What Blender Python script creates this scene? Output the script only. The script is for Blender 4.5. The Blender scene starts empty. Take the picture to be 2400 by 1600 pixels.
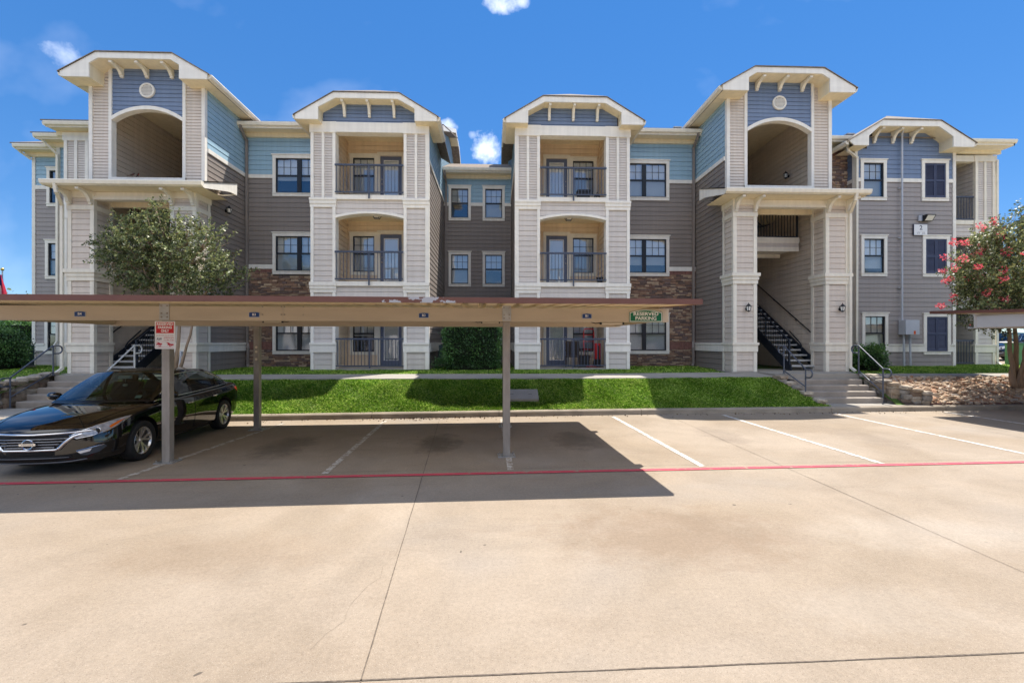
import bpy, bmesh, math, random
import numpy as np
from mathutils import Vector, Matrix
from mathutils.bvhtree import BVHTree
R = math.radians
random.seed(7)
SC = bpy.context.scene
COL = SC.collection

# ------------------------------------------------------------------ camera, sky, sun, exposure
cam_data = bpy.data.cameras.new("camera")
cam = bpy.data.objects.new("camera", cam_data)
COL.objects.link(cam)
cam_data.sensor_width = 36.0
cam_data.lens = 16.005
cam_data.clip_start = 0.05
cam_data.clip_end = 3000
cam.location = (0, 0, 2.0)
cam.rotation_euler = (R(90), 0, R(-2.1))
SC.camera = cam
SC.cycles.diffuse_bounces = 7
SC.view_settings.view_transform = 'Standard'
SC.view_settings.look = 'None'
SC.view_settings.gamma = 1.0
SC.view_settings.exposure = 1.42
SUN_TO = Vector((0.80, 0.89, 2.65)).normalized()
SUN_EL = math.asin(SUN_TO.z)
SUN_AZ = math.atan2(SUN_TO.x, SUN_TO.y)
sun_data = bpy.data.lights.new("sun", 'SUN')
sun_data.energy = 3.3
sun_data.angle = R(0.5)
sun_data.color = (1.0, 0.93, 0.83)
sun = bpy.data.objects.new("sun", sun_data)
COL.objects.link(sun)
sun.location = (20, 24, 60)
sun.rotation_euler = SUN_TO.to_track_quat('Z', 'Y').to_euler()

world = bpy.data.worlds.new("World")
SC.world = world
world.use_nodes = True
def make_world():
    nt = world.node_tree; N = nt.nodes; L = nt.links
    N.clear()
    out = N.new('ShaderNodeOutputWorld'); bg = N.new('ShaderNodeBackground')
    sky = N.new('ShaderNodeTexSky'); sky.sky_type = 'NISHITA'; sky.sun_disc = False
    sky.sun_elevation = SUN_EL; sky.sun_rotation = SUN_AZ
    sky.air_density = 0.6; sky.dust_density = 0.0; sky.ozone_density = 1.0; sky.altitude = 0
    bg.inputs['Strength'].default_value = 0.15
    tc = N.new('ShaderNodeTexCoord')
    def vm(op, a, b=None):
        n = N.new('ShaderNodeVectorMath'); n.operation = op
        for i, s in enumerate((a, b)):
            if s is None: continue
            if isinstance(s, (tuple, Vector)): n.inputs[i].default_value = tuple(s)
            else: L.new(s, n.inputs[i])
        return n.outputs['Value'] if op in ('DOT_PRODUCT', 'LENGTH') else n.outputs['Vector']
    def mt(op, a, b=None, clamp=False):
        n = N.new('ShaderNodeMath'); n.operation = op; n.use_clamp = clamp
        for i, s in enumerate((a, b)):
            if s is None: continue
            if isinstance(s, (int, float)): n.inputs[i].default_value = s
            else: L.new(s, n.inputs[i])
        return n.outputs[0]
    d = tc.outputs['Generated']
    nz = N.new('ShaderNodeTexNoise'); nz.inputs['Scale'].default_value = 26; nz.inputs['Detail'].default_value = 7
    nz.inputs['Roughness'].default_value = 0.62
    L.new(d, nz.inputs['Vector'])
    total = None
    # each cloud: direction it stands in, angular half width and half height, density
    for (cx, cy, cz, w, h, dens) in ((-.0175, .920, .389, .036, .032, 1.0), (-.093, .901, .423, .020, .016, .7),
                               (-.045, .91, .41, .010, .008, .35), (-.615, .676, .405, .026, .020, .5),
                               (.011, .803, .596, .036, .018, .85), (.045, .803, .600, .016, .010, .6),
                               ):
        c = Vector((cx, cy, cz)).normalized()
        r = c.cross(Vector((0, 0, 1))).normalized(); u = r.cross(c)
        a = mt('DIVIDE', vm('DOT_PRODUCT', d, r), w); b = mt('DIVIDE', vm('DOT_PRODUCT', d, u), h)
        q = mt('ADD', mt('MULTIPLY', a, a), mt('MULTIPLY', b, b))
        g = mt('SUBTRACT', 1.0, q)
        g = mt('ADD', g, mt('MULTIPLY', mt('SUBTRACT', nz.outputs['Fac'], 0.5), 3.6))
        g = mt('MULTIPLY', mt('MULTIPLY', g, 0.42, True), dens)
        g = mt('MULTIPLY', g, mt('GREATER_THAN', vm('DOT_PRODUCT', d, c), 0.5))
        total = g if total is None else mt('MAXIMUM', total, g)
    # thin high haze
    mp = N.new('ShaderNodeMapping'); mp.inputs['Scale'].default_value = (1.5, 4.0, 3.0); mp.inputs['Rotation'].default_value = (0.3, 0.5, 0.9)
    L.new(d, mp.inputs['Vector'])
    n2 = N.new('ShaderNodeTexNoise'); n2.inputs['Scale'].default_value = 1.6; n2.inputs['Detail'].default_value = 5
    L.new(mp.outputs['Vector'], n2.inputs['Vector'])
    wisp = mt('MULTIPLY', mt('SUBTRACT', n2.outputs['Fac'], 0.50, True), 0.55)
    total = mt('MAXIMUM', total, wisp)
    # bright broken cumulus added behind the camera, out of view, to fill the facade
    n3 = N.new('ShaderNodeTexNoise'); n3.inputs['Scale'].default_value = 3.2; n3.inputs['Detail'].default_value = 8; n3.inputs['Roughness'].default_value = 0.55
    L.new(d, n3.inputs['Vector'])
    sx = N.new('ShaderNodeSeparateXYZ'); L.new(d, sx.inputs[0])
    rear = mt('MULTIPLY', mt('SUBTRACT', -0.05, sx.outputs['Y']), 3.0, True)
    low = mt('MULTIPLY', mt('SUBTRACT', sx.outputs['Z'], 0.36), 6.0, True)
    fill_clouds = mt('MULTIPLY', mt('MULTIPLY', mt('SUBTRACT', n3.outputs['Fac'], 0.40), 8.0, True), mt('MULTIPLY', rear, low))
    total = mt('MAXIMUM', total, fill_clouds)
    sep = N.new('ShaderNodeSeparateColor'); sep.mode = 'HSV'; L.new(sky.outputs['Color'], sep.inputs[0])
    cmb = N.new('ShaderNodeCombineColor'); cmb.mode = 'HSV'
    L.new(sep.outputs[0], cmb.inputs[0])
    L.new(mt('MULTIPLY', sep.outputs[1], 1.29, True), cmb.inputs[1])
    L.new(mt('MULTIPLY', mt('POWER', sep.outputs[2], 0.42), 1.15), cmb.inputs[2])
    class H: outputs = {'Color': cmb.outputs[0]}
    hsv = H
    mix = N.new('ShaderNodeMix'); mix.data_type = 'RGBA'
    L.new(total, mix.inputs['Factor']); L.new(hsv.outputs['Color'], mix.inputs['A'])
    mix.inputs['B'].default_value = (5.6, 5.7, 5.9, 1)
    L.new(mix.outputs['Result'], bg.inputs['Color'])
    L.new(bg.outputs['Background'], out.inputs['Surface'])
make_world()

# ------------------------------------------------------------------ helpers
def tag(o, label=None, cat=None, group=None, kind=None):
    if label: o['label'] = label
    if cat: o['category'] = cat
    if group: o['group'] = group
    if kind: o['kind'] = kind
    return o
def empty(name, loc, rz=0.0, label=None, cat=None, group=None):
    o = bpy.data.objects.new(name, None); COL.objects.link(o)
    o.empty_display_size = 0.2
    o.location = loc; o.rotation_euler = (0, 0, rz)
    return tag(o, label, cat, group)
def copy_tree(o, parent=None):
    c = o.copy(); COL.objects.link(c)
    if parent is not None: c.parent = parent
    for ch in list(o.children): copy_tree(ch, c)
    return c

class MB:
    def __init__(self):
        self.v = []; self.f = []; self.m = []
    def add(self, vs, fs, mi=0):
        b = len(self.v); self.v += [tuple(p) for p in vs]
        self.f += [tuple(i + b for i in f) for f in fs]; self.m += [mi] * len(fs)
        return self
    def quad(self, a, b, c, d, mi=0): return self.add((a, b, c, d), ((0, 1, 2, 3),), mi)
    def box(self, x0, x1, y0, y1, z0, z1, mi=0):
        return self.add([(x0,y0,z0),(x1,y0,z0),(x1,y1,z0),(x0,y1,z0),(x0,y0,z1),(x1,y0,z1),(x1,y1,z1),(x0,y1,z1)],
                        [(0,3,2,1),(4,5,6,7),(0,1,5,4),(1,2,6,5),(2,3,7,6),(3,0,4,7)], mi)
    def prism(self, poly, axis, a, b, mi=0):
        n = len(poly)
        ar = sum(poly[i][0]*poly[(i+1)%n][1]-poly[(i+1)%n][0]*poly[i][1] for i in range(n))
        if ar < 0: poly = poly[::-1]
        if axis == 'y': f = lambda p, t: (p[0], t, p[1])
        elif axis == 'x': f = lambda p, t: (t, p[0], p[1])
        else: f = lambda p, t: (p[0], p[1], t)
        vs = [f(p, a) for p in poly] + [f(p, b) for p in poly]
        fs = [tuple(range(n)), tuple(range(2*n-1, n-1, -1))]
        fs += [(i, i+n, (i+1) % n + n, (i+1) % n) for i in range(n)]
        if axis != 'y': fs = [q[::-1] for q in fs]
        if b < a: fs = [q[::-1] for q in fs]
        return self.add(vs, fs, mi)
    def tube(self, pts, r, n=8, mi=0, closed=False):
        pts = [Vector(p) for p in pts]; k = len(pts)
        rs = r if isinstance(r, (list, tuple)) else [r]*k
        vs = []; up = None
        for i, p in enumerate(pts):
            if closed: t = (pts[(i+1) % k]-pts[i-1]).normalized()
            else: t = (pts[min(i+1, k-1)]-pts[max(i-1, 0)]).normalized()
            if up is None:
                up = Vector((0, 0, 1)) if abs(t.z) < 0.9 else Vector((1, 0, 0))
            s = t.cross(up).normalized(); up = s.cross(t).normalized()
            for j in range(n):
                a = 2*math.pi*j/n
                vs.append(p+(s*math.cos(a)+up*math.sin(a))*rs[i])
        fs = []
        for i in range(k if closed else k-1):
            i2 = (i+1) % k
            for j in range(n):
                j2 = (j+1) % n
                fs.append((i*n+j, i*n+j2, i2*n+j2, i2*n+j))
        if not closed:
            fs.append(tuple(range(n-1, -1, -1))); fs.append(tuple((k-1)*n+j for j in range(n)))
        return self.add(vs, fs, mi)
    def bar(self, p0, p1, w, h, mi=0):
        """rectangular bar from p0 to p1, w across (horizontal), h up"""
        p0 = Vector(p0); p1 = Vector(p1); t = (p1-p0).normalized()
        up = Vector((0, 0, 1)) if abs(t.z) < 0.95 else Vector((0, 1, 0))
        s = t.cross(up).normalized(); u = s.cross(t)
        vs = []
        for p in (p0, p1):
            for (a, b) in ((-1,-1),(1,-1),(1,1),(-1,1)): vs.append(p+s*(a*w/2)+u*(b*h/2))
        return self.add(vs, [(0,1,2,3),(7,6,5,4),(0,4,5,1),(1,5,6,2),(2,6,7,3),(3,7,4,0)], mi)
    def lathe(self, prof, c, axis='z', n=20, mi=0):
        vs = []; fs = []; k = len(prof)
        for (r, h) in prof:
            for j in range(n):
                a = 2*math.pi*j/n; x, y = r*math.cos(a), r*math.sin(a)
                if axis == 'z': p = (c[0]+x, c[1]+y, c[2]+h)
                elif axis == 'y': p = (c[0]+x, c[1]+h, c[2]+y)
                else: p = (c[0]+h, c[1]+x, c[2]+y)
                vs.append(p)
        for i in range(k-1):
            for j in range(n):
                j2 = (j+1) % n; fs.append((i*n+j, i*n+j2, (i+1)*n+j2, (i+1)*n+j))
        return self.add(vs, fs, mi)
    def grid(self, fn, nu, nv, mi=0, flip=False):
        vs = [fn(i/nu, j/nv) for i in range(nu+1) for j in range(nv+1)]
        fs = []
        for i in range(nu):
            for j in range(nv):
                a = i*(nv+1)+j; q = (a, a+1, a+nv+2, a+nv+1)
                fs.append(q[::-1] if flip else q)
        return self.add(vs, fs, mi)
    def build(self, name, mats, parent=None, off=(0,0,0), smooth=False, bevel=0.0):
        if not self.v: return None
        me = bpy.data.meshes.new(name)
        ox, oy, oz = off
        me.from_pydata([(x-ox, y-oy, z-oz) for x, y, z in self.v], [], self.f)
        if not isinstance(mats, (list, tuple)): mats = [mats]
        for m in mats: me.materials.append(m)
        if len(mats) > 1: me.polygons.foreach_set('material_index', self.m)
        if smooth: me.polygons.foreach_set('use_smooth', [True]*len(me.polygons))
        me.update()
        o = bpy.data.objects.new(name, me); COL.objects.link(o)
        if parent is not None: o.parent = parent
        if bevel:
            b = o.modifiers.new('bevel', 'BEVEL'); b.width = bevel; b.segments = 2; b.limit_method = 'ANGLE'; b.angle_limit = R(40)
        return o
def np_mesh(name, verts, faces_n, mats, parent=None, mat_idx=None, smooth=False):
    """verts (N,3) float array, faces as (F,k) int array"""
    me = bpy.data.meshes.new(name)
    F, k = faces_n.shape
    me.vertices.add(len(verts)); me.vertices.foreach_set('co', np.ascontiguousarray(verts, dtype=np.float32).ravel())
    me.loops.add(F*k); me.loops.foreach_set('vertex_index', np.ascontiguousarray(faces_n, dtype=np.int32).ravel())
    me.polygons.add(F); me.polygons.foreach_set('loop_start', np.arange(0, F*k, k, dtype=np.int32))
    try: me.polygons.foreach_set('loop_total', np.full(F, k, dtype=np.int32))
    except Exception: pass
    for m in (mats if isinstance(mats, (list, tuple)) else [mats]): me.materials.append(m)
    if mat_idx is not None: me.polygons.foreach_set('material_index', np.ascontiguousarray(mat_idx, dtype=np.int32))
    if smooth: me.polygons.foreach_set('use_smooth', np.ones(F, dtype=bool))
    me.update(calc_edges=True); me.validate()
    o = bpy.data.objects.new(name, me); COL.objects.link(o)
    if parent is not None: o.parent = parent
    return o
def text_mesh(name, s, size, mat, parent=None, loc=(0,0,0), rot=(0,0,0), bold=0.0, width=None, depth=0.002, sx=1.0):
    cu = bpy.data.curves.new(name, 'FONT'); cu.body = s; cu.size = size
    cu.align_x = 'CENTER'; cu.align_y = 'CENTER'; cu.extrude = depth; cu.offset = bold; cu.resolution_u = 3
    t = bpy.data.objects.new(name+'_src', cu); COL.objects.link(t)
    dg = bpy.context.evaluated_depsgraph_get(); dg.update()
    me = bpy.data.meshes.new_from_object(t.evaluated_get(dg))
    bpy.data.objects.remove(t); bpy.data.curves.remove(cu)
    if width and len(me.vertices):
        xs = [v.co.x for v in me.vertices]; k = width/(max(xs)-min(xs)); sx *= k
    for v in me.vertices: v.co.x *= sx
    me.materials.clear(); me.materials.append(mat); me.name = name
    o = bpy.data.objects.new(name, me); COL.objects.link(o)
    o.location = loc; o.rotation_euler = rot
    if parent is not None: o.parent = parent
    return o

# ------------------------------------------------------------------ materials
def srgb(r, g, b):
    f = lambda c: (c/255/12.92) if c/255 <= 0.04045 else ((c/255+0.055)/1.055)**2.4
    return (f(r), f(g), f(b))
def pm(name, col, rough=0.6, var=0.10, scale=2.5, bump=0.0, bscale=60, spec=0.4, metal=0.0, stretch=(1,1,1), fine=0.0, coat=0.0, trans=0.0, weather=0.0):
    m = bpy.data.materials.new(name); m.use_nodes = True
    nt = m.node_tree; N = nt.nodes; L = nt.links
    p = N['Principled BSDF']
    p.inputs['Roughness'].default_value = rough; p.inputs['Metallic'].default_value = metal
    p.inputs['Specular IOR Level'].default_value = spec
    if coat: p.inputs['Coat Weight'].default_value = coat; p.inputs['Coat IOR'].default_value = 1.62; p.inputs['Coat Roughness'].default_value = 0.02
    tc = N.new('ShaderNodeTexCoord'); mp = N.new('ShaderNodeMapping'); mp.inputs['Scale'].default_value = stretch
    L.new(tc.outputs['Object'], mp.inputs['Vector'])
    nz = N.new('ShaderNodeTexNoise'); nz.inputs['Scale'].default_value = scale; nz.inputs['Detail'].default_value = 6
    L.new(mp.outputs['Vector'], nz.inputs['Vector'])
    rp = N.new('ShaderNodeMapRange'); rp.inputs['From Min'].default_value = 0.25; rp.inputs['From Max'].default_value = 0.75
    rp.inputs['To Min'].default_value = 1-var; rp.inputs['To Max'].default_value = 1+var
    L.new(nz.outputs['Fac'], rp.inputs['Value'])
    fac = rp.outputs['Result']
    if fine:
        n3 = N.new('ShaderNodeTexNoise'); n3.inputs['Scale'].default_value = 90; n3.inputs['Detail'].default_value = 3
        L.new(tc.outputs['Object'], n3.inputs['Vector'])
        r3 = N.new('ShaderNodeMapRange'); r3.inputs['From Min'].default_value = 0.3; r3.inputs['From Max'].default_value = 0.7
        r3.inputs['To Min'].default_value = 1-fine; r3.inputs['To Max'].default_value = 1+fine
        L.new(n3.outputs['Fac'], r3.inputs['Value'])
        mu = N.new('ShaderNodeMath'); mu.operation = 'MULTIPLY'; L.new(fac, mu.inputs[0]); L.new(r3.outputs['Result'], mu.inputs[1]); fac = mu.outputs[0]
    if weather:
        m4 = N.new('ShaderNodeMapping'); m4.inputs['Scale'].default_value = (5, 5, .22); L.new(tc.outputs['Object'], m4.inputs[0])
        n4 = N.new('ShaderNodeTexNoise'); n4.inputs['Scale'].default_value = 1.6; n4.inputs['Detail'].default_value = 5; L.new(m4.outputs[0], n4.inputs['Vector'])
        r4 = N.new('ShaderNodeMapRange'); r4.inputs['From Min'].default_value = 0.35; r4.inputs['From Max'].default_value = 0.7
        r4.inputs['To Min'].default_value = 1+weather*.5; r4.inputs['To Max'].default_value = 1-weather; L.new(n4.outputs['Fac'], r4.inputs['Value'])
        m5 = N.new('ShaderNodeMath'); m5.operation = 'MULTIPLY'; L.new(fac, m5.inputs[0]); L.new(r4.outputs['Result'], m5.inputs[1]); fac = m5.outputs[0]
    vs = N.new('ShaderNodeVectorMath'); vs.operation = 'SCALE'; vs.inputs[0].default_value = col
    L.new(fac, vs.inputs['Scale'])
    L.new(vs.outputs['Vector'], p.inputs['Base Color'])
    if bump:
        nb = N.new('ShaderNodeTexNoise'); nb.inputs['Scale'].default_value = bscale; nb.inputs['Detail'].default_value = 4
        L.new(mp.outputs['Vector'], nb.inputs['Vector'])
        bp = N.new('ShaderNodeBump'); bp.inputs['Strength'].default_value = bump; bp.inputs['Distance'].default_value = 0.01
        L.new(nb.outputs['Fac'], bp.inputs['Height']); L.new(bp.outputs['Normal'], p.inputs['Normal'])
    if trans:
        tr = N.new('ShaderNodeBsdfTranslucent'); L.new(vs.outputs['Vector'], tr.inputs['Color'])
        mx = N.new('ShaderNodeMixShader'); mx.inputs[0].default_value = trans
        L.new(p.outputs[0], mx.inputs[1]); L.new(tr.outputs[0], mx.inputs[2])
        L.new(mx.outputs[0], N['Material Output'].inputs['Surface'])
    return m
M = {}
def paint(key, rgb, **k):
    a = dict(rough=0.55, var=0.065, scale=1.3, stretch=(0.5, 0.5, 4.0), bump=0.08, bscale=40, spec=0.35, fine=0.03, weather=0.07); a.update(k)
    M[key] = pm(key, rgb, **a)
paint('trim_white', (0.80, 0.77, 0.705))
paint('trim_cream', (0.78, 0.735, 0.63))
paint('siding_beige', (0.585, 0.54, 0.50))
paint('siding_warm', (0.625, 0.55, 0.475))
paint('siding_brown', (0.245, 0.213, 0.192))
paint('siding_taupe', (0.315, 0.285, 0.275))
paint('siding_blue', (0.30, 0.455, 0.565))
paint('siding_steel', (0.165, 0.225, 0.345))
paint('stair_wall', (0.68, 0.60, 0.51))
paint('porch_wall', (0.72, 0.58, 0.42), stretch=(1,1,1))
paint('soffit', (0.80, 0.70, 0.50), stretch=(1,1,1))
paint('rail_paint', (0.062, 0.076, 0.115), rough=0.45, stretch=(1,1,1))
paint('door_paint', (0.125, 0.15, 0.225), rough=0.45, stretch=(1,1,1))
paint('shutter_paint', (0.052, 0.062, 0.115), rough=0.5, stretch=(1,1,1))
paint('stair_steel', (0.020, 0.027, 0.042), rough=0.45, stretch=(1,1,1))
paint('window_frame', (0.018, 0.021, 0.028), rough=0.4, stretch=(1,1,1))
M['black_metal'] = pm('black_metal', (0.012, 0.013, 0.016), rough=0.45)
M['galv'] = pm('galvanised_steel', (0.42, 0.43, 0.44), rough=0.42, var=0.22, scale=6, metal=0.6, bump=0.05)
M['post_steel'] = pm('post_steel', (0.34, 0.31, 0.28), rough=0.5, var=0.25, scale=4, metal=0.35, stretch=(2,2,0.6))
M['grey_metal'] = pm('grey_metal', (0.47, 0.50, 0.56), rough=0.4, var=0.05)
M['beam_tan'] = pm('beam_tan', (0.50, 0.425, 0.33), rough=0.6, var=0.10, scale=2.0, stretch=(0.6,1,3), fine=0.04)
M['deck_tan'] = pm('deck_tan', (0.80, 0.67, 0.44), rough=0.5, var=0.08, scale=2.0)
M['beam_grey'] = pm('beam_grey', (0.50, 0.50, 0.50), rough=0.6, var=0.08, scale=2.0)
M['tube_cream'] = pm('tube_cream', (0.62, 0.55, 0.43), rough=0.4)
def maroon():
    m = pm('maroon_trim', (0.15, 0.066, 0.052), rough=0.5, var=0.12, scale=3)
    nt = m.node_tree; N = nt.nodes; L = nt.links; p = N['Principled BSDF']
    src = p.inputs['Base Color'].links[0].from_socket
    tc = N.new('ShaderNodeTexCoord')
    sx = N.new('ShaderNodeSeparateXYZ'); L.new(tc.outputs['Object'], sx.inputs[0])
    nz = N.new('ShaderNodeTexNoise'); nz.inputs['Scale'].default_value = 5.5; nz.inputs['Detail'].default_value = 5; L.new(tc.outputs['Object'], nz.inputs['Vector'])
    # peeled paint gathers on one stretch of the fascia
    w = N.new('ShaderNodeMath'); w.operation = 'SUBTRACT'; L.new(sx.outputs['X'], w.inputs[0]); w.inputs[1].default_value = 4.45
    w2 = N.new('ShaderNodeMath'); w2.operation = 'ABSOLUTE'; L.new(w.outputs[0], w2.inputs[0])
    mr = N.new('ShaderNodeMapRange'); mr.inputs['From Min'].default_value = 0.3; mr.inputs['From Max'].default_value = 1.5
    mr.inputs['To Min'].default_value = 0.48; mr.inputs['To Max'].default_value = 0.90; L.new(w2.outputs[0], mr.inputs['Value'])
    gt = N.new('ShaderNodeMath'); gt.operation = 'GREATER_THAN'; L.new(nz.outputs['Fac'], gt.inputs[0]); L.new(mr.outputs['Result'], gt.inputs[1])
    mx = N.new('ShaderNodeMix'); mx.data_type = 'RGBA'; L.new(gt.outputs[0], mx.inputs['Factor']); L.new(src, mx.inputs['A'])
    mx.inputs['B'].default_value = (0.40, 0.40, 0.43, 1); L.new(mx.outputs['Result'], p.inputs['Base Color'])
    return m
M['maroon'] = maroon()
M['shingle'] = pm('shingle', (0.20, 0.165, 0.135), rough=0.9, var=0.35, scale=9, bump=0.4, bscale=30)
M['concrete'] = pm('concrete', (0.30, 0.28, 0.25), rough=0.85, var=0.14, scale=1.6, bump=0.15, bscale=50, fine=0.08, spec=0.2)
M['concrete_step'] = pm('concrete_step', (0.29, 0.255, 0.22), rough=0.85, var=0.2, scale=2.5, bump=0.2, bscale=40, fine=0.10, spec=0.2)
M['kerb'] = pm('kerb', (0.285, 0.245, 0.195), rough=0.85, var=0.28, scale=2.2, bump=0.2, bscale=40, fine=0.10, spec=0.2, stretch=(1,1,2))
M['tread'] = pm('tread_concrete', (0.50, 0.50, 0.49), rough=0.8, var=0.1)
M['white'] = pm('white_enamel', (0.78, 0.78, 0.78), rough=0.4, var=0.02)
M['lamp_glass'] = pm('lamp_glass', (0.80, 0.79, 0.74), rough=0.3, var=0.02)
M['chrome'] = pm('chrome', (0.80, 0.81, 0.83), rough=0.08, var=0.02, metal=1.0)
M['mulch'] = pm('mulch', (0.10, 0.07, 0.05), rough=0.95, var=0.4, scale=20, bump=0.5)
def glass(name, tint, ior=1.75, rough=0.02, see=0.6):
    m = bpy.data.materials.new(name); m.use_nodes = True
    nt = m.node_tree; N = nt.nodes; L = nt.links; N.remove(N['Principled BSDF'])
    out = N['Material Output']
    tr = N.new('ShaderNodeBsdfTransparent'); tr.inputs[0].default_value = (see*tint[0], see*tint[1], see*tint[2], 1)
    gl = N.new('ShaderNodeBsdfGlossy'); gl.inputs['Roughness'].default_value = rough; gl.inputs['Color'].default_value = (0.95, 0.97, 1, 1)
    # reflectance the same from both sides of the pane
    ge = N.new('ShaderNodeNewGeometry'); dt = N.new('ShaderNodeVectorMath'); dt.operation = 'DOT_PRODUCT'
    L.new(ge.outputs['Normal'], dt.inputs[0]); L.new(ge.outputs['Incoming'], dt.inputs[1])
    def m_(op, a, b):
        n = N.new('ShaderNodeMath'); n.operation = op
        for i, q in enumerate((a, b)):
            if isinstance(q, (int, float)): n.inputs[i].default_value = q
            else: L.new(q, n.inputs[i])
        return n.outputs[0]
    f0 = ((ior-1)/(ior+1))**2
    fac = m_('ADD', f0, m_('MULTIPLY', 1-f0, m_('POWER', m_('SUBTRACT', 1.0, m_('ABSOLUTE', dt.outputs['Value'], 0.0)), 5.0)))
    # panes are never perfectly flat: a slow wobble in the reflections
    tc = N.new('ShaderNodeTexCoord'); nz = N.new('ShaderNodeTexNoise'); nz.inputs['Scale'].default_value = 1.7; nz.inputs['Detail'].default_value = 1
    L.new(tc.outputs['Object'], nz.inputs['Vector'])
    bp = N.new('ShaderNodeBump'); bp.inputs['Strength'].default_value = 0.10; bp.inputs['Distance'].default_value = 0.05
    L.new(nz.outputs['Fac'], bp.inputs['Height']); L.new(bp.outputs['Normal'], gl.inputs['Normal'])
    mx = N.new('ShaderNodeMixShader'); L.new(fac, mx.inputs[0]); L.new(tr.outputs[0], mx.inputs[1]); L.new(gl.outputs[0], mx.inputs[2])
    L.new(mx.outputs[0], out.inputs['Surface'])
    return m
M['glass'] = glass('window_glass', (0.96, 0.99, 1.0), ior=2.9, see=1.0)
M['screen_glass'] = glass('screened_glass', (0.88, 0.95, 1.0), ior=2.4, rough=0.06, see=0.78)
M['blind'] = pm('blind_fabric', (0.86, 0.86, 0.84), rough=0.6, var=0.04)
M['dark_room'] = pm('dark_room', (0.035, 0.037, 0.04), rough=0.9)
STONE = [pm('ledge_stone_%s' % n, c, rough=0.9, var=0.22, scale=14, bump=0.5, bscale=45, spec=0.2) for n, c in
         (('tan', (0.41,0.305,0.215)), ('rust', (0.34,0.215,0.145)), ('brown', (0.24,0.15,0.11)), ('umber', (0.155,0.115,0.10)), ('buff', (0.52,0.385,0.27)), ('plum', (0.20,0.145,0.13)))]
M['brick'] = pm('soldier_brick', (0.22, 0.11, 0.09), rough=0.9, var=0.25, scale=9, bump=0.3)
M['mortar'] = pm('mortar', (0.12, 0.10, 0.085), rough=0.95)
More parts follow.
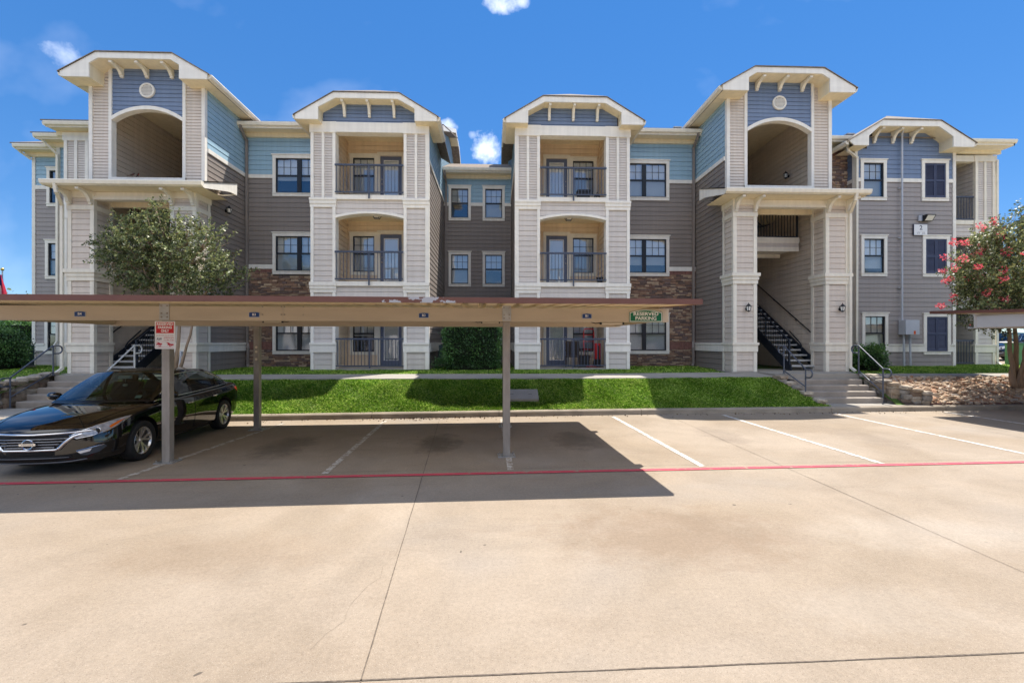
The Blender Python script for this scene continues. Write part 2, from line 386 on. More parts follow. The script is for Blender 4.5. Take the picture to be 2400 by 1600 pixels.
# ------------------------------------------------------------------ the setting: ground, parking, kerb, lawn, paths
TH = R(2.1)
def park(a, b):
    """parking frame (turned 2.1 degrees against the building) to world"""
    return (0.2 + a*math.cos(TH) - b*math.sin(TH), 7.0 + a*math.sin(TH) + b*math.cos(TH))
KERB = [(-60, 8.9), (-14, 11.3), (-6.5, 11.68), (0.1, 12.12), (4, 12.32), (9.5, 12.52), (13, 12.66), (60, 14.4)]
def kerb_y(x):
    for (x0, y0), (x1, y1) in zip(KERB, KERB[1:]):
        if x <= x1: return y0 + (y1-y0)*(x-x0)/(x1-x0)
    return KERB[-1][1]
def structure(o): return tag(o, kind='structure')
def concrete_lot():
    m = bpy.data.materials.new('lot_concrete'); m.use_nodes = True
    nt = m.node_tree; N = nt.nodes; L = nt.links; p = N['Principled BSDF']
    p.inputs['Roughness'].default_value = 0.82; p.inputs['Specular IOR Level'].default_value = 0.25
    tc = N.new('ShaderNodeTexCoord')
    def noise(sc, det, rough=0.55, stretch=None, dist=0.0):
        n = N.new('ShaderNodeTexNoise'); n.inputs['Scale'].default_value = sc; n.inputs['Detail'].default_value = det; n.inputs['Roughness'].default_value = rough
        n.inputs['Distortion'].default_value = dist
        if stretch:
            mp = N.new('ShaderNodeMapping'); mp.inputs['Scale'].default_value = stretch; mp.inputs['Rotation'].default_value = (0, 0, 0.04)
            L.new(tc.outputs['Object'], mp.inputs[0]); L.new(mp.outputs[0], n.inputs['Vector'])
        else: L.new(tc.outputs['Object'], n.inputs['Vector'])
        return n.outputs['Fac']
    def rng(s, a, b, c, d):
        r = N.new('ShaderNodeMapRange'); L.new(s, r.inputs['Value'])
        for k, v in zip(('From Min', 'From Max', 'To Min', 'To Max'), (a, b, c, d)): r.inputs[k].default_value = v
        return r.outputs['Result']
    def mix(f, a, b):
        x = N.new('ShaderNodeMix'); x.data_type = 'RGBA'
        L.new(f, x.inputs['Factor'])
        for s, k in ((a, 'A'), (b, 'B')):
            if isinstance(s, tuple): x.inputs[k].default_value = (*s, 1)
            else: L.new(s, x.inputs[k])
        return x.outputs['Result']
    c = mix(rng(noise(0.33, 6, 0.6, dist=0.6), 0.36, 0.62, 0, 1), (0.244, 0.193, 0.139), (0.306, 0.253, 0.196))
    c = mix(rng(noise(0.16, 4, 0.6, dist=0.4), 0.5, 0.68, 0, 0.75), c, (0.230, 0.213, 0.196))        # greyer worn areas
    c = mix(rng(noise(0.9, 5, 0.7, (0.5, 1.6, 1), 0.5), 0.55, 0.72, 0, 0.40), c, (0.186, 0.138, 0.098))  # brown tyre and rust stains
    c = mix(rng(noise(3.2, 6, 0.7), 0.45, 0.8, 0, 0.25), c, (0.207, 0.169, 0.128))
    c = mix(rng(noise(140, 2), 0.56, 0.70, 0, 0.75), c, (0.386, 0.338, 0.284))                            # aggregate
    c = mix(rng(noise(90, 2), 0.60, 0.72, 0, 0.8), c, (0.152, 0.111, 0.077))
    c = mix(rng(noise(7.0, 2, 0.5), 0.755, 0.765, 0, 0.8), c, (0.069, 0.057, 0.048))                    # small dark spots
    # oil drips and rust blooms where cars stand, each with its own ragged edge
    edge = noise(2.6, 6, 0.75); spx = N.new('ShaderNodeSeparateXYZ'); L.new(tc.outputs['Object'], spx.inputs[0])
    def m2(op, a, b):
        n = N.new('ShaderNodeMath'); n.operation = op
        for i, q in enumerate((a, b)):
            if isinstance(q, (int, float)): n.inputs[i].default_value = q
            else: L.new(q, n.inputs[i])
        return n.outputs[0]
    for (x, y, rx, ry, k, col) in ((1.9, 4.7, 1.5, .8, .45, (0.185, 0.125, 0.080)), (-1.1, 9.0, .45, .9, .6, (0.075, 0.062, 0.05)), (1.6, 9.2, .5, 1.0, .5, (0.09, 0.073, 0.058)), (4.8, 9.6, .45, 1.0, .30, (0.13, 0.10, 0.08)),
                                   (-4.0, 8.8, .5, 1.1, .5, (0.08, 0.066, 0.053)), (7.7, 9.4, .5, 1.2, .22, (0.15, 0.12, 0.10)), (4.3, 4.6, 1.3, .5, .35, (0.36, 0.315, 0.26)), (-2.6, 4.4, 1.2, .5, .28, (0.20, 0.14, 0.09)), (2.9, 3.3, .9, .4, .25, (0.35, 0.31, 0.26))):
        a = m2('DIVIDE', m2('SUBTRACT', spx.outputs['X'], x), rx); b = m2('DIVIDE', m2('SUBTRACT', spx.outputs['Y'], y), ry)
        q = m2('ADD', m2('MULTIPLY', a, a), m2('MULTIPLY', b, b)); q = m2('ADD', q, m2('MULTIPLY', m2('SUBTRACT', edge, .5), 3.2))
        c = mix(rng(q, 0.15, 1.1, k, 0), c, col)
    v_ = N.new('ShaderNodeVectorMath'); v_.operation = 'SCALE'; L.new(c, v_.inputs[0])
    mm = N.new('ShaderNodeMath'); mm.operation = 'MULTIPLY'; L.new(rng(noise(28, 5, 0.75), 0.3, 0.7, 0.86, 1.13), mm.inputs[0]); L.new(rng(noise(0.55, 6, 0.7, None, 1.2), 0.35, 0.65, 0.91, 1.07), mm.inputs[1])
    L.new(mm.outputs[0], v_.inputs['Scale']); c = v_.outputs['Vector']
    L.new(c, p.inputs['Base Color'])
    bp = N.new('ShaderNodeBump'); bp.inputs['Strength'].default_value = 0.35; bp.inputs['Distance'].default_value = 0.006
    ad = N.new('ShaderNodeMath'); ad.operation = 'ADD'
    L.new(noise(110, 3), ad.inputs[0]); L.new(noise(1, 2, 0.5, (18, 0.6, 1)), ad.inputs[1])
    L.new(ad.outputs[0], bp.inputs['Height']); L.new(bp.outputs['Normal'], p.inputs['Normal'])
    return m
M['lot'] = concrete_lot()
M['lawn_soil'] = pm('lawn_soil', (0.055, 0.10, 0.016), rough=0.95, var=0.4, scale=6, bump=0.5, bscale=30)
M['far_ground'] = pm('far_ground', (0.09, 0.11, 0.05), rough=0.95, var=0.4, scale=0.3)
M['white_line'] = None
def worn_paint(name, col, thr=(0.30, 0.42), base=(0.28, 0.225, 0.165)):
    m = pm(name, col, rough=0.7, var=0.08, scale=5)
    nt = m.node_tree; N = nt.nodes; L = nt.links; p = N['Principled BSDF']
    src = p.inputs['Base Color'].links[0].from_socket
    tc = N.new('ShaderNodeTexCoord'); nz = N.new('ShaderNodeTexNoise'); nz.inputs['Scale'].default_value = 9; nz.inputs['Detail'].default_value = 7; nz.inputs['Roughness'].default_value = 0.75
    L.new(tc.outputs['Object'], nz.inputs['Vector'])
    mr = N.new('ShaderNodeMapRange'); mr.inputs['From Min'].default_value = thr[0]; mr.inputs['From Max'].default_value = thr[1]
    L.new(nz.outputs['Fac'], mr.inputs['Value'])
    mx = N.new('ShaderNodeMix'); mx.data_type = 'RGBA'; L.new(mr.outputs['Result'], mx.inputs['Factor'])
    mx.inputs['A'].default_value = (*base, 1); L.new(src, mx.inputs['B']); L.new(mx.outputs['Result'], p.inputs['Base Color'])
    return m
M['white_line'] = worn_paint('white_line_paint', (0.54, 0.53, 0.51), (0.41, 0.50))
M['faded_line'] = worn_paint('faded_line_paint', (0.52, 0.50, 0.46), (0.44, 0.56), (0.25, 0.20, 0.15))
M['red_line'] = worn_paint('red_line_paint', (0.50, 0.06, 0.09), (0.36, 0.45))

g = MB(); g.quad((-900,-900,-0.06), (900,-900,-0.06), (900,900,-0.06), (-900,900,-0.06)); structure(g.build('ground', M['far_ground']))
g = MB()
xs = [-60, -30, -14, -6.5, 0.1, 4, 9.5, 13, 30, 60]
for x0, x1 in zip(xs, xs[1:]): g.quad((x0,-60,0), (x1,-60,0), (x1,kerb_y(x1)+.02,0), (x0,kerb_y(x0)+.02,0))
structure(g.build('parking_lot', M['lot']))
# sawn joints of the slab: hairline strips of dark filler
jm = pm('joint_filler', (0.115, 0.092, 0.072), rough=0.95, var=0.5, scale=30)
g = MB()
def strip(mb, p0, p1, w, z=0.004, n=1, jit=0.0, mi=0):
    p0 = Vector((*p0, 0)); p1 = Vector((*p1, 0)); t = (p1-p0).normalized(); s = Vector((-t.y, t.x, 0))*w/2
    prev = None
    for i in range(n+1):
        c = p0.lerp(p1, i/n) + s.normalized()*random.uniform(-jit, jit)
        k = 1 + random.uniform(-.3, .3)*(jit > 0)
        cur = ((c-s*k).x, (c-s*k).y, z), ((c+s*k).x, (c+s*k).y, z)
        if prev: mb.quad(prev[0], cur[0], cur[1], prev[1], mi)
        prev = cur
strip(g, (-1.45, 12.0), (-0.62, 0.3), .008, n=60, jit=.002)
strip(g, (-14, 2.45), (14, 3.02), .010, n=90, jit=.002)
strip(g, (4.66, 12.3), (4.5, -4), .006, n=60, jit=.002)
strip(g, (11.2, 12.4), (10.3, 2), .006, n=40, jit=.002)
strip(g, (-30, 6.15), (30, 8.15), .005, n=90, jit=.002)
structure(g.build('pavement_joints', jm))
g = MB()   # one wandering crack
pts = [(-.95,4.6),(-.93,4.3),(-1.0,4.1),(-.97,3.9),(-1.05,3.75),(-1.1,3.5),(-1.08,3.3),(-1.16,3.15),(-1.2,3.0)]
for a, b in zip(pts, pts[1:]): strip(g, a, b, .0016, n=4, jit=.004)
structure(g.build('pavement_crack', pm('crack_line', (0.17, 0.135, 0.10), rough=0.95)))
def stripe(x_far, y_far, x_near, y_near, w=0.10, key='white_line'):
    g = MB(); strip(g, (x_far, y_far), (x_near, y_near), w, .005, n=1)
    structure(g.build('parking_stripe', M[key]))
stripe(-5.17, 11.3, -5.45, 6.80, key='faded_line'); stripe(-2.77, 11.6, -2.58, 6.97, key='faded_line')
stripe(0.17, 11.9, 0.24, 7.08, key='faded_line'); stripe(3.13, 12.0, 3.32, 7.17)
stripe(6.20, 12.2, 6.33, 7.22); stripe(9.42, 12.3, 9.42, 7.3); stripe(12.72, 12.5, 12.95, 7.4); stripe(15.9, 12.6, 16.1, 7.5)
stripe(-8.2, 11.3, -8.35, 6.70, key='faded_line'); stripe(-11.1, 11.1, -11.2, 6.6, key='faded_line')
g = MB(); strip(g, (-30, 5.80), (30, 8.01), .105, .009); structure(g.build('red_line', M['red_line']))
# kerb
g = MB()
for (x0, y0), (x1, y1) in zip(KERB, KERB[1:]):
    n = max(1, int((x1-x0)/3.2))
    for i in range(n):
        a = x0+(x1-x0)*i/n + .006; b = x0+(x1-x0)*(i+1)/n - .006
        ya, yb = kerb_y(a), kerb_y(b)
        prof = [(0, -.05), (.02, .11), (.045, .137), (.075, .145), (.17, .147), (.17, -.05)]
        vs = [(a, ya+p, q) for p, q in prof] + [(b, yb+p, q) for p, q in prof]; k = len(prof)
        g.add(vs, [(j, j+k, j+k+1, j+1) for j in range(k-1)] + [tuple(range(k)), tuple(range(2*k-1, k-1, -1))])
structure(g.build('kerb', M['kerb']))

# lawn and planting ground: rises from the kerb to the path, then gently to the walls
PATH_F, PATH_B = 13.78, 14.98
def path_shift(x):      # the path bends back a little towards the right-hand tower
    t = min(1, max(0, (x-3.0)/5.5)); return 0.45*t*t*(3-2*t)
def ground_z(x, y):
    ky = kerb_y(x)+.16; pf = PATH_F+path_shift(x)
    if y <= ky: return .12
    if y < pf:
        t = (y-ky)/(pf-ky); return .125 + (.865-.125)*(0.85*t+0.15*t*t*(3-2*t))
    return min(1.0, .865+(y-pf)*.045)
def in_steps(x, y):
    return (-13.5 < x < -11.0 and y < 14.4) or (9.62 - max(0, (y-12.7))*.57 < x < 11.72 and y < 14.5)
def ground_patch(name, xr, yr, mat, nx, ny, skip=None, dz=0.0):
    g = MB(); idx = {}
    X = [xr[0]+(xr[1]-xr[0])*i/nx for i in range(nx+1)]
    for i in range(nx):
        for j in range(ny):
            q = []
            for (ii, jj) in ((i,j),(i+1,j),(i+1,j+1),(i,j+1)):
                x = X[ii]; ylo = kerb_y(x)+.15 if yr[0] is None else yr[0]
                y = ylo+(yr[1]-ylo)*jj/ny
                q.append((x, y, ground_z(x, y)+dz))
            cx = sum(p[0] for p in q)/4; cy_ = sum(p[1] for p in q)/4
            if skip and skip(cx, cy_): continue
            g.add(q, ((0,1,2,3),))
    return structure(g.build(name, mat, smooth=True))
ground_patch('lawn', (-60, 11.3), (None, 16.5), M['lawn_soil'], 285, 24, skip=in_steps, dz=-.006)
ground_patch('lawn_bed', (11.3, 60), (None, 16.5), M['lawn_soil'], 120, 24, skip=in_steps, dz=-.006)
ground_patch('upper_ground', (-60, 60), (16.5, 70), M['lawn_soil'], 20, 10, dz=-.006)
# concrete path along the building with the landings at the stair towers
def pave(g, xa, xb, ya, yb, n, z=None, dz=.02):
    """paved strip following the ground between curves ya(x), yb(x)"""
    for i in range(n):
        x0 = xa+(xb-xa)*i/n; x1 = xa+(xb-xa)*(i+1)/n
        P = [(x0, ya(x0)), (x1, ya(x1)), (x1, yb(x1)), (x0, yb(x0))]
        T = [(x, y, (z if z is not None else ground_z(x, y)+dz)) for x, y in P]
        g.add(T + [(x, y, zz-.15) for x, y, zz in T], [(0,1,2,3),(0,4,5,1),(1,5,6,2),(2,6,7,3),(3,7,4,0)])
g = MB()
pave(g, -11.0, 9.0, lambda x: PATH_F+path_shift(x), lambda x: PATH_B+path_shift(x), 40)
structure(g.build('path', M['concrete']))
g = MB(); pave(g, 11.75, 30, lambda x: 14.25-.01*(x-12), lambda x: 14.95-.01*(x-12), 18); structure(g.build('right_path', M['concrete']))
g = MB(); g.prism([(8.95,14.26),(9.35,14.22),(11.7,14.22),(11.75,14.9),(12.3,15.2),(12.3,23),(8.0,23),(8.0,15.2),(8.95,15.2)], 'z', .80, .966)
structure(g.build('right_landing', M['concrete']))
g = MB(); g.prism([(-13.45,14.4),(-11.0,14.4),(-10.4,14.0),(-9.7,13.95),(-9.7,23),(-14.0,23),(-14.0,15.2),(-13.45,15.0)], 'z', .80, .966)
structure(g.build('left_landing', M['concrete']))
g = MB(); g.prism([(9.62,kerb_y(9.6)+.14),(11.75,kerb_y(11.7)+.14),(12.6,kerb_y(12.6)+.15),(11.75,13.35),(9.2,13.35)], 'z', .02, .152)
structure(g.build('right_entry_path', M['concrete']))
g = MB(); g.prism([(-13.55,kerb_y(-13.5)+.14),(-10.9,kerb_y(-11)+.14),(-10.95,13.1),(-13.5,13.1)], 'z', .02, .152)
structure(g.build('left_entry_path', M['concrete']))
# side road and parking beyond the right end of the building
g = MB(); g.quad((22.5,16,1.005),(70,16,1.005),(70,70,1.005),(22.5,70,1.005)); structure(g.build('side_road', M['lot']))

# concrete steps
def steps(name, x0, x1, y_top, z0, z1, n, run, label):
    root = empty(name, ((x0+x1)/2, y_top-run*(n-1), z0), 0, label, 'steps', 'concrete steps up from the parking lot')
    rise = (z1-z0)/n
    for i in range(n):
        yf = y_top-run*(n-1-i)
        g = MB(); zz = z0+rise*(i+1)
        g.prism([(yf, z0-.1), (yf, zz-.02), (yf+.02, zz), (y_top+.05 if i == n-1 else yf+run+.06, zz), (y_top+.05 if i == n-1 else yf+run+.06, z0-.1)], 'x', x0, x1)
        g.build('step', M['concrete_step'], root, root.location, bevel=.012)
    return root
steps('concrete_steps', -13.4, -11.05, 14.42, .152, .966, 5, .30, 'worn concrete steps beside the black car and the grassy bank')
steps('concrete_steps', 9.42, 11.62, 14.26, .152, .966, 5, .26, 'concrete steps leading to the open stair of the right tower')

# handrails of the steps: bent pipe with returned ends
def arc(c, r, a0, a1, n, e1, e2):
    c = Vector(c); return [c + Vector(e1)*r*math.cos(a0+(a1-a0)*i/n) + Vector(e2)*r*math.sin(a0+(a1-a0)*i/n) for i in range(n+1)]
def step_rail(x, yt, yb, zt_base, zb_base, zt, zb, mat, label, flat_top=False):
    root = empty('step_handrail', (x, yb, zb_base), 0, label, 'handrail', 'handrails of the concrete steps')
    off = root.location
    s = (zt-zb)/(yt-yb); r = .021
    g = MB(); g.tube([(x, yt, zt_base), (x, yt, zt)], r, 8); g.lathe([(0,.012),(.055,.012),(.055,0)], (x, yt, zt_base), 'z', 12); g.build('post', mat, root, off, smooth=False)
    g = MB(); g.tube([(x, yb, zb_base), (x, yb, zb)], r, 8); g.lathe([(0,.012),(.055,.012),(.055,0)], (x, yb, zb_base), 'z', 12); g.build('post', mat, root, off)
    def loop(y, z, sg):     # D-shaped return of the rail beyond a post
        a = [Vector((x, y, z))]
        L0 = .17; rr = .12
        a.append(Vector((x, y+sg*L0, z)))
        a += arc((x, y+sg*L0, z-rr), rr, math.pi/2, -math.pi/2, 8, (0, sg, 0), (0, 0, 1))[1:]
        a.append(Vector((x, y, z-2*rr))); return a
    pts = loop(yb, zb, -1)[::-1] + loop(yt, zt, 1)
    g = MB(); g.tube(pts, r, 8); g.build('top_rail', mat, root, off, smooth=True)
    g = MB(); g.tube([(x, yb, zb_base+.30), (x, yt, zt_base+.10)], r*.9, 8); g.build('lower_rail', mat, root, off, smooth=True)
    return root
step_rail(-13.45, 14.36, 13.13, .966, .152, 1.87, .99, M['rail_grey'] if 'rail_grey' in M else M.setdefault('rail_grey', pm('rail_grey', (0.085, 0.10, 0.135), rough=0.35)), 'grey pipe handrail left of the steps by the stone wall')
step_rail(-11.0, 14.30, 13.10, .966, .152, 1.88, .99, M.setdefault('rail_white', pm('rail_white', (0.55, 0.57, 0.58), rough=0.3)), 'pale pipe handrail seen above the black car roof')
step_rail(9.27, 14.3, 13.28, .966, .35, 1.86, 1.17, M['rail_grey'], 'grey pipe handrail between the lawn and the right steps')
step_rail(11.66, 14.2, 13.28, .966, .16, 1.87, 1.18, M['rail_grey'], 'grey pipe handrail at the rock bed side of steps')

# dry stone edging beside the steps
def rock(g, c, s, seed, mi=0):
    rnd = random.Random(seed)
    bm = bmesh.new(); bmesh.ops.create_cube(bm, size=2)
    bmesh.ops.subdivide_edges(bm, edges=bm.edges[:], cuts=2, use_grid_fill=True)
    rz = rnd.uniform(-.3, .3)
    for v in bm.verts:
        p = v.co; l = p.length; p = p.lerp(p.normalized()*1.25, .42)
        p = Vector((p.x*s[0], p.y*s[1], p.z*s[2]))
        p += Vector((rnd.uniform(-1,1)*s[0]*.09, rnd.uniform(-1,1)*s[1]*.09, rnd.uniform(-1,1)*s[2]*.12))
        p = Matrix.Rotation(rz, 3, 'Z') @ p
        v.co = p + Vector(c)
    g.add([v.co[:] for v in bm.verts], [[v.index for v in f.verts] for f in bm.faces], mi); bm.free()
ROCK = [pm('wall_rock_%s' % n, c, rough=0.9, var=0.3, scale=9, bump=0.6, bscale=25) for n, c in (('tan', (0.30,0.235,0.17)), ('grey', (0.26,0.235,0.205)), ('brown', (0.20,0.145,0.105)), ('pale', (0.40,0.345,0.275)))]
def stone_wall(label, path, zb, zt, w, seed, course=.17):
    """path: list of (x,y); zb, zt functions of t along it"""
    rnd = random.Random(seed)
    root = empty('stone_wall', (path[0][0], path[0][1], zb(0)), 0, label, 'stone wall', 'rough stone walls beside the steps')
    L = [0]
    for a, b in zip(path, path[1:]): L.append(L[-1]+math.dist(a, b))
    def at(d):
        for i in range(len(path)-1):
            if d <= L[i+1] or i == len(path)-2:
                t = (d-L[i])/(L[i+1]-L[i]); a, b = path[i], path[i+1]
                return a[0]+(b[0]-a[0])*t, a[1]+(b[1]-a[1])*t, math.atan2(b[1]-a[1], b[0]-a[0])
    g = MB(); gc = MB(); d = 0
    while d < L[-1]:
        ln = rnd.uniform(.2, .42); m = min(d+ln/2, L[-1]); x, y, an = at(m); t = m/L[-1]
        z0, z1 = zb(t), zt(t); z = z0
        along = abs(math.cos(an)) > .7
        while z < z1-.1:
            h = min(rnd.uniform(.12, .2), z1-.06-z); 
            if h < .05: break
            s = (ln*.52, w*.5, h*.55) if along else (w*.5, ln*.52, h*.55)
            rock(g, (x+rnd.uniform(-.02,.02), y+rnd.uniform(-.02,.02), z+h/2), s, rnd.random(), rnd.randrange(4)); z += h
        s = (ln*.56, w*.62, .055) if along else (w*.62, ln*.56, .055)
        rock(gc, (x, y, z1-.02), s, rnd.random(), rnd.choice((0,1,3,3)))
        d += ln
    g.build('courses', ROCK, root, root.location); gc.build('capstones', ROCK, root, root.location)
    return root
stone_wall('rough stone wall stepping down beside the left steps', [(-13.68,14.6),(-13.68,13.0),(-14.1,12.4),(-15.5,12.0)], lambda t: .1, lambda t: 1.04-.52*t if t < .55 else .72-.2*(t-.55), .32, 3)
stone_wall('low stone edging along the lawn at the right steps', [(8.95,14.25),(9.2,13.7),(9.36,13.2),(9.5,12.95)], lambda t: .1, lambda t: .97-.72*t, .24, 5)
stone_wall('low stone wall between the right steps and rock bed', [(11.86,14.1),(11.86,13.35),(12.15,13.1),(12.75,12.98)], lambda t: .1, lambda t: .98-.50*t, .26, 8)
# ------------------------------------------------------------------ the apartment building
B0 = Vector((0, 18.3, 1.0))
BLD = empty('apartment_building', B0, 0, 'three storey apartment building with two stair towers and stacked balconies', 'building')
def bp(mb, name, mats, smooth=False, bevel=0.0): return mb.build(name, mats, BLD, B0, smooth, bevel)
F1, F2, F3 = 1.0, 4.13, 7.2

def siding(mb, axis, pos, sgn, poly, holes=(), course=.185, mi=0, slot=.011, lip=.013, deep=.02, z_ref=1.0):
    """lap siding on a wall plane. axis 'y': wall at y=pos, outward -y if sgn<0; polygon in (u,z). Real lapped boards with an open gap."""
    if axis == 'y': P = lambda u, z, o: (u, pos+sgn*o, z)
    else: P = lambda u, z, o: (pos+sgn*o, u, z)
    loops = [poly] + list(holes)
    zs = [p[1] for l in loops for p in l]; z0, z1 = min(p[1] for p in poly), max(p[1] for p in poly)
    def cross(z):
        r = []
        for l in loops:
            for (u0, a), (u1, b) in zip(l, l[1:]+l[:1]):
                if (a <= z < b) or (b <= z < a): r.append(u0+(u1-u0)*(z-a)/(b-a))
        return sorted(r)
    k0 = math.floor((z0-z_ref)/course); k1 = math.ceil((z1-z_ref)/course)
    for k in range(k0, k1):
        ca = z_ref+k*course; cb = ca+course
        cuts = sorted(set([max(ca, z0), min(cb, z1), min(max(cb-slot, z0), z1)] + [z for z in zs if ca < z < cb and z0 < z < z1]))
        for a, b in zip(cuts, cuts[1:]):
            if b-a < 1e-4: continue
            lo = cross(a+1e-5); hi = cross(b-1e-5)
            if len(lo) != len(hi): lo = hi = cross((a+b)/2)
            oa = lip*(1-(a-ca)/(course-slot)) if a < cb-slot-1e-6 else -deep
            ob = lip*(1-(b-ca)/(course-slot)) if a < cb-slot-1e-6 else -deep
            for i in range(0, len(lo)-1, 2):
                u0, u1, w0, w1 = lo[i], lo[i+1], hi[i], hi[i+1]
                if u1-u0 < 1e-4 and w1-w0 < 1e-4: continue
                mb.quad(P(u0,a,oa), P(u1,a,oa), P(w1,b,ob), P(w0,b,ob), mi)
                if abs(a-ca) < 1e-5: mb.quad(P(u0,a,-deep), P(u1,a,-deep), P(u1,a,lip), P(u0,a,lip), mi)
                if abs(b-(cb-slot)) < 1e-5: mb.quad(P(w0,b,ob), P(w1,b,ob), P(w1,b,-deep), P(w0,b,-deep), mi)
def belt(*a):
    g = MB(); g.box(*a); return bp(g, 'belt_trim', M['trim_white'])
def rect(u0, u1, z0, z1): return [(u0,z0),(u1,z0),(u1,z1),(u0,z1)]
def arch_arc(u0, u1, zs, zc, n=18):
    """points along an arc from (u0,zs) over the crown zc to (u1,zs)"""
    h = zc-zs; w = (u1-u0)/2; r = (w*w+h*h)/(2*h); c = (u0+u1)/2; zc0 = zc-r; a = math.asin(w/r)
    return [(c+r*math.sin(-a+2*a*i/n), zc0+r*math.cos(-a+2*a*i/n)) for i in range(n+1)]
def side_wall(name, mat, *a, **k):
    g = MB(); siding(g, *a, **k); return bp(g, name, M[mat])

# ---- windows: built once per size, then copied
def make_window(kind, w, h, x, y, z, blind=0.6, trim='trim_white', tilt=.023):
    """opening w x h with lower left corner at (x, z) on wall plane y (facing -y)"""
    root_m = MB(); T = .12
    root_m.box(-T, 0, -.045, .03, -.02, h); root_m.box(w, w+T, -.045, .03, -.02, h)
    root_m.box(-T-.005, w+T+.005, -.050, .03, h, h+.13)
    root_m.box(-T-.04, w+T+.04, -.075, .03, h+.13, h+.165)
    root_m.box(-T, w+T, -.05, .03, -.13, -.02)
    root_m.box(-T-.01, w+T+.01, -.07, .03, -.02, .0)
    win = root_m.build('window', M[trim], BLD); win.location = Vector((x, y, z))-B0
    f = MB(); F = .035
    units = [(0, w)] if kind == 'single' else [(0, w/2-.045), (w/2+.045, w)]
    if kind != 'single': f.box(w/2-.045, w/2+.045, -.012, .06, 0, h)
    p = MB(); b = MB(); mz = h*.505
    for (a, c) in units:
        f.box(a, a+F, -.01, .06, 0, h); f.box(c-F, c, -.01, .06, 0, h)
        f.box(a, c, -.008, .06, 0, F+.01); f.box(a, c, -.008, .06, h-F, h)
        f.box(a, c, -.014, .06, mz-.028, mz+.028)
        for i in (1, 2):
            xx = a+F+(c-a-2*F)*i/3; f.box(xx-.008, xx+.008, .018, .032, mz+.028, h-F)
        zz = mz+.028+(h-F-mz-.028)*.5; f.box(a+F, c-F, .0185, .0315, zz-.008, zz+.008)
        p.quad((a+F,.036,mz+.028),(c-F,.036,mz+.028),(c-F,.036,h-F),(a+F,.036,h-F), 0)
        p.quad((a+F,.020,F+.01),(c-F,.020,F+.01),(c-F,.020,mz-.028),(a+F,.020,mz-.028), 1)
        zb = h*(1-blind)
        n = int((h-zb)/.048)
        for i in range(n):
            z0 = h-.03-i*.048
            b.quad((a+.02,.105,z0),(c-.02,.105,z0),(c-.02,.105+tilt,z0-.044),(a+.02,.105+tilt,z0-.044), 0)
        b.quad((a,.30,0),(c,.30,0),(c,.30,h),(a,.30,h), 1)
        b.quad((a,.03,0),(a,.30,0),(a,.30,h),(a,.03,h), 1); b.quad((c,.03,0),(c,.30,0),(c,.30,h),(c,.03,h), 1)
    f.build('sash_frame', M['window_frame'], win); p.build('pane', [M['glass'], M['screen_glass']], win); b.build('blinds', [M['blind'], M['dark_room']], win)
    return win
D2, D3, DW = 18.3, 21.3, 17.8
for kind, w, h, x, y, z, bl in (('double',1.80,1.37,-8.65,D2,7.85,.62), ('double',1.80,1.37,-8.65,D2,4.78,1.0), ('double',1.80,1.37,-8.65,D2,1.63,1.0), ('double',1.80,1.37,5.15,D2,7.85,1.0), ('double',1.80,1.37,5.15,D2,4.78,.75), ('double',1.80,1.37,5.15,D2,1.63,1.0),
    ('single',.79,1.36,-2.05,D3,7.75,.5), ('single',.79,1.36,-.47,D3,7.75,1.0), ('single',.79,1.36,-2.05,D3,4.68,1.0), ('single',.79,1.36,-.47,D3,4.68,.55), ('single',.79,1.36,-2.05,D3,1.6,1.0), ('single',.79,1.36,-.47,D3,1.6,1.0),
    ('single',.83,1.38,14.80,DW,7.80,1.0), ('single',.83,1.38,14.82,DW,4.75,.85), ('single',.83,1.38,14.86,DW,1.63,1.0), ('single',.83,1.40,-19.04,20.2,7.9,.7), ('single',.83,1.40,-19.10,20.2,4.8,.9), ('single',.83,1.40,-19.12,20.2,1.60,.5)):
    make_window(kind, w, h, x, y, z, blind=bl, tilt=random.choice((.023, .012, .032)))
# shuttered windows of the right wing
def shutter(x, z):
    g = MB(); w, h, T = .88, 1.40, .12
    g.box(-T, 0, -.045, .03, -.02, h); g.box(w, w+T, -.045, .03, -.02, h)
    g.box(-T-.005, w+T+.005, -.05, .03, h, h+.13); g.box(-T-.04, w+T+.04, -.075, .03, h+.13, h+.165)
    g.box(-T, w+T, -.05, .03, -.13, -.02); g.box(-T-.01, w+T+.01, -.07, .03, -.02, 0)
    o = g.build('shuttered_window', M['trim_white'], BLD); o.location = Vector((x, DW, z))-B0
    for a, b in ((.01, .436), (.444, .87)):
        s = MB(); fr = .05
        s.box(a, a+fr, -.03, .02, .01, h-.01); s.box(b-fr, b, -.03, .02, .01, h-.01)
        for z0, z1 in ((.01, .09), (.66, .74), (h-.08, h-.01)): s.box(a+fr, b-fr, -.028, .02, z0, z1)
        for z0, z1 in ((.09, .66), (.74, h-.08)):
            n = int((z1-z0)/.045)
            for i in range(n):
                zz = z0+(z1-z0)*i/n; s.quad((a+fr,-.022,zz),(b-fr,-.022,zz),(b-fr,0.002,zz+.046),(a+fr,0.002,zz+.046))
        s.build('shutter', M['shutter_paint'], o)
    return o
for x, z in ((17.34, 7.80), (17.38, 4.74), (17.42, 1.60)): shutter(x, z)

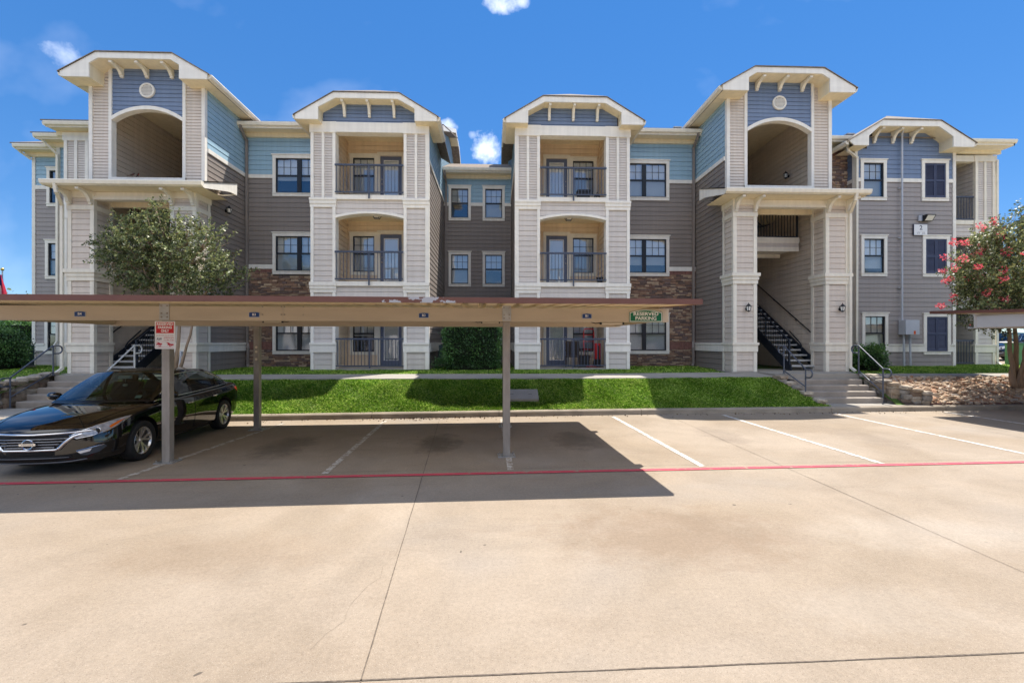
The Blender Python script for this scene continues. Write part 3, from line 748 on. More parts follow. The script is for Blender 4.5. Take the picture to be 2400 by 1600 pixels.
# ---- balcony doors
def make_door(x, y, z, glass_mat='glass', hinge='r'):
    w, h = .84, 2.07
    g = MB(); F = .13
    g.box(0, F, 0, .05, 0, h); g.box(w-F, w, 0, .05, 0, h); g.box(F, w-F, 0.001, .05, h-.15, h); g.box(F, w-F, 0.001, .05, 0, .24)
    d = g.build('balcony_door', M['door_paint'], BLD); d.location = Vector((x, y, z))-B0
    g = MB()
    for a in ((F,F+.03,.24,h-.15),(w-F-.03,w-F,.24,h-.15),(F+.03,w-F-.03,.24,.27),(F+.03,w-F-.03,h-.18,h-.15)): g.box(a[0],a[1],-.008,.045,a[2],a[3])
    g.build('lite_frame', M['white'], d)
    g = MB(); g.quad((F+.03,.02,.27),(w-F-.03,.02,.27),(w-F-.03,.02,h-.18),(F+.03,.02,h-.18)); g.build('pane', M['glass'], d)
    g = MB(); n = 44
    for i in range(n):
        zz = h-.19-i*.036; g.quad((F+.03,.05,zz),(w-F-.03,.05,zz),(w-F-.03,.066,zz-.033),(F+.03,.066,zz-.033), 0)
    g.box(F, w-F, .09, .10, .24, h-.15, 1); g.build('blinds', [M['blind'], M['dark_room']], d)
    kx = F*.5 if hinge == 'r' else w-F*.5
    g = MB(); g.lathe([(0,-.07),(.025,-.065),(.03,-.05),(.012,-.035),(.012,0)], (kx,0,.96), 'y', 10); g.lathe([(0,-.03),(.022,-.025),(.024,0)], (kx,0,1.16), 'y', 10)
    g.build('handle', M['chrome'], d, smooth=True)
    return d

# ---- balcony railing, in local x from 0 to w
def make_railing(w, mat, n, post=True, h=1.07):
    g = MB()
    g.box(0, w, -.03, .03, h-.06, h); g.box(0, w, -.018, .018, .06, .10)
    for i in range(n):
        x = w*(i+.5)/n; g.box(x-.009, x+.009, -.009, .009, .10, h-.06)
    if post: g.box(w*.5-.025, w*.5+.025, -.045, -.012, -.15, h-.04)
    return g

# ---- balcony towers
DB, DBI = 16.4, 18.1
def bracket_knee(g, x, y_wall, y_out, z_top, drop, w=.09, mi=0):
    """scrolled wooden bracket: side profile swept across w"""
    d = y_wall-y_out
    prof = [(y_wall, z_top), (y_out, z_top), (y_out, z_top-.07)]
    for i in range(9):
        t = i/8; a = t*math.pi/2
        prof.append((y_out+.08+(d-.16)*math.sin(a)*0.92, z_top-.07-(drop-.14)*(1-math.cos(a))))
    prof += [(y_wall-.07, z_top-drop+.06), (y_wall-.07, z_top-drop), (y_wall, z_top-drop)]
    g.prism(prof, 'x', x-w/2, x+w/2, mi)
def balcony_tower(c, s):
    X = lambda l: c+s*l
    def R2(a, b): return (min(X(a), X(b)), max(X(a), X(b)))
    hw, ho = 2.07, 1.20            # half width of tower, half width of opening
    top = 9.78
    # pilasters
    for sd in (-1, 1):
        a, b = R2(sd*ho, sd*hw); tr = MB()
        siding(tr, 'y', DB, -1, rect(a+.05, b-.05, F1, 6.8), mi=1); siding(tr, 'y', DB, -1, rect(a+.05, b-.05, 6.8, 9.5), course=.0925, mi=1)
        for (z0, z1) in ((1.0, 1.62), (1.96, 3.74), (4.10, 6.76), (7.08, 9.40)):
            tr.box(a, a+.105, DB-.045, DB+.05, z0, z1); tr.box(b-.105, b, DB-.045, DB+.05, z0, z1)
        m = (a+b)/2; tr.box(m-.045, m+.045, DB-.043, DB+.05, 7.08, 9.40)
        # capitals and water table
        for (z0, z1, o) in ((1.62, 1.88, .055), (1.88, 1.96, .085), (3.74, 3.86, .05), (3.86, 3.98, .075), (3.98, 4.10, .10), (6.76, 6.88, .05), (6.88, 7.0, .075), (7.0, 7.08, .10)):
            tr.box(a-.02-.3*(o-.05), b+.02+.3*(o-.05), DB-o, DB+.06, z0, z1)
        tr.box(a-.03, b+.03, DB-.07, DB+.06, 9.40, top)
        # inner reveal of the opening
        xi = X(sd*ho); tr.box(min(xi, xi-sd*s*-.02), max(xi, xi-sd*s*-.02), DB+.05, DB+.30, F1, 9.42)
        bp(tr, 'balcony_pilaster', [M['trim_white'], M['siding_beige']])
    a, b = R2(-ho, ho)
    tr = MB(); tr.box(a+.0, b-.0, DB-.06, DB+.28, 9.42, top-.01); bp(tr, 'balcony_header', M['trim_white'])
    for fz, nxt in ((F2, True), (F3, True)):
        tr = MB(); tr.box(a, b, DB-.065, DB+.30, fz-.16, fz+.0); bp(tr, 'balcony_edge', M['trim_white'])
        za, zc = fz-.72, fz-.58
        arc_o = arch_arc(a-.001, b+.001, za+.0, zc+.0)
        beige = MB(); siding(beige, 'y', DB+.01, -1, [(b, za), (b, fz-.16), (a, fz-.16), (a, za)] + arc_o[1:-1]); bp(beige, 'spandrel', M['siding_beige'])
        arc_i = arch_arc(a, b, za-.10, zc-.075)
        tr = MB(); tr.prism(arc_o + arc_i[::-1], 'y', DB-.055, DB+.30); bp(tr, 'arch_trim', M['trim_white'])
    # floors, ceilings, inner walls
    for fz, cz in ((F1, 3.55), (F2, 6.70), (F3, 9.85)):
        g = MB(); g.box(a-.3, b+.3, DB+.02, DBI+.1, fz-.16, fz+(.045 if fz == F1 else .0)); bp(g, 'balcony_floor', M['concrete'])
        g = MB()
        if fz == F1: g.box(a, b, DB-.06, DB+.02, fz-.1, fz+.045); bp(g, 'patio_edge', M['concrete'])
        g = MB(); g.box(a-.3, b+.3, DB+.31, DBI+.1, cz, cz+.08); bp(g, 'balcony_ceiling', M['soffit'])
        wl_, wr_ = R2(-1.115, -.285); dl, dr = R2(-.055, .785)
        wz = fz+.60; hz = fz+2.02
        g = MB()
        hole_w = rect(wl_-.02, wr_+.02, wz-.02, hz+.02); hole_d = rect(dl, dr, fz-.1, fz+2.08)
        siding(g, 'y', DBI, -1, rect(a-.3, b+.3, fz, cz), [hole_w, hole_d]); bp(g, 'balcony_back_wall', M['porch_wall'])
        side_wall('balcony_side_wall', 'porch_wall', 'x', a-.12, 1, rect(DB+.30, DBI, fz, cz)); side_wall('balcony_side_wall', 'porch_wall', 'x', b+.12, -1, rect(DB+.30, DBI, fz, cz))
        w = make_window('single', .83, 1.40, wl_, DBI, wz, blind=random.choice((.9, .55, 1.0)), trim='trim_cream')
        make_door(dl, DBI+.01, fz+.01, hinge='r' if s > 0 else 'l')
        g = MB(); g.box(dl-.11, dl, DBI-.05, DBI+.06, fz, fz+2.09); g.box(dr, dr+.11, DBI-.05, DBI+.06, fz, fz+2.09); g.box(dl-.12, dr+.12, DBI-.055, DBI+.06, fz+2.09, fz+2.23)
        bp(g, 'door_casing', M['trim_cream'])
        r = make_railing(b-a, None, 20).build('balcony_railing', M['rail_paint'], BLD); r.location = Vector((a, DB+.0 if fz == F1 else DB-.10, fz+(.05 if fz == F1 else .0)))-B0
    # gable
    g = MB(); siding(g, 'y', DB, -1, [(c-1.64,top-.02),(c+1.62,top-.02),(c+1.62,10.13),(c+1.06,10.46),(c-1.06,10.46),(c-1.64,10.13)], course=.13); bp(g, 'gable_panel', M['siding_steel'])
    ro = gable_roof(c, 15.95, 20.2, [(-2.44, 9.83), (-1.13, 10.615), (1.13, 10.615), (2.44, 9.83)], [(2.42,9.67),(1.655,9.67),(1.655,10.10),(1.07,10.42),(-1.07,10.42),(-1.655,10.10),(-1.655,9.67),(-2.42,9.67)], DB, 17.7)
    for dx in (-.87, 0, .87):
        g = MB(); bracket_knee(g, c+dx, DB-.02, 16.0, 10.41, .46, .085); bp(g, 'gable_bracket', M['trim_cream'])

def gable_roof(c, yf, yb, top, inner, ywall, yg, fascia_t=.05):
    """clipped gable: top = outer outline, inner = lower outline of the fascia board (running back), both relative to c"""
    T = [(c+x, z) for x, z in top]; I = [(c+x, z) for x, z in inner]
    g = MB(); g.prism(T+I, 'y', yf, yf+fascia_t); bp(g, 'gable_fascia', M['trim_white'])
    # soffit behind the fascia
    g = MB()
    for (p, q) in zip(I, I[1:]): g.quad((p[0], yf+fascia_t, p[1]), (q[0], yf+fascia_t, q[1]), (q[0], ywall+.02, q[1]), (p[0], ywall+.02, p[1]))
    # side eave soffits running back
    for x_tip, x_in, z in ((T[0][0], I[-2][0], I[-1][1]), (T[-1][0], I[1][0], I[0][1])):
        xw = c+math.copysign(abs(x_in-c)-.1, x_in-c)
        g.quad((I[-1][0] if x_tip < c else I[0][0], ywall, z), (xw, ywall, z), (xw, yg, z), (I[-1][0] if x_tip < c else I[0][0], yg, z))
    bp(g, 'gable_soffit', M['soffit'])
    # side fascia with gutter
    for x_tip, sg in ((T[0][0], -1), (T[-1][0], 1)):
        g = MB(); z = T[0][1]
        g.prism([(x_tip, z), (x_tip+sg*.10, z), (x_tip+sg*.11, z-.03), (x_tip+sg*.085, z-.115), (x_tip+sg*.02, z-.13), (x_tip-sg*.02, z-.155), (x_tip-sg*.02, z)], 'y', yf+fascia_t+.002, yg)
        bp(g, 'gutter', M['trim_cream'])
    # roof planes: hip clip at the front, ridge behind
    sl = (T[1][1]-T[0][1])/(T[1][0]-T[0][0]); zr = T[0][1]+sl*(c-T[0][0]); yr = yf+(zr-T[1][1])/sl*1.0
    t = .03; g = MB()
    f = lambda p, o=.0: (p[0], yf-.03, p[1]+t)
    ov = .06
    A = (T[0][0]-ov, yf-.03, T[0][1]-ov*sl+t); Bq = f(T[1]); Cq = f(T[2]); D = (T[3][0]+ov, yf-.03, T[3][1]-ov*sl+t)
    Rg = (c, yr, zr+t); A2 = (A[0], yb, A[2]); D2_ = (D[0], yb, D[2]); R2_ = (c, yb, zr+t)
    g.add([A,Bq,Rg,R2_,A2], [(0,4,3,2,1)]); g.add([D,Cq,Rg,R2_,D2_], [(0,1,2,3,4)]); g.add([Bq,Cq,Rg], [(0,1,2)])
    # thin edge of the shingles
    for p, q in ((A,Bq),(Bq,Cq),(Cq,D)): g.quad(p, q, (q[0],q[1],q[2]-.032), (p[0],p[1],p[2]-.032))
    for p, q in ((A,A2),(D,D2_)): g.quad(p, q, (q[0],q[1],q[2]-.032), (p[0],p[1],p[2]-.032))
    bp(g, 'roof', M['shingle'])
balcony_tower(-4.465, 1)
balcony_tower(2.81, -1)

# ---- main blocks
def stone_panel(x0, x1, z0, z1, y, holes, soldier, seed):
    rnd = random.Random(seed); g = MB()
    zc = sorted(set([z0, z1]+[min(max(q, z0), z1) for hh in holes for q in hh[2:]]))
    for za, zb_ in zip(zc, zc[1:]):
        segs = [(x0, x1)]
        for (hx0, hx1, hz0, hz1) in holes:
            if zb_ > hz0+.01 and za < hz1-.01: segs = [t for (p, q) in segs for t in ((p, min(q, hx0+.05)), (max(p, hx1-.05), q)) if t[1] > t[0]]
        for p, q in segs: g.quad((p,y+.012,za),(q,y+.012,za),(q,y+.012,zb_),(p,y+.012,zb_), 7)
    z = z0
    bands = sorted(soldier)
    while z < z1-.02:
        sb = next((b for b in bands if b[0]-1e-3 <= z < b[1]-1e-3), None)
        if sb: h = sb[1]-z
        else:
            h = rnd.choice((.035,.045,.055,.07,.085)); nb = next((b[0] for b in bands if z < b[0]-1e-3 < z+h), None)
            if nb: h = nb-z
            h = min(h, z1-z)
        if h < .012: z += h; continue
        x = x0-rnd.uniform(0, .2)
        while x < x1:
            w = .072 if sb else rnd.uniform(.08, .34)
            a, b = max(x, x0), min(x+w, x1)
            segs = [(a, b)]
            for (hx0, hx1, hz0, hz1) in holes:
                if z+h > hz0 and z < hz1:
                    segs = [t for (p, q) in segs for t in ((p, min(q, hx0)), (max(p, hx1), q)) if t[1]-t[0] > .015]
            for a, b in segs:
                o = rnd.uniform(.0, .022) if sb else rnd.uniform(-.012, .032)
                mi = 6 if sb else rnd.choice((0,0,1,1,2,2,2,3,3,4,5,5))
                g.box(a+.004, b-.004, y-.012-o, y+.03, z+.004, z+h-.004, mi)
            x += w
        z += h
    return bp(g, 'stone_wall', STONE+[M['brick'], M['mortar']])
def hole_of(x, y, w, z, h): return rect(x-.03, x+w+.03, z-.03, z+h+.03)
BAND0, BAND1 = 8.43, 8.57
def recess_wall(x0, x1, wx, seed):
    hs = [hole_of(wx, 0, 1.8, z, 1.37) for z in (7.85, 4.78, 1.63)]
    side_wall('recess_upper_siding', 'siding_blue', 'y', D2, -1, rect(x0, x1, BAND1, 10.3), [hs[0]])
    side_wall('recess_lower_siding', 'siding_brown', 'y', D2, -1, rect(x0, x1, 5.02, BAND0), hs[:2])
    for a, b in ((x0, wx-.12), (wx+1.92, x1)):
        belt(a, b, D2-.035, D2+.03, BAND0, BAND1); belt(a, b, D2-.04, D2+.03, 4.86, 5.03)
    stone_panel(x0, x1, .95, 4.86, D2, [(wx-.12, wx+1.92, 4.64, 6.4), (wx-.12, wx+1.92, 1.49, 3.17)], [(4.72, 4.86), (1.68, 1.99)], seed)
recess_wall(-9.83, -6.4, -8.65, 1)
recess_wall(4.75, 8.16, 5.15, 2)
# centre link
hs = [hole_of(x, 0, .79, z, 1.36) for x in (-2.05, -.47) for z in (7.75, 4.68, 1.6)]
side_wall('link_upper_siding', 'siding_blue', 'y', D3, -1, rect(-2.42, .76, 8.46, 9.75), hs)
side_wall('link_lower_siding', 'siding_brown', 'y', D3, -1, rect(-2.42, .76, F1-.1, 8.31), hs)
for a, b in ((-2.42, -2.17), (-1.14, -.59), (.44, .76)): belt(a, b, D3-.035, D3+.03, 8.31, 8.46)
# side walls of the blocks facing the centre, with the rake above
for xw, sg, xin in ((-2.4, 1, -2.0), (.74, -1, .34)):
    side_wall('block_side_upper_siding', 'siding_blue', 'x', xw, sg, [(DB+.10,BAND1),(30,BAND1),(30,10.3),(25.4,12.5),(23.4,12.5),(18.6,10.6),(18.2,9.85),(DB+.10,9.6)])
    side_wall('block_side_lower_siding', 'siding_brown', 'x', xw, sg, rect(DB+.10, 30, 1.95, BAND0))
    side_wall('block_side_base_siding', 'siding_brown', 'x', xw, sg, rect(DB+.10, 30, F1-.1, 1.62))
    x0, x1 = sorted((xw-sg*.03, xw+sg*.04))
    belt(x0, x1, DB+.095, 30, BAND0, BAND1); belt(x0-.01, x1+.01, DB+.095, 30, 1.62, 1.95); belt(x0, x1, DB-.04, DB+.09, F1, 9.6)
    # rake overhang of the big gable end
    out = [(17.7,10.35),(23.3,12.82),(25.5,12.82),(31,10.4)]
    g = MB(); o2 = [(y, z-.20) for y, z in out]
    a, b = sorted((xin, xin-sg*.05)); g.prism(out+o2[::-1], 'x', a, b); bp(g, 'gable_fascia', M['trim_white'])
    g = MB()
    for p, q in zip(o2, o2[1:]): g.quad((xin-sg*.05,p[0],p[1]),(xin-sg*.05,q[0],q[1]),(xw,q[0],q[1]),(xw,p[0],p[1]))
    bp(g, 'gable_soffit', M['soffit'])
# eaves of the recesses and the link, with gutters
def eave(x0, x1, yw, z_s, over, rise=.18, cap0=False, cap1=False):
    yo = yw-over
    g = MB(); g.quad((x0,yo,z_s),(x1,yo,z_s),(x1,yw+.05,z_s),(x0,yw+.05,z_s)); g.box(x0, x1, yw-.10, yw+.02, z_s-.16, z_s-.002); bp(g, 'eave_soffit', M['soffit'])
    g = MB(); g.box(x0, x1, yo, yo+.03, z_s-.02, z_s+rise); bp(g, 'eave_fascia', M['trim_cream'])
    g = MB(); z = z_s+rise
    g.prism([(yo, z), (yo-.11, z), (yo-.12, z-.03), (yo-.09, z-.12), (yo-.03, z-.135), (yo-.002, z-.135)], 'x', x0, x1); bp(g, 'gutter', M['trim_cream'])
eave(-9.85, -6.3, D2, 10.18, .55); eave(4.6, 8.2, D2, 10.18, .55)
eave(-2.42, .76, D3, 9.72, .50, .17)
# roofs of the main blocks and link
def main_roof(x0, x1, ye, ze, yr, zr, yb, zb):
    g = MB(); t = .05
    g.add([(x0,ye,ze),(x1,ye,ze),(x1,yr,zr),(x0,yr,zr),(x1,yb,zb),(x0,yb,zb)], [(0,1,2,3),(3,2,4,5)])
    g.add([(x0,ye,ze-t),(x1,ye,ze-t),(x1,yr,zr-t),(x0,yr,zr-t),(x1,yb,zb-t),(x0,yb,zb-t)], [(3,2,1,0),(5,4,2,3)])
    g.add([(x0,ye,ze),(x1,ye,ze),(x1,ye,ze-t),(x0,ye,ze-t)], [(0,3,2,1)])
    g.add([(x0,ye,ze),(x0,yr,zr),(x0,yb,zb),(x0,ye,ze-t),(x0,yr,zr-t),(x0,yb,zb-t)], [(0,1,4,3),(1,2,5,4)])
    g.add([(x1,ye,ze),(x1,yr,zr),(x1,yb,zb),(x1,ye,ze-t),(x1,yr,zr-t),(x1,yb,zb-t)], [(0,3,4,1),(1,4,5,2)])
    return bp(g, 'roof', M['shingle'])
main_roof(-9.86, -2.0, 17.70, 10.40, 24.4, 12.86, 31.2, 10.40)
main_roof(.34, 8.2, 17.70, 10.40, 24.4, 12.86, 31.2, 10.40)
main_roof(-2.42, .76, 20.75, 9.92, 24.2, 11.4, 28, 9.8)
# back walls close the blocks
g = MB(); g.box(-20, -2.4, 30, 30.2, .9, 10.3); g.box(.74, 22, 30, 30.2, .9, 10.3); g.box(-2.4, .74, 27.5, 27.7, .9, 9.7); bp(g, 'back_wall', M['siding_brown'])
# small roof vents showing above the eaves
for x, y, z in ((-7.3, 18.0, 10.52), (7.3, 18.1, 10.55), (14.6, 18.3, 10.5)):
    g = MB(); g.box(x-.16, x+.16, y-.14, y+.14, z, z+.05); g.box(x-.12, x+.12, y-.1, y+.1, z-.12, z); bp(g, 'roof_vent', M['galv'])

# ---- stair towers
DT, DP = 15.8, 15.3
def stair_tower(c, s):
    X = lambda l: c+s*l
    def S(a, b): return tuple(sorted((X(a), X(b))))
    a, b = S(-1.9, 1.9); oa, ob = S(-1.16, 1.16)
    top = 11.24
    bl = MB()
    arc_o = arch_arc(oa, ob, 9.55, 9.92, 22); arc_i = arch_arc(oa+.001, ob-.001, 9.42, 9.80, 22)
    siding(bl, 'y', DT, -1, [(ob,9.55),(ob,top),(oa,top),(oa,9.55)]+arc_o[1:-1], course=.142); bp(bl, 'gable_panel', M['siding_steel'])
    g = MB(); g.prism(arc_o+arc_i[::-1], 'y', DT-.06, DT+.16); bp(g, 'arch_trim', M['trim_white'])
    for sd in (-1, 1):
        g = MB()
        p, q = S(sd*1.16, sd*1.26); g.box(p, q, DT-.045, DT+.16, 7.35, top+.1)
        p, q = S(sd*1.79, sd*1.9); g.box(p-.001, q+.001, DT-.048, DT+.10, 7.2, 10.9)
        p, q = S(sd*1.26, sd*1.79); siding(g, 'y', DT, -1, rect(p, q, 7.2, 11.1), course=.105, mi=1)
        bp(g, 'stair_tower_pilaster', [M['trim_white'], M['siding_warm']])
    g = MB(); g.box(oa-.1, ob+.1, DT-.055, DT+.2, 7.36, 7.51); bp(g, 'arch_sill', M['trim_white'])
    # outer side walls: blue over brown with a belt, water table at the foot
    for sd in (-1, 1):
        xw = X(sd*1.9); sg = 1 if xw > c else -1
        side_wall('tower_side_upper_siding', 'siding_blue', 'x', xw, sg, rect(DT+.08, 24, BAND1, 10.62))
        side_wall('tower_side_lower_siding', 'siding_brown', 'x', xw, sg, rect(DT+.08, 24, 1.95, BAND0))
        side_wall('tower_side_base_siding', 'siding_brown', 'x', xw, sg, rect(DT+.08, 24, .92, 1.64))
        x0, x1 = sorted((xw-sg*.03, xw+sg*.04))
        belt(x0, x1, DT+.10, 24, BAND0, BAND1); belt(x0-.01, x1+.01, DT+.10, 24, 1.64, 1.88); belt(x0-.03, x1+.03, DT+.10, 24, 1.881, 1.95)
        # inner walls of the stairwell
        xi = X(sd*1.6); g = MB(); siding(g, 'x', xi, -sg, rect(DT+.16, 23, F1-.05, 10.5)); bp(g, 'stairwell_wall', M['stair_wall'])
        g = MB(); p, q = sorted((xi, xw)); g.box(p+.03, q-.03, DT+.02, DT+.15, F1, 11.0); bp(g, 'stairwell_jamb', M['stair_wall'])
    ia, ib = S(-1.6, 1.6)
    g = MB(); g.box(ia, ib, DT+.16, 23, 10.5, 10.56); bp(g, 'stairwell_ceiling', M['soffit'])
    g = MB(); siding(g, 'y', 23, -1, rect(ia, ib, F1-.05, 10.5)); bp(g, 'stairwell_back_wall', M['siding_brown'])
    g = MB(); g.box(ia, ib, 19.2, 23, F3-.18, F3); bp(g, 'stairwell_floor', M['concrete']); g = MB(); g.box(ia, ib, 20.5, 23, F2-.2, F2); bp(g, 'stairwell_floor', M['concrete'])
    g = MB(); g.box(ia, ib, DT+.16, 19.2, F3-.18, F3+.12); bp(g, 'stairwell_ceiling', M['soffit'])
    # half landing with its boxed edge
    la, lb = S(-1.6, 1.42); y0, y1 = 16.8, 18.0
    g = MB(); g.box(la, lb, y0+.02, y1, 5.50, 5.90); g.box(la, lb, y0-.02, y0+.05, 5.71, 5.92); g.box(la, lb, y0, y0+.04, 5.40, 5.56); g.box(la, lb, y1-.05, y1+.03, 5.36, 5.90)
    bp(g, 'half_landing', M['trim_cream'])
    g = MB(); siding(g, 'y', y0+.012, -1, rect(la+.02, lb-.02, 5.56, 5.71), course=.16); bp(g, 'half_landing_siding', M['siding_beige'])
    r = MB(); w = lb-la-.06
    r.box(0, w, -.025, .025, .02, .07); r.box(0, w, -.025, .025, .94, 1.0)
    for i in range(26):
        x = w*(i+.5)/26; r.box(x-.009, x+.009, -.009, .009, .07, .94)
    r.box(w*.43-.03, w*.43+.03, -.05, -.02, -.18, .95); r.box(0, .04, -.02, .02, 0, 1.0); r.box(w-.04, w, -.02, .02, 0, 1.0)
    r = r.build('landing_railing', M['stair_steel'], BLD); r.location = Vector((la+.03, y0+.03, 5.90))-B0
    g = MB(); g.tube([(X(-.6), y0+.35, 7.15), (X(.55), y0+.9, 6.55), (X(.85), y0+.9, 6.65)], .02, 8); bp(g, 'landing_handrail', M['black_metal'], smooth=True)
    # ---- portico
    for cx in (-1.51, 1.735):
        tr = MB()
        p, q = S(cx-.385, cx+.385)
        for (z0, z1) in ((.95, 1.65), (1.96, 3.97), (4.34, 6.27), (6.42, 6.67)):
            for x0, x1 in ((p, p+.09), (q-.09, q)):
                tr.box(x0, x1, DP-.03, DP+.06, z0, z1); tr.box(x0 if x0 == p else x0, x1, DP+.60, DP+.70, z0, z1)
            # side corner boards
            for xs in (p, q):
                x0, x1 = (xs-.03, xs+.02) if xs == p else (xs-.02, xs+.03)
                tr.box(x0, x1, DP-.028, DP+.09, z0, z1); tr.box(x0, x1, DP+.60, DP+.72, z0, z1)
            siding(tr, 'y', DP, -1, rect(p+.05, q-.05, z0, z1), mi=1)
            siding(tr, 'x', p, -1, rect(DP+.05, DP+.66, z0, z1), mi=1); siding(tr, 'x', q, 1, rect(DP+.05, DP+.66, z0, z1), mi=1)
        for (z0, z1, o) in ((1.65, 1.88, .05), (1.88, 1.96, .08), (3.97, 4.11, .05), (4.11, 4.23, .075), (4.23, 4.34, .11), (6.27, 6.42, .045)):
            tr.box(p-o, q+o, DP-o, DP+.70+o*.5, z0, z1)
        tr.box(p-.05, q+.05, DP-.05, DP+.75, 6.67, 6.86)
        bp(tr, 'portico_column', [M['trim_cream'], M['siding_warm']])
    pa, pb = S(-1.895, 2.12)
    g = MB(); i0, i1 = S(-1.125, 1.35); g.box(i0, i1, DP-.02, DP+.22, 6.61, 6.85); g.box(i0, i1, DP-.055, DP+.0, 6.60, 6.70); bp(g, 'portico_beam', M['trim_cream'])
    g = MB(); g.box(*S(-1.6, 1.6), DP+.66, DP+.80, 6.56, 6.84); bp(g, 'portico_inner_beam', M['soffit'])
    # shed roof of the portico
    e0, e1 = S(-2.5, 2.36); ye, yb_ = 14.68, 16.6
    g = MB(); g.quad((e0,ye,6.86),(e1,ye,6.86),(e1,DP+.72,6.86),(e0,DP+.72,6.86))
    for xs, xc in ((e0, pa), (e1, pb)):
        g.quad((xs,DP+.4,6.9),(xc,DP+.4,6.9),(xc,yb_,7.22),(xs,yb_,7.22))
    bp(g, 'portico_soffit', M['soffit'])
    g = MB(); z = 7.03
    g.prism([(ye, z), (ye-.11, z), (ye-.12, z-.03), (ye-.09, z-.13), (ye-.03, z-.15), (ye, z-.17), (ye+.03, z-.17), (ye+.03, z)], 'x', e0-.02, e1+.02); bp(g, 'gutter', M['trim_cream'])
    for xs in (e0, e1-.04):
        g = MB(); g.prism([(ye, 7.02), (yb_, 7.63), (yb_, 7.20), (yb_-.35, 7.20), (yb_-.6, 7.15), (ye+.1, 6.86), (ye, 6.86)], 'x', xs, xs+.04); bp(g, 'portico_fascia', M['trim_white'])
    g = MB()
    g.quad((e0-.02,ye-.03,7.04),(e1+.02,ye-.03,7.04),(e1+.02,yb_,7.66),(e0-.02,yb_,7.66)); g.quad((e0-.02,ye-.03,7.01),(e1+.02,ye-.03,7.01),(e1+.02,yb_,7.63),(e0-.02,yb_,7.63))
    bp(g, 'portico_roof', M['shingle'])
    for l in (-1.84, -1.17, 1.39, 2.07):
        g = MB(); bracket_knee(g, X(l), DP-.03, ye+.05, 6.85, .42, .10); bp(g, 'portico_bracket', M['trim_cream'])
    # ---- gable roof
    gable_roof(c, 15.2, 23.5, [(-2.33, 10.72), (-1.21, 11.36), (1.21, 11.36), (2.33, 10.72)], [(2.30,10.55),(1.42,10.55),(1.42,11.0),(1.14,11.17),(-1.14,11.17),(-1.42,11.0),(-1.42,10.55),(-2.30,10.55)], DT, 18.9)
    for dx in (-.82, 0, .82):
        g = MB(); bracket_knee(g, c+dx, DT-.01, 15.27, 11.15, .30, .10); bp(g, 'gable_bracket', M['trim_cream'])
    # round louvred vent
    g = MB(); g.lathe([(.25,.0),(.25,-.05),(.235,-.065),(.20,-.06),(.19,-.035)], (c, DT-.01, 10.44), 'y', 28)
    for i in range(8):
        zz = -.165+i*.047; hwid = math.sqrt(max(.001, .195**2-zz*zz)); g.add([(c-hwid,DT-.03,10.44+zz-.012),(c+hwid,DT-.03,10.44+zz-.012),(c+hwid,DT-.055,10.44+zz-.03),(c-hwid,DT-.055,10.44+zz-.03)], ((0,1,2,3),)); g.add([(c-hwid,DT-.03,10.44+zz+.022),(c+hwid,DT-.03,10.44+zz+.022),(c+hwid,DT-.055,10.44+zz-.03),(c-hwid,DT-.055,10.44+zz-.03)], ((3,2,1,0),))
    g.lathe([(0,-.02),(.20,-.02)], (c, DT-.01, 10.44), 'y', 28, 1); bp(g, 'gable_vent', [M['trim_white'], M['siding_brown']])
    # ---- metal stair, straight back
    lab = 'dark steel open stair inside the %s tower, seen %s' % (('left', 'behind the car and tree') if s < 0 else ('right', 'above its concrete steps'))
    root = empty('metal_stair', (X(.95), DT, .966), 0, lab, 'stairs', 'steel stairs inside the towers'); off = root.location
    n, rise, run = 17, (F2-.966)/17, .285
    x0, x1 = S(.42, 1.50); xa, xb = X(.42), X(1.50)
    for i in range(n):
        g = MB(); y = DT+.05+i*run; zt = .966+rise*(i+1)
        g.box(x0+.03, x1-.03, y, y+run+.02, zt-.055, zt); g.build('tread', M['tread'], root, off)
    for xx in (x0, x1):
        g = MB(); L = n*run
        g.prism([(DT-.05, .966), (DT-.05, 1.16), (DT+L, .966+n*rise+.14), (DT+L, .966+n*rise-.22), (DT+.22, .966)], 'x', xx-.02, xx+.02); g.build('stringer', M['stair_steel'], root, off)
    def rail(xr):
        g = MB(); sl = rise/run
        zf = lambda y: .966+(y-DT)*sl
        g.bar((xr, DT+.05, zf(DT)+1.05), (xr, DT+n*run, zf(DT+n*run)+1.05), .045, .045); g.bar((xr, DT+.05, zf(DT)+.24), (xr, DT+n*run, zf(DT+n*run)+.24), .03, .03)
        for i in range(44):
            y = DT+.12+i*(n*run-.15)/44; g.box(xr-.008, xr+.008, y-.008, y+.008, zf(y)+.2, zf(y)+1.04)
        for y in (DT+.05, DT+1.5, DT+3.0, DT+4.5): g.box(xr-.022, xr+.022, y-.022, y+.022, zf(y), zf(y)+1.06)
        return g.build('stair_railing', M['stair_steel'], root, off)
    rail(xa)
    g = MB(); zf = lambda y: .966+(y-DT)*rise/run; xr = X(1.535)
    g.tube([(xr, DT-.55, zf(DT)+.98), (xr, DT-.12, zf(DT)+.97), (xr, DT+n*run, zf(DT+n*run)+.95)], .02, 8)
    for y in (DT+.0, DT+1.4, DT+2.8, DT+4.2): g.tube([(xr, y, zf(y)+.97), (X(1.6), y, zf(y)+.90)], .011, 6)
    g.build('wall_handrail', M['black_metal'], root, off, smooth=False)
    g = MB(); g.tube([(X(1.44), DT+.9, zf(DT+.9)), (X(1.44), DT+.9, zf(DT+.9)+.30), (X(1.44), DT+1.0, zf(DT+.9)+.42), (X(1.44), DT+1.6, zf(DT+1.6)+.40)], .022, 8); g.build('short_rail', M['stair_steel'], root, off, smooth=True)
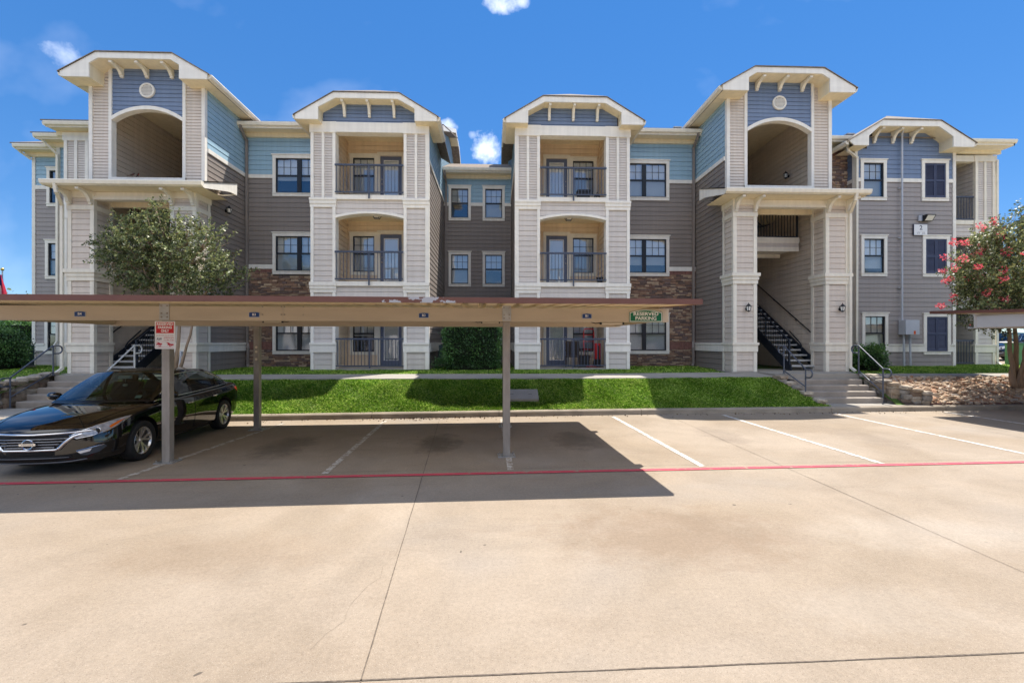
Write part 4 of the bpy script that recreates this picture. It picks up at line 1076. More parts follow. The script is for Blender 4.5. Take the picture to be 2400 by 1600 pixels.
    g = MB(); g.tube([(X(.2), DT+2.6, .966), (X(.2), DT+2.6, 2.6)], .04, 8); g.build('support_post', M['stair_steel'], root, off)
stair_tower(-11.71, -1)
stair_tower(10.055, 1)
# ---- right wing: clipped gable front, brick strip, end balcony bay
hs_u = [hole_of(14.80, 0, .83, 7.80, 1.38), hole_of(17.34, 0, .88, 7.80, 1.40)]
hs_l = hs_u + [hole_of(14.82, 0, .83, 4.75, 1.38), hole_of(17.38, 0, .88, 4.74, 1.40), hole_of(14.86, 0, .83, 1.63, 1.38), hole_of(17.42, 0, .88, 1.60, 1.40)]
side_wall('wing_upper_siding', 'siding_steel', 'y', DW, -1, [(14.5,BAND1),(18.6,BAND1),(18.6,9.75),(18.15,9.75),(18.15,10.15),(17.5,10.5),(15.55,10.5),(14.95,10.15),(14.95,9.75),(14.5,9.75)], hs_u)
side_wall('wing_lower_siding', 'siding_taupe', 'y', DW, -1, rect(14.5, 18.6, 1.9, BAND0), hs_l)
side_wall('wing_base_siding', 'siding_taupe', 'y', DW, -1, rect(14.5, 18.6, .93, 1.58), [])
g = MB()
for a, b in ((14.5, 14.68), (15.75, 17.22), (18.34, 18.6)):
    g.box(a, b, DW-.035, DW+.03, 8.42, 8.57)
for a, b in ((14.5, 14.74), (15.81, 17.30), (18.42, 18.6)):
    g.box(a, b, DW-.045, DW+.03, 1.58, 1.84); g.box(a, b, DW-.075, DW+.03, 1.84, 1.90)
g.box(14.42, 14.54, DW-.042, DW+.1, .93, 9.9); g.box(18.52, 18.64, DW-.042, DW+.1, .93, 9.9)
bp(g, 'belt_trim', M['trim_white'])
gable_roof(16.3, 17.2, 21.5, [(-2.55, 9.81), (-1.18, 10.64), (1.15, 10.64), (2.55, 9.81)], [(2.47,9.63),(1.66,9.63),(1.66,10.03),(1.08,10.42),(-1.32,10.40),(-1.76,10.0),(-1.76,9.63),(-2.35,9.63)], DW, 18.3)
for x in (15.16, 15.93, 16.70):
    g = MB(); bracket_knee(g, x+.05, DW-.02, 17.27, 10.40, .44, .10); bp(g, 'gable_bracket', M['trim_cream'])
# brick and stone strip between the tower and the wing
stone_panel(11.9, 14.5, .95, 9.85, 18.25, [], [(9.62, 9.85), (1.68, 1.99)], 11)
side_wall('wing_side_siding', 'siding_steel', 'x', 14.5, -1, rect(DW+.1, 18.26, 8.57, 9.75)); side_wall('wing_side_siding', 'siding_taupe', 'x', 14.5, -1, rect(DW+.1, 18.26, .95, 8.43))
belt(14.46, 14.52, DW+.1, 18.24, 8.43, 8.57)
eave(12.0, 14.45, 18.25, 10.02, .5)
main_roof(11.97, 18.0, 17.7, 10.22, 24.4, 12.6, 31, 10.4)
# right end wall and end bay
side_wall('end_wall_siding', 'siding_taupe', 'x', 18.6, 1, rect(DW+.05, 19.9, .95, 9.7))
EB = 18.9
for xa, xb, y in ((20.68, 21.55, EB),):
    be = MB(); tr = MB()
    siding(be, 'y', y, -1, rect(xa+.05, xb-.05, .9, 6.9)); siding(be, 'y', y, -1, rect(xa+.05, xb-.05, 6.9, 9.8), course=.0925)
    siding(be, 'x', xa, -1, rect(y+.05, y+.80, .9, 9.8)); siding(be, 'x', xb, 1, rect(y+.05, 26, .9, 9.8))
    for x0, x1 in ((xa-.01, xa+.11), (xb-.11, xb+.01), ((xa+xb)/2-.05, (xa+xb)/2+.05)):
        tr.box(x0, x1, y-.04, y+.08, 7.2 if xa+.2 < x0 < xb-.2 else .9, 9.80)
    for z0, z1, o in ((1.53, 1.80, .05), (1.80, 1.87, .08), (3.86, 4.1, .07), (6.9, 7.2, .07), (9.75, 10.0, .06)):
        tr.box(xa-o, xb+o, y-o, y+.9, z0, z1)
    for fz in (F2, F3): tr.box(18.62, xa, y-.03, y+.2, fz-.16, fz+.02)
    tr.box(18.62, xa, y-.03, y+.2, 9.74, 10.0)
    bp(be, 'end_bay_siding', M['siding_beige']); bp(tr, 'end_bay_trim', M['trim_cream'])
    for fz in (F2, F3):
        g = MB(); siding(g, 'y', y+.02, -1, rect(18.62, xa, fz-.7, fz-.16)); bp(g, 'end_bay_spandrel', M['siding_beige'])
        g = MB(); g.box(18.6, xb-.05, y+.1, 21.2, fz-.16, fz); bp(g, 'balcony_floor', M['concrete'])
    g = MB(); g.box(18.6, xb-.05, y+.1, 21.2, 9.85, 9.95); bp(g, 'balcony_ceiling', M['soffit'])
    for fz in (F1, F2, F3):
        r = make_railing(xa-18.66, None, 16, post=False).build('balcony_railing', M['rail_paint'], BLD); r.location = Vector((18.66, y+.05, fz))-B0
        r = make_railing(1.25, None, 11, post=False).build('balcony_railing', M['rail_paint'], BLD); r.location = Vector((xb-.1, y+.85, fz))-B0; r.rotation_euler = (0, 0, R(90))
    g = MB(); g.box(xa+.02, xb-.02, 20.95, 21.3, .9, 9.8); bp(g, 'end_bay_post', M['siding_beige'])
# wall behind the end bay, with the balcony mouth left open to the side
side_wall('end_bay_back_siding', 'siding_taupe', 'y', 21.3, -1, rect(18.6, 19.75, .95, 9.8))
eave(18.3, 21.75, EB, 10.22, .62, .20)
g = MB(); g.box(21.7, 21.75, EB-.62, 26, 10.20, 10.42); g.box(18.4, 21.7, EB-.5, 26, 10.21, 10.23); g.prism([(21.75,10.42),(21.86,10.42),(21.87,10.39),(21.83,10.29),(21.75,10.27)], 'y', EB-.62, 26); bp(g, 'eave_fascia', M['trim_cream'])
main_roof(18.0, 21.8, EB-.65, 10.46, 23.5, 12.0, 28, 10.4)

# ---- left wing, stepping back three times
side_wall('wing_upper_siding', 'siding_blue', 'y', 20.2, -1, rect(-19.65, -17.7, 8.66, 10.0), [hole_of(-19.04, 0, .83, 7.9, 1.4)])
side_wall('wing_lower_siding', 'siding_taupe', 'y', 20.2, -1, rect(-19.72, -17.7, 1.91, 8.5), [hole_of(-19.04, 0, .83, 7.9, 1.4), hole_of(-19.10, 0, .83, 4.8, 1.4), hole_of(-19.12, 0, .83, 1.6, 1.4)])
side_wall('wing_base_siding', 'siding_taupe', 'y', 20.2, -1, rect(-19.75, -17.7, .9, 1.6))
g = MB()
for a, b in ((-19.66, -19.16), (-18.09, -17.7)): g.box(a, b, 20.165, 20.23, 8.5, 8.66)
for a, b in ((-19.76, -19.24), (-18.17, -17.7)): g.box(a, b, 20.155, 20.23, 1.6, 1.84); g.box(a, b, 20.125, 20.23, 1.84, 1.92)
g.box(-19.76, -19.63, 20.158, 20.32, .9, 10.0)
bp(g, 'belt_trim', M['trim_white'])
side_wall('end_wall_siding', 'siding_taupe', 'x', -19.7, -1, rect(20.3, 30, .9, 10.0))
side_wall('wing_mid_siding', 'siding_blue', 'y', 19.3, -1, rect(-17.85, -16.6, 8.6, 10.1)); side_wall('wing_mid_lower_siding', 'siding_taupe', 'y', 19.3, -1, rect(-17.85, -16.6, .9, 8.5))
side_wall('wing_mid_side_siding', 'siding_taupe', 'x', -17.85, -1, rect(19.4, 20.2, .9, 10.1))
g = MB(); g.box(-17.93, -17.78, 19.26, 19.4, .9, 10.1); g.box(-17.8, -16.6, 19.262, 19.33, 8.46, 8.62); bp(g, 'belt_trim', M['trim_white'])
be = MB(); tr = MB(); y = 18.4
siding(be, 'y', y, -1, rect(-16.75, -15.9, .9, 6.9)); siding(be, 'y', y, -1, rect(-16.75, -15.9, 6.9, 9.85), course=.0925); siding(be, 'x', -16.77, -1, rect(18.45, 20, .9, 9.85))
for a, b in ((-16.80, -16.68), (-16.41, -16.30), (-16.0, -15.88)): tr.box(a, b, y-.042, y+.08, .9 if b != -16.30 else 7.1, 9.85)
for z0, z1, o in ((1.62, 1.9, .06), (3.8, 4.12, .06), (6.8, 7.1, .06), (9.83, 10.14, .05)): tr.box(-16.80-o, -15.85, y-o, y+.6, z0, z1)
bp(be, 'end_bay_siding', M['siding_beige']); bp(tr, 'end_bay_trim', M['trim_white'])
g = MB(); siding(g, 'y', 19.1, -1, rect(-15.9, -13.6, .9, 10.1)); bp(g, 'wing_recess_siding', M['siding_taupe'])
eave(-17.1, -13.5, 18.48, 10.18, .52, .17); eave(-18.3, -16.9, 19.3, 10.08, .50, .17); eave(-20.0, -17.7, 20.2, 10.03, .50, .17)
g = MB()
for x, yf in ((-17.1, 17.93), (-18.3, 18.8), (-20.0, 19.7)):
    z = {-17.1: 10.35, -18.3: 10.25, -20.0: 10.20}[x]
    g.prism([(x, z), (x-.11, z), (x-.12, z-.03), (x-.08, z-.13), (x, z-.16), (x+.03, z-.16), (x+.03, z)], 'y', yf, 27)
bp(g, 'gutter', M['trim_cream'])
g = MB()
for x, xe, yf, z in ((-17.1, -16.7, 17.95, 10.175), (-18.3, -17.8, 18.82, 10.075), (-20.0, -19.65, 19.72, 10.025)): g.box(x, xe, yf+.5, 27, z, z+.01)
bp(g, 'eave_soffit', M['soffit'])
for x0, x1, ye, z in ((-17.2, -13.66, 17.85, 10.40), (-18.4, -14, 18.7, 10.30), (-20.1, -14, 19.6, 10.25)): main_roof(x0, x1, ye, z, 24.4, z+2.2, 31, 10.4)

# ---- downspouts
def downspout(pts, mat='trim_cream', r=.045):
    g = MB()
    for p, q in zip(pts, pts[1:]):
        p, q = Vector(p), Vector(q)
        d = (q-p).normalized()*.02; g.bar(p-d, q+d, .085, .07)
    return bp(g, 'downspout', M[mat])
downspout([(-9.70, 17.7, 10.25), (-9.70, 17.78, 10.1), (-9.72, 18.18, 9.85), (-9.72, 18.22, 1.95), (-9.66, 18.16, 1.75), (-9.66, 18.16, 1.1), (-9.58, 18.0, 1.0)], 'siding_brown')
downspout([(8.02, 17.7, 10.25), (8.02, 17.78, 10.1), (8.04, 18.18, 9.85), (8.04, 18.22, 2.0), (8.0, 18.14, 1.75), (8.0, 18.14, 1.1), (7.92, 18.0, 1.0)], 'siding_brown')
downspout([(-2.30, 20.75, 9.75), (-2.30, 20.8, 9.6), (-2.28, 21.2, 9.35), (-2.28, 21.2, 1.0)], 'siding_brown')
downspout([(11.95, 14.62, 6.95), (11.95, 14.68, 6.70), (12.20, 15.22, 6.42), (12.20, 15.22, 1.12), (12.26, 15.08, 1.0)])
downspout([(-13.66, 14.62, 6.95), (-13.66, 14.68, 6.66), (-13.98, 15.22, 6.40), (-13.98, 15.22, 1.12), (-14.04, 15.08, 1.0)])
downspout([(13.95, 17.55, 9.72), (13.98, 17.55, 9.55), (14.46, 17.70, 9.35), (14.46, 17.72, 2.0), (14.52, 17.66, 1.8), (14.52, 17.66, 1.1), (14.6, 17.5, 1.0)])
downspout([(21.8, 19.2, 10.25), (21.8, 19.3, 10.1), (21.6, 19.3, 9.9)])
downspout([(21.62, 18.85, 9.8), (21.62, 18.85, 1.1), (21.62, 18.7, 1.0)])
downspout([(-18.1, 18.85, 10.1), (-18.05, 18.95, 9.95), (-17.82, 19.2, 9.6), (-17.82, 19.2, 2.0), (-17.86, 19.1, 1.8), (-17.86, 19.1, 1.0)])
downspout([(-19.95, 19.75, 10.05), (-19.93, 19.9, 9.95), (-19.75, 20.1, 9.75)])
# ------------------------------------------------------------------ carports
def deck_z(b): return 2.62+.042*(b-.97)           # underside of the roof deck, b metres behind the red line
def carport(a0, a1, posts, label, beam='beam_tan', br=3.74):
    ox, oy = park(posts[0], 1.0)
    root = empty('carport', (ox, oy, 0), TH, label, 'carport', 'open carports along the parking row')
    A = lambda a: a-posts[0]; Bc = lambda b: b-1.0
    b0, b1, bf = -.38, 5.12, .97
    # ribbed steel deck: ribs run front to back
    g = MB(); p = .292; a = a0
    prof = []
    while a < a1:
        for da, dz in ((0, 0), (.155, 0), (.178, .058), (.268, .058)):
            if a+da < a1: prof.append((a+da, dz))
        a += p
    prof.append((a1, 0))
    for (p0, z0), (p1, z1) in zip(prof, prof[1:]):
        q = [(A(p0), Bc(b0), deck_z(b0)+z0), (A(p1), Bc(b0), deck_z(b0)+z1), (A(p1), Bc(b1), deck_z(b1)+z1), (A(p0), Bc(b1), deck_z(b1)+z0)]
        g.quad(*q); g.quad(*[(x, y, z+.012) for x, y, z in q[::-1]])
    g.build('roof_deck', M['deck_tan'], root)
    g = MB()
    for b in (b0, b1):
        z = deck_z(b); g.box(A(a0)-.02, A(a1)+.02, Bc(b)-.025, Bc(b)+.025, z-.008, z+.072)
    for a in (a0, a1):
        s = -.02 if a == a0 else .02
        g.add([(A(a)-.02+s,Bc(b0)+.025,deck_z(b0)-.008),(A(a)+.02+s,Bc(b0)+.025,deck_z(b0)-.008),(A(a)+.02+s,Bc(b1)-.025,deck_z(b1)-.008),(A(a)-.02+s,Bc(b1)-.025,deck_z(b1)-.008),
               (A(a)-.02+s,Bc(b0)+.025,deck_z(b0)+.072),(A(a)+.02+s,Bc(b0)+.025,deck_z(b0)+.072),(A(a)+.02+s,Bc(b1)-.025,deck_z(b1)+.072),(A(a)-.02+s,Bc(b1)-.025,deck_z(b1)+.072)],
              [(0,3,2,1),(4,5,6,7),(0,1,5,4),(1,2,6,5),(2,3,7,6),(3,0,4,7)])
    g.build('roof_trim', M['maroon'], root)
    for b in (bf, br):
        zt = deck_z(b)-(.042 if b == bf else .02); g = MB(); y = Bc(b)
        # lipped channel: web to the front, flanges behind
        g.box(A(a0)-.02, A(a1)+.05, y-.08, y-.072, 2.345, zt); g.box(A(a0)-.02, A(a1)+.05, y-.072, y+.07, 2.345, 2.353); g.box(A(a0)-.02, A(a1)+.05, y-.072, y+.07, zt-.008, zt)
        g.box(A(a0)-.02, A(a1)+.05, y+.062, y+.07, 2.353, 2.385)
        if b == bf:
            g.box(A(-3.72)-.003, A(-3.72)+.003, y-.0815, y-.079, 2.35, zt-.005)
            for aa in (-4.05, -3.745, -3.695, -3.39):
                for zz in (2.45, 2.58): g.lathe([(0,-.006),(.012,-.005),(.012,0)], (A(aa), y-.080, zz), 'y', 8, 1)
            for aa in (a1-.1,):
                for zz in (2.43, 2.54): g.lathe([(0,-.006),(.012,-.005),(.012,0)], (A(aa), y-.080, zz), 'y', 8, 1)
        g.build('beam', [M[beam], M['post_steel']], root)
    for a in (a0+.06, a1-.06): g = MB(); g.box(A(a)-.004, A(a)+.004, Bc(bf)+.07, Bc(br)-.08, 2.36, 2.66); g.build('end_beam', M[beam], root)
    for a in posts:
        for b in (bf, br):
            y = Bc(b); g = MB(); w = .062; a = a+(.14 if b == br else 0)
            g.box(A(a)-w, A(a)+w, y-w, y+w, .012, 2.345); post = g.build('post', M['post_steel'], root, bevel=.008)
            g = MB(); g.box(A(a)-.15, A(a)+.15, y-.13, y+.13, 0, .014)
            for sx in (-1, 1):
                for sy in (-1, 1): g.lathe([(.014,.014),(.014,.05),(0,.052)], (A(a)+sx*.12, y+sy*.10, 0), 'z', 6, 1)
            if b == br and abs(a+5.46) < .05:      # round cream discs on one rear post
                h = MB()
                for zz in (1.87, 1.77, 1.60): h.lathe([(0,-.004),(.028,-.004),(.028,0)], (A(a), y-w-.001, zz), 'y', 12)
                h.build('cream_disc', M['tube_cream'], post)
            o = g.build('base_plate', [M['galv'], M['post_steel']], post)
            if b == bf:
                g = MB(); g.box(A(a)-.075, A(a)+.075, y-.092, y-.081, 2.355, 2.615)
                for sx in (-1, 1):
                    for zz in (2.40, 2.46, 2.585): g.lathe([(0,-.012),(.015,-.010),(.015,0)], (A(a)+sx*.045, y-.092, zz), 'y', 8, 1)
                g.build('bracket_plate', [M['galv'], M['post_steel']], root)
    return root
cp = carport(-8.5, 2.87, (-5.60, 0.03), 'long open carport with maroon edged ribbed roof over the black car')
cp2 = carport(12.45, 30, (14.9, 20.6, 26.3), 'second carport with grey beam in front of the pink flowering tree', beam='beam_grey', br=4.05)
def fixture(a, b, z, side, label):
    x, y = park(a, b); r = empty('strip_light', (x, y, z), TH, label, 'lamp', 'strip lights under the carport')
    g = MB(); g.tube([(-.19,0,0),(.19,0,0)], .022, 10); g.build('tube', M['tube_cream'], r, smooth=False)
    g = MB(); g.box(-.22, -.19, -.025, .025, -.02, .035); g.box(.19, .22, -.025, .025, -.02, .035); g.tube([(side*.22,0,.01),(side*.30,0,.0),(side*.40,.0,.03)], .008, 6); g.build('fitting', M['black_metal'], r)
fixture(-5.05, 3.58, 2.44, 1, 'cream strip light on carport beam near the B3 plaque')
fixture(-.18, 3.58, 2.44, -1, 'cream strip light on carport beam left of the middle posts')
fixture(1.95, 1.1, 2.325, -1, 'strip light at the right end of the carport beam')
# ---- signs on the carport
SB = pm('plaque_blue', (0.012, 0.05, 0.20), rough=0.35); SG = pm('sign_green', (0.0, 0.14, 0.065), rough=0.35, var=0.03); SR = pm('sign_red', (0.55, 0.005, 0.012), rough=0.35, var=0.03)
SW = M['white']; SK = pm('sign_ink', (0.02, 0.02, 0.05), rough=0.5); SRK = pm('sign_red_ink', (0.50, 0.02, 0.04), rough=0.5); SGY = pm('plaque_rim', (0.42, 0.46, 0.55), rough=0.5)
def rounded(w, h, bulge): # plaque outline with arched top
    pts = [(-w/2, -h/2), (w/2, -h/2), (w/2, h/2-bulge)]
    pts += [(w/2-w*i/10, h/2-bulge+bulge*math.sin(math.pi*i/10)) for i in range(1, 10)] + [(-w/2, h/2-bulge)]
    return pts
def plaque(a, txt):
    x, y = park(a, .97-.081); r = empty('bay_plaque', (x, y, 2.447), TH, 'small blue plaque lettered %s on the carport beam' % txt, 'sign', 'blue bay number plaques')
    g = MB(); g.prism(rounded(.172, .090, .012), 'y', -.008, 0); g.build('panel', SGY, r)
    g = MB(); g.prism(rounded(.158, .078, .010), 'y', -.011, -.0081); g.build('face', SB, r)
    text_mesh('lettering', txt, .058, SW, r, (0, -.0115, -.001), (R(90), 0, 0), bold=.001, depth=.0006)
for a, t in ((-6.90, 'B4'), (-4.18, 'B3'), (-1.39, 'B2'), (1.44, 'B1')): plaque(a, t)
x, y = park(2.50, .97-.081); r = empty('reserved_parking_sign', (x, y, 2.455), TH, 'green arched sign reading RESERVED PARKING on the beam end', 'sign')
g = MB(); g.prism(rounded(.60, .225, .055), 'y', -.010, 0); g.build('panel', SG, r)
g = MB(); o = rounded(.585, .21, .052); i_ = rounded(.565, .19, .05)
n_ = len(o)
for k in range(n_): 
    p, q, p2, q2 = o[k], o[(k+1) % n_], i_[k], i_[(k+1) % n_]
    g.quad((p[0],-.0105,p[1]),(q[0],-.0105,q[1]),(q2[0],-.0105,q2[1]),(p2[0],-.0105,p2[1]))
g.build('border', SW, r)
text_mesh('lettering', 'RESERVED', .085, SW, r, (0, -.0105, .030), (R(90), 0, 0), bold=.0018, width=.45, depth=.0008)
text_mesh('lettering', 'PARKING', .085, SW, r, (0, -.0105, -.048), (R(90), 0, 0), bold=.0018, width=.38, depth=.0008)
x, y = park(-5.58, .97-.1); r = empty('tow_warning_sign', (x, y, 2.105), TH, 'red and white RESERVED PARKING ONLY sign on carport post', 'sign')
W_, H_ = .315, .455
g = MB(); g.prism([(-W_/2+.01,-H_/2),(W_/2-.01,-H_/2),(W_/2,-H_/2+.01),(W_/2,H_/2-.01),(W_/2-.01,H_/2),(-W_/2+.01,H_/2),(-W_/2,H_/2-.01),(-W_/2,-H_/2+.01)], 'y', -.004, 0); g.build('panel', SW, r)
g = MB(); g.box(-.138, .138, -.0052, -.0041, .03, .212); g.build('red_field', SR, r)
for t, z, w in (('RESERVED', .178, .255), ('PARKING', .123, .215), ('ONLY', .066, .125)):
    text_mesh('lettering', t, .058, SW, r, (0, -.0055, z), (R(90), 0, 0), bold=.0022, width=w, depth=.0004)
text_mesh('lettering', 'ALL VIOLATORS WILL BE TOWED', .018, SRK, r, (0, -.0045, -.008), (R(90), 0, 0), width=.27, depth=.0004)
text_mesh('lettering', 'AMERICAN', .034, SRK, r, (.058, -.0045, -.045), (R(90), 0, 0), width=.155, depth=.0004)
text_mesh('lettering', '713-681-9700', .028, SRK, r, (.058, -.0045, -.082), (R(90), 0, 0), width=.155, depth=.0004)
text_mesh('emblem', 'AW', .062, SK, r, (-.088, -.0045, -.067), (R(90), 0, 0), bold=.001, width=.082, depth=.0004)
g = MB(); g.box(-.135, .135, -.0048, -.0041, -.1075, -.105); g.box(-.135, .135, -.0048, -.0041, -.199, -.196)
# tow truck and towed car in silhouette
def flat(pts): g.prism([(x_, z_) for x_, z_ in pts], 'y', -.0048, -.0041)
flat([(-.135,-.165),(-.135,-.145),(-.10,-.135),(-.135,-.125),(-.135,-.118),(-.10,-.118),(-.075,-.132),(-.045,-.135),(-.042,-.15),(-.06,-.158),(-.10,-.158)])
flat([(.135,-.172),(.135,-.145),(.09,-.145),(.06,-.125),(.03,-.118),(.02,-.122),(.045,-.14),(.035,-.165),(.055,-.165)])
for cx in (-.077, .083): 
    g.add([(cx+rr*math.cos(k*math.pi/8), -.0049, -.17+rr*math.sin(k*math.pi/8)) for rr in (.021, .011) for k in range(16)], [(k, (k+1) % 16, 16+(k+1) % 16, 16+k) for k in range(16)])
g.build('pictogram', SRK, r)
# ------------------------------------------------------------------ lamps, signs and boxes on the building
def lantern(x, y, z, label, side=None):
    r = empty('wall_lantern', (x, y, z), 0 if side is None else side, label, 'lantern', 'black carriage lanterns on the stair towers')
    g = MB(); g.lathe([(0,-.035),(.05,-.03),(.055,0)], (0,0,-.02), 'y', 12); g.bar((0,-.02,-.02),(0,-.10,.02),.02,.02)
    cy = -.12
    g.lathe([(0,.19),(.012,.185),(.012,.15),(.03,.14),(.095,.075),(.10,.06),(.0,.06)], (0,cy,0), 'z', 6); g.lathe([(0,-.13),(.03,-.12),(.06,-.09),(.06,-.08),(0,-.08)], (0,cy,0), 'z', 6)
    for k in range(6):
        a = k*math.pi/3; g.bar((.058*math.cos(a), cy+.058*math.sin(a), -.085), (.088*math.cos(a), cy+.088*math.sin(a), .062), .012, .012)
    g.build('cage', M['black_metal'], r)
    g = MB(); g.lathe([(.0,-.08),(.054,-.08),(.083,.06),(0,.06)], (0,cy,0), 'z', 6); g.build('lamp_glass', M['lamp_glass'], r)
    return r
lantern(8.60, DP-.02, 3.13, 'black lantern on the left column of the right stair tower')
lantern(11.88, DP-.02, 3.13, 'black lantern on the right column of the right stair tower')
lantern(11.60, 17.6, 8.55, 'black lantern on the inner wall under the right tower arch', side=R(-90))
lantern(-9.78, 16.9, 6.75, 'small black lantern on the side of the left stair tower', side=R(90))
def porch_light(x, z, label):
    r = empty('ceiling_lamp', (x, 17.1, z), 0, label, 'ceiling lamp', 'ceiling lamps in the balconies')
    g = MB(); g.box(-.14, .14, -.14, .14, -.03, 0)
    for sx in (-1, 1):
        for sy in (-1, 1): g.bar((sx*.13, sy*.13, -.02), (sx*.085, sy*.085, -.13), .018, .018)
    for (a, b) in (((-.09,-.09),(.09,-.09)),((.09,-.09),(.09,.09)),((.09,.09),(-.09,.09)),((-.09,.09),(-.09,-.09))): g.bar((a[0],a[1],-.13),(b[0],b[1],-.13),.018,.018)
    g.build('lamp_frame', M['black_metal'], r)
    g = MB(); g.prism([(-.10,-.10),(.10,-.10),(.10,.10),(-.10,.10)], 'z', -.12, -.03); g.build('lamp_glass', M['lamp_glass'], r)
for c, nm in ((-4.40, 'left'), (2.77, 'right')):
    porch_light(c, 9.85, 'square ceiling lamp in the top balcony of the %s stack' % nm); porch_light(c, 6.70, 'square ceiling lamp in the arched middle balcony of the %s stack' % nm)
r = empty('flood_light', (17.30, DW-.03, 6.95), 0, 'dark floodlight mounted above the building number sign', 'floodlight')
g = MB(); g.box(-.25, -.08, -.06, 0, -.10, .12); g.build('junction_box', M['grey_metal'], r)
g = MB(); g.prism([(-.02,.12),(-.26,.12),(-.28,.09),(-.13,-.12),(-.02,-.12)], 'x', -.12, .24); g.build('housing', M['black_metal'], r)
g = MB(); g.quad((-.09,-.278,.075),(.21,-.278,.075),(.21,-.142,-.105),(-.09,-.142,-.105)); g.build('lamp_glass', M['lamp_glass'], r)
r = empty('building_number_sign', (17.15, DW-.03, 6.50), 0, 'white building sign with a big 2 above a shuttered window', 'sign')
g = MB(); g.box(-.31, .29, -.03, 0, -.23, .23); g.build('panel', SK, r)
g = MB(); g.box(-.285, .27, -.034, -.0302, -.215, .215); g.build('face', SW, r)
text_mesh('number', '2', .25, SK, r, (0, -.0345, .075), (R(90), 0, 0), bold=.004, depth=.0006)
text_mesh('unit_range', '213 - 236', .075, SK, r, (0, -.0345, -.145), (R(90), 0, 0), width=.34, depth=.0006)
g = MB(); g.box(-.15, .15, -.0348, -.0341, -.085, -.078); g.build('rule', SK, r)
r = empty('electrical_box', (16.48, DW-.03, 2.56), 0, 'grey electrical box with conduits on the right wing wall', 'electrical box')
g = MB(); g.box(-.24, .33, -.33, 0, -.29, .29); g.build('cabinet', M['grey_metal'], r, bevel=.01)
g = MB(); g.box(.09, .17, -.334, -.3305, -.27, -.14); g.build('warning_label', pm('warning_orange', (0.65, 0.10, 0.01), rough=0.5), r)
g = MB(); g.tube([(-.17,-.09,.29),(-.17,-.09,7.75),(-.2,-.2,7.9)], .035, 10)
for zz in (1.6, 3.6, 5.6): g.box(-.27, -.10, -.05, 0, zz-.015, zz+.015)
g.build('conduit', M['grey_metal'], r)
for x in (-.13, .13):
    g = MB(); g.tube([(x,-.12,-.29),(x+.02,-.12,-1.62)], .038, 10); g.build('conduit', M['grey_metal'], r)
# little hydrant-like tap post, irrigation valve and cover
r = empty('utility_cover', (0.72, 12.95, ground_z(.72,12.95)+.03), 0, 'grey concrete utility cover set in the lawn', 'utility cover')
g = MB(); sl = (ground_z(.7,13.3)-ground_z(.7,12.6))/.7
P = [(-.50,-.22),(.50,-.22),(.50,.22),(-.50,.22)]
g.add([(x_, y_, y_*sl+.03) for x_, y_ in P]+[(x_, y_, y_*sl-.10) for x_, y_ in P], [(0,1,2,3),(0,4,5,1),(1,5,6,2),(2,6,7,3),(3,7,4,0)]); g.build('lid', M['concrete'], r)
g = MB()
for xx in (-.25, .27): g.box(xx-.05, xx+.05, .0, .018, .028, .036)
g.build('lifting_slot', M['dark_room'], r)
r = empty('tap_post', (-10.25, 15.22, .96), 0, 'grey tap post standing at the left tower column', 'tap')
g = MB(); g.box(-.05, .05, -.05, .03, .55, .72); g.build('tap_box', M['grey_metal'], r)
g = MB(); g.tube([(0,-.02,0),(0,-.02,.55)], .018, 8); g.build('pipe', M['grey_metal'], r)
def ac_unit(x, y, z, label):
    r = empty('air_conditioner', (x, y, z), 0, label, 'air conditioner', 'outdoor air conditioners')
    g = MB(); g.box(-.4, .4, -.4, .4, 0, .06); g.build('pad', M['concrete'], r)
    g = MB(); g.box(-.36, .36, -.36, .36, .06, .86); 
    for i in range(14):
        z0 = .14+i*.05; g.box(-.365, .365, -.372, -.361, z0, z0+.02); g.box(.361, .372, -.365, .365, z0, z0+.02); g.box(-.372, -.361, -.365, .365, z0, z0+.02)
    g.build('casing', pm('ac_paint', (0.045, 0.075, 0.09), rough=0.5), r)
    g = MB(); g.lathe([(.32,.86),(.30,.90),(.05,.92),(0,.92)], (0,0,0), 'z', 20); g.build('fan_grille', M['black_metal'], r)
ac_unit(-18.55, 18.3, 1.0, 'dark green air conditioner beside the round shrub at the far left')
ac_unit(-2.0, 19.4, 1.0, 'dark air conditioner behind the clipped green hedge block')
r = empty('transformer_box', (22.35, 18.75, .96), 0, 'green utility cabinet at the right corner of the building', 'utility cabinet')
g = MB(); g.box(-.22, .22, -.25, .25, 0, .92); g.build('cabinet', pm('utility_green', (0.09, 0.24, 0.09), rough=0.5), r, bevel=.02)
g = MB(); g.box(-.24, .24, -.27, .27, .92, .97); g.build('lid', pm('utility_green_lid', (0.075, 0.20, 0.08), rough=0.5), r)

# ------------------------------------------------------------------ things kept on the balconies
RED = pm('red_enamel', (0.45, 0.02, 0.02), rough=0.35, var=0.05); DKB = pm('dark_wicker', (0.05, 0.035, 0.028), rough=0.7, var=0.2); BLK = pm('black_plastic', (0.013, 0.013, 0.015), rough=0.5)
r = empty('hand_truck', (3.52, 16.95, 1.05), R(8), 'red hand truck standing behind the right patio railing', 'hand truck')
g = MB()
for x in (-.20, .20): g.tube([(x,-.02,.12),(x,.06,1.30)], .018, 8)
g.tube([(-.20,.06,1.30),(-.17,.05,1.42),(.17,.05,1.42),(.20,.06,1.30)], .018, 8)
for z in (.35, .65, .95, 1.2): g.tube([(-.20,-.01+.05*z,z),(.20,-.01+.05*z,z)], .013, 6)
g.build('frame', RED, r, smooth=True)
g = MB(); g.box(-.2, .2, -.28, -.01, .02, .035); g.build('toe_plate', RED, r)
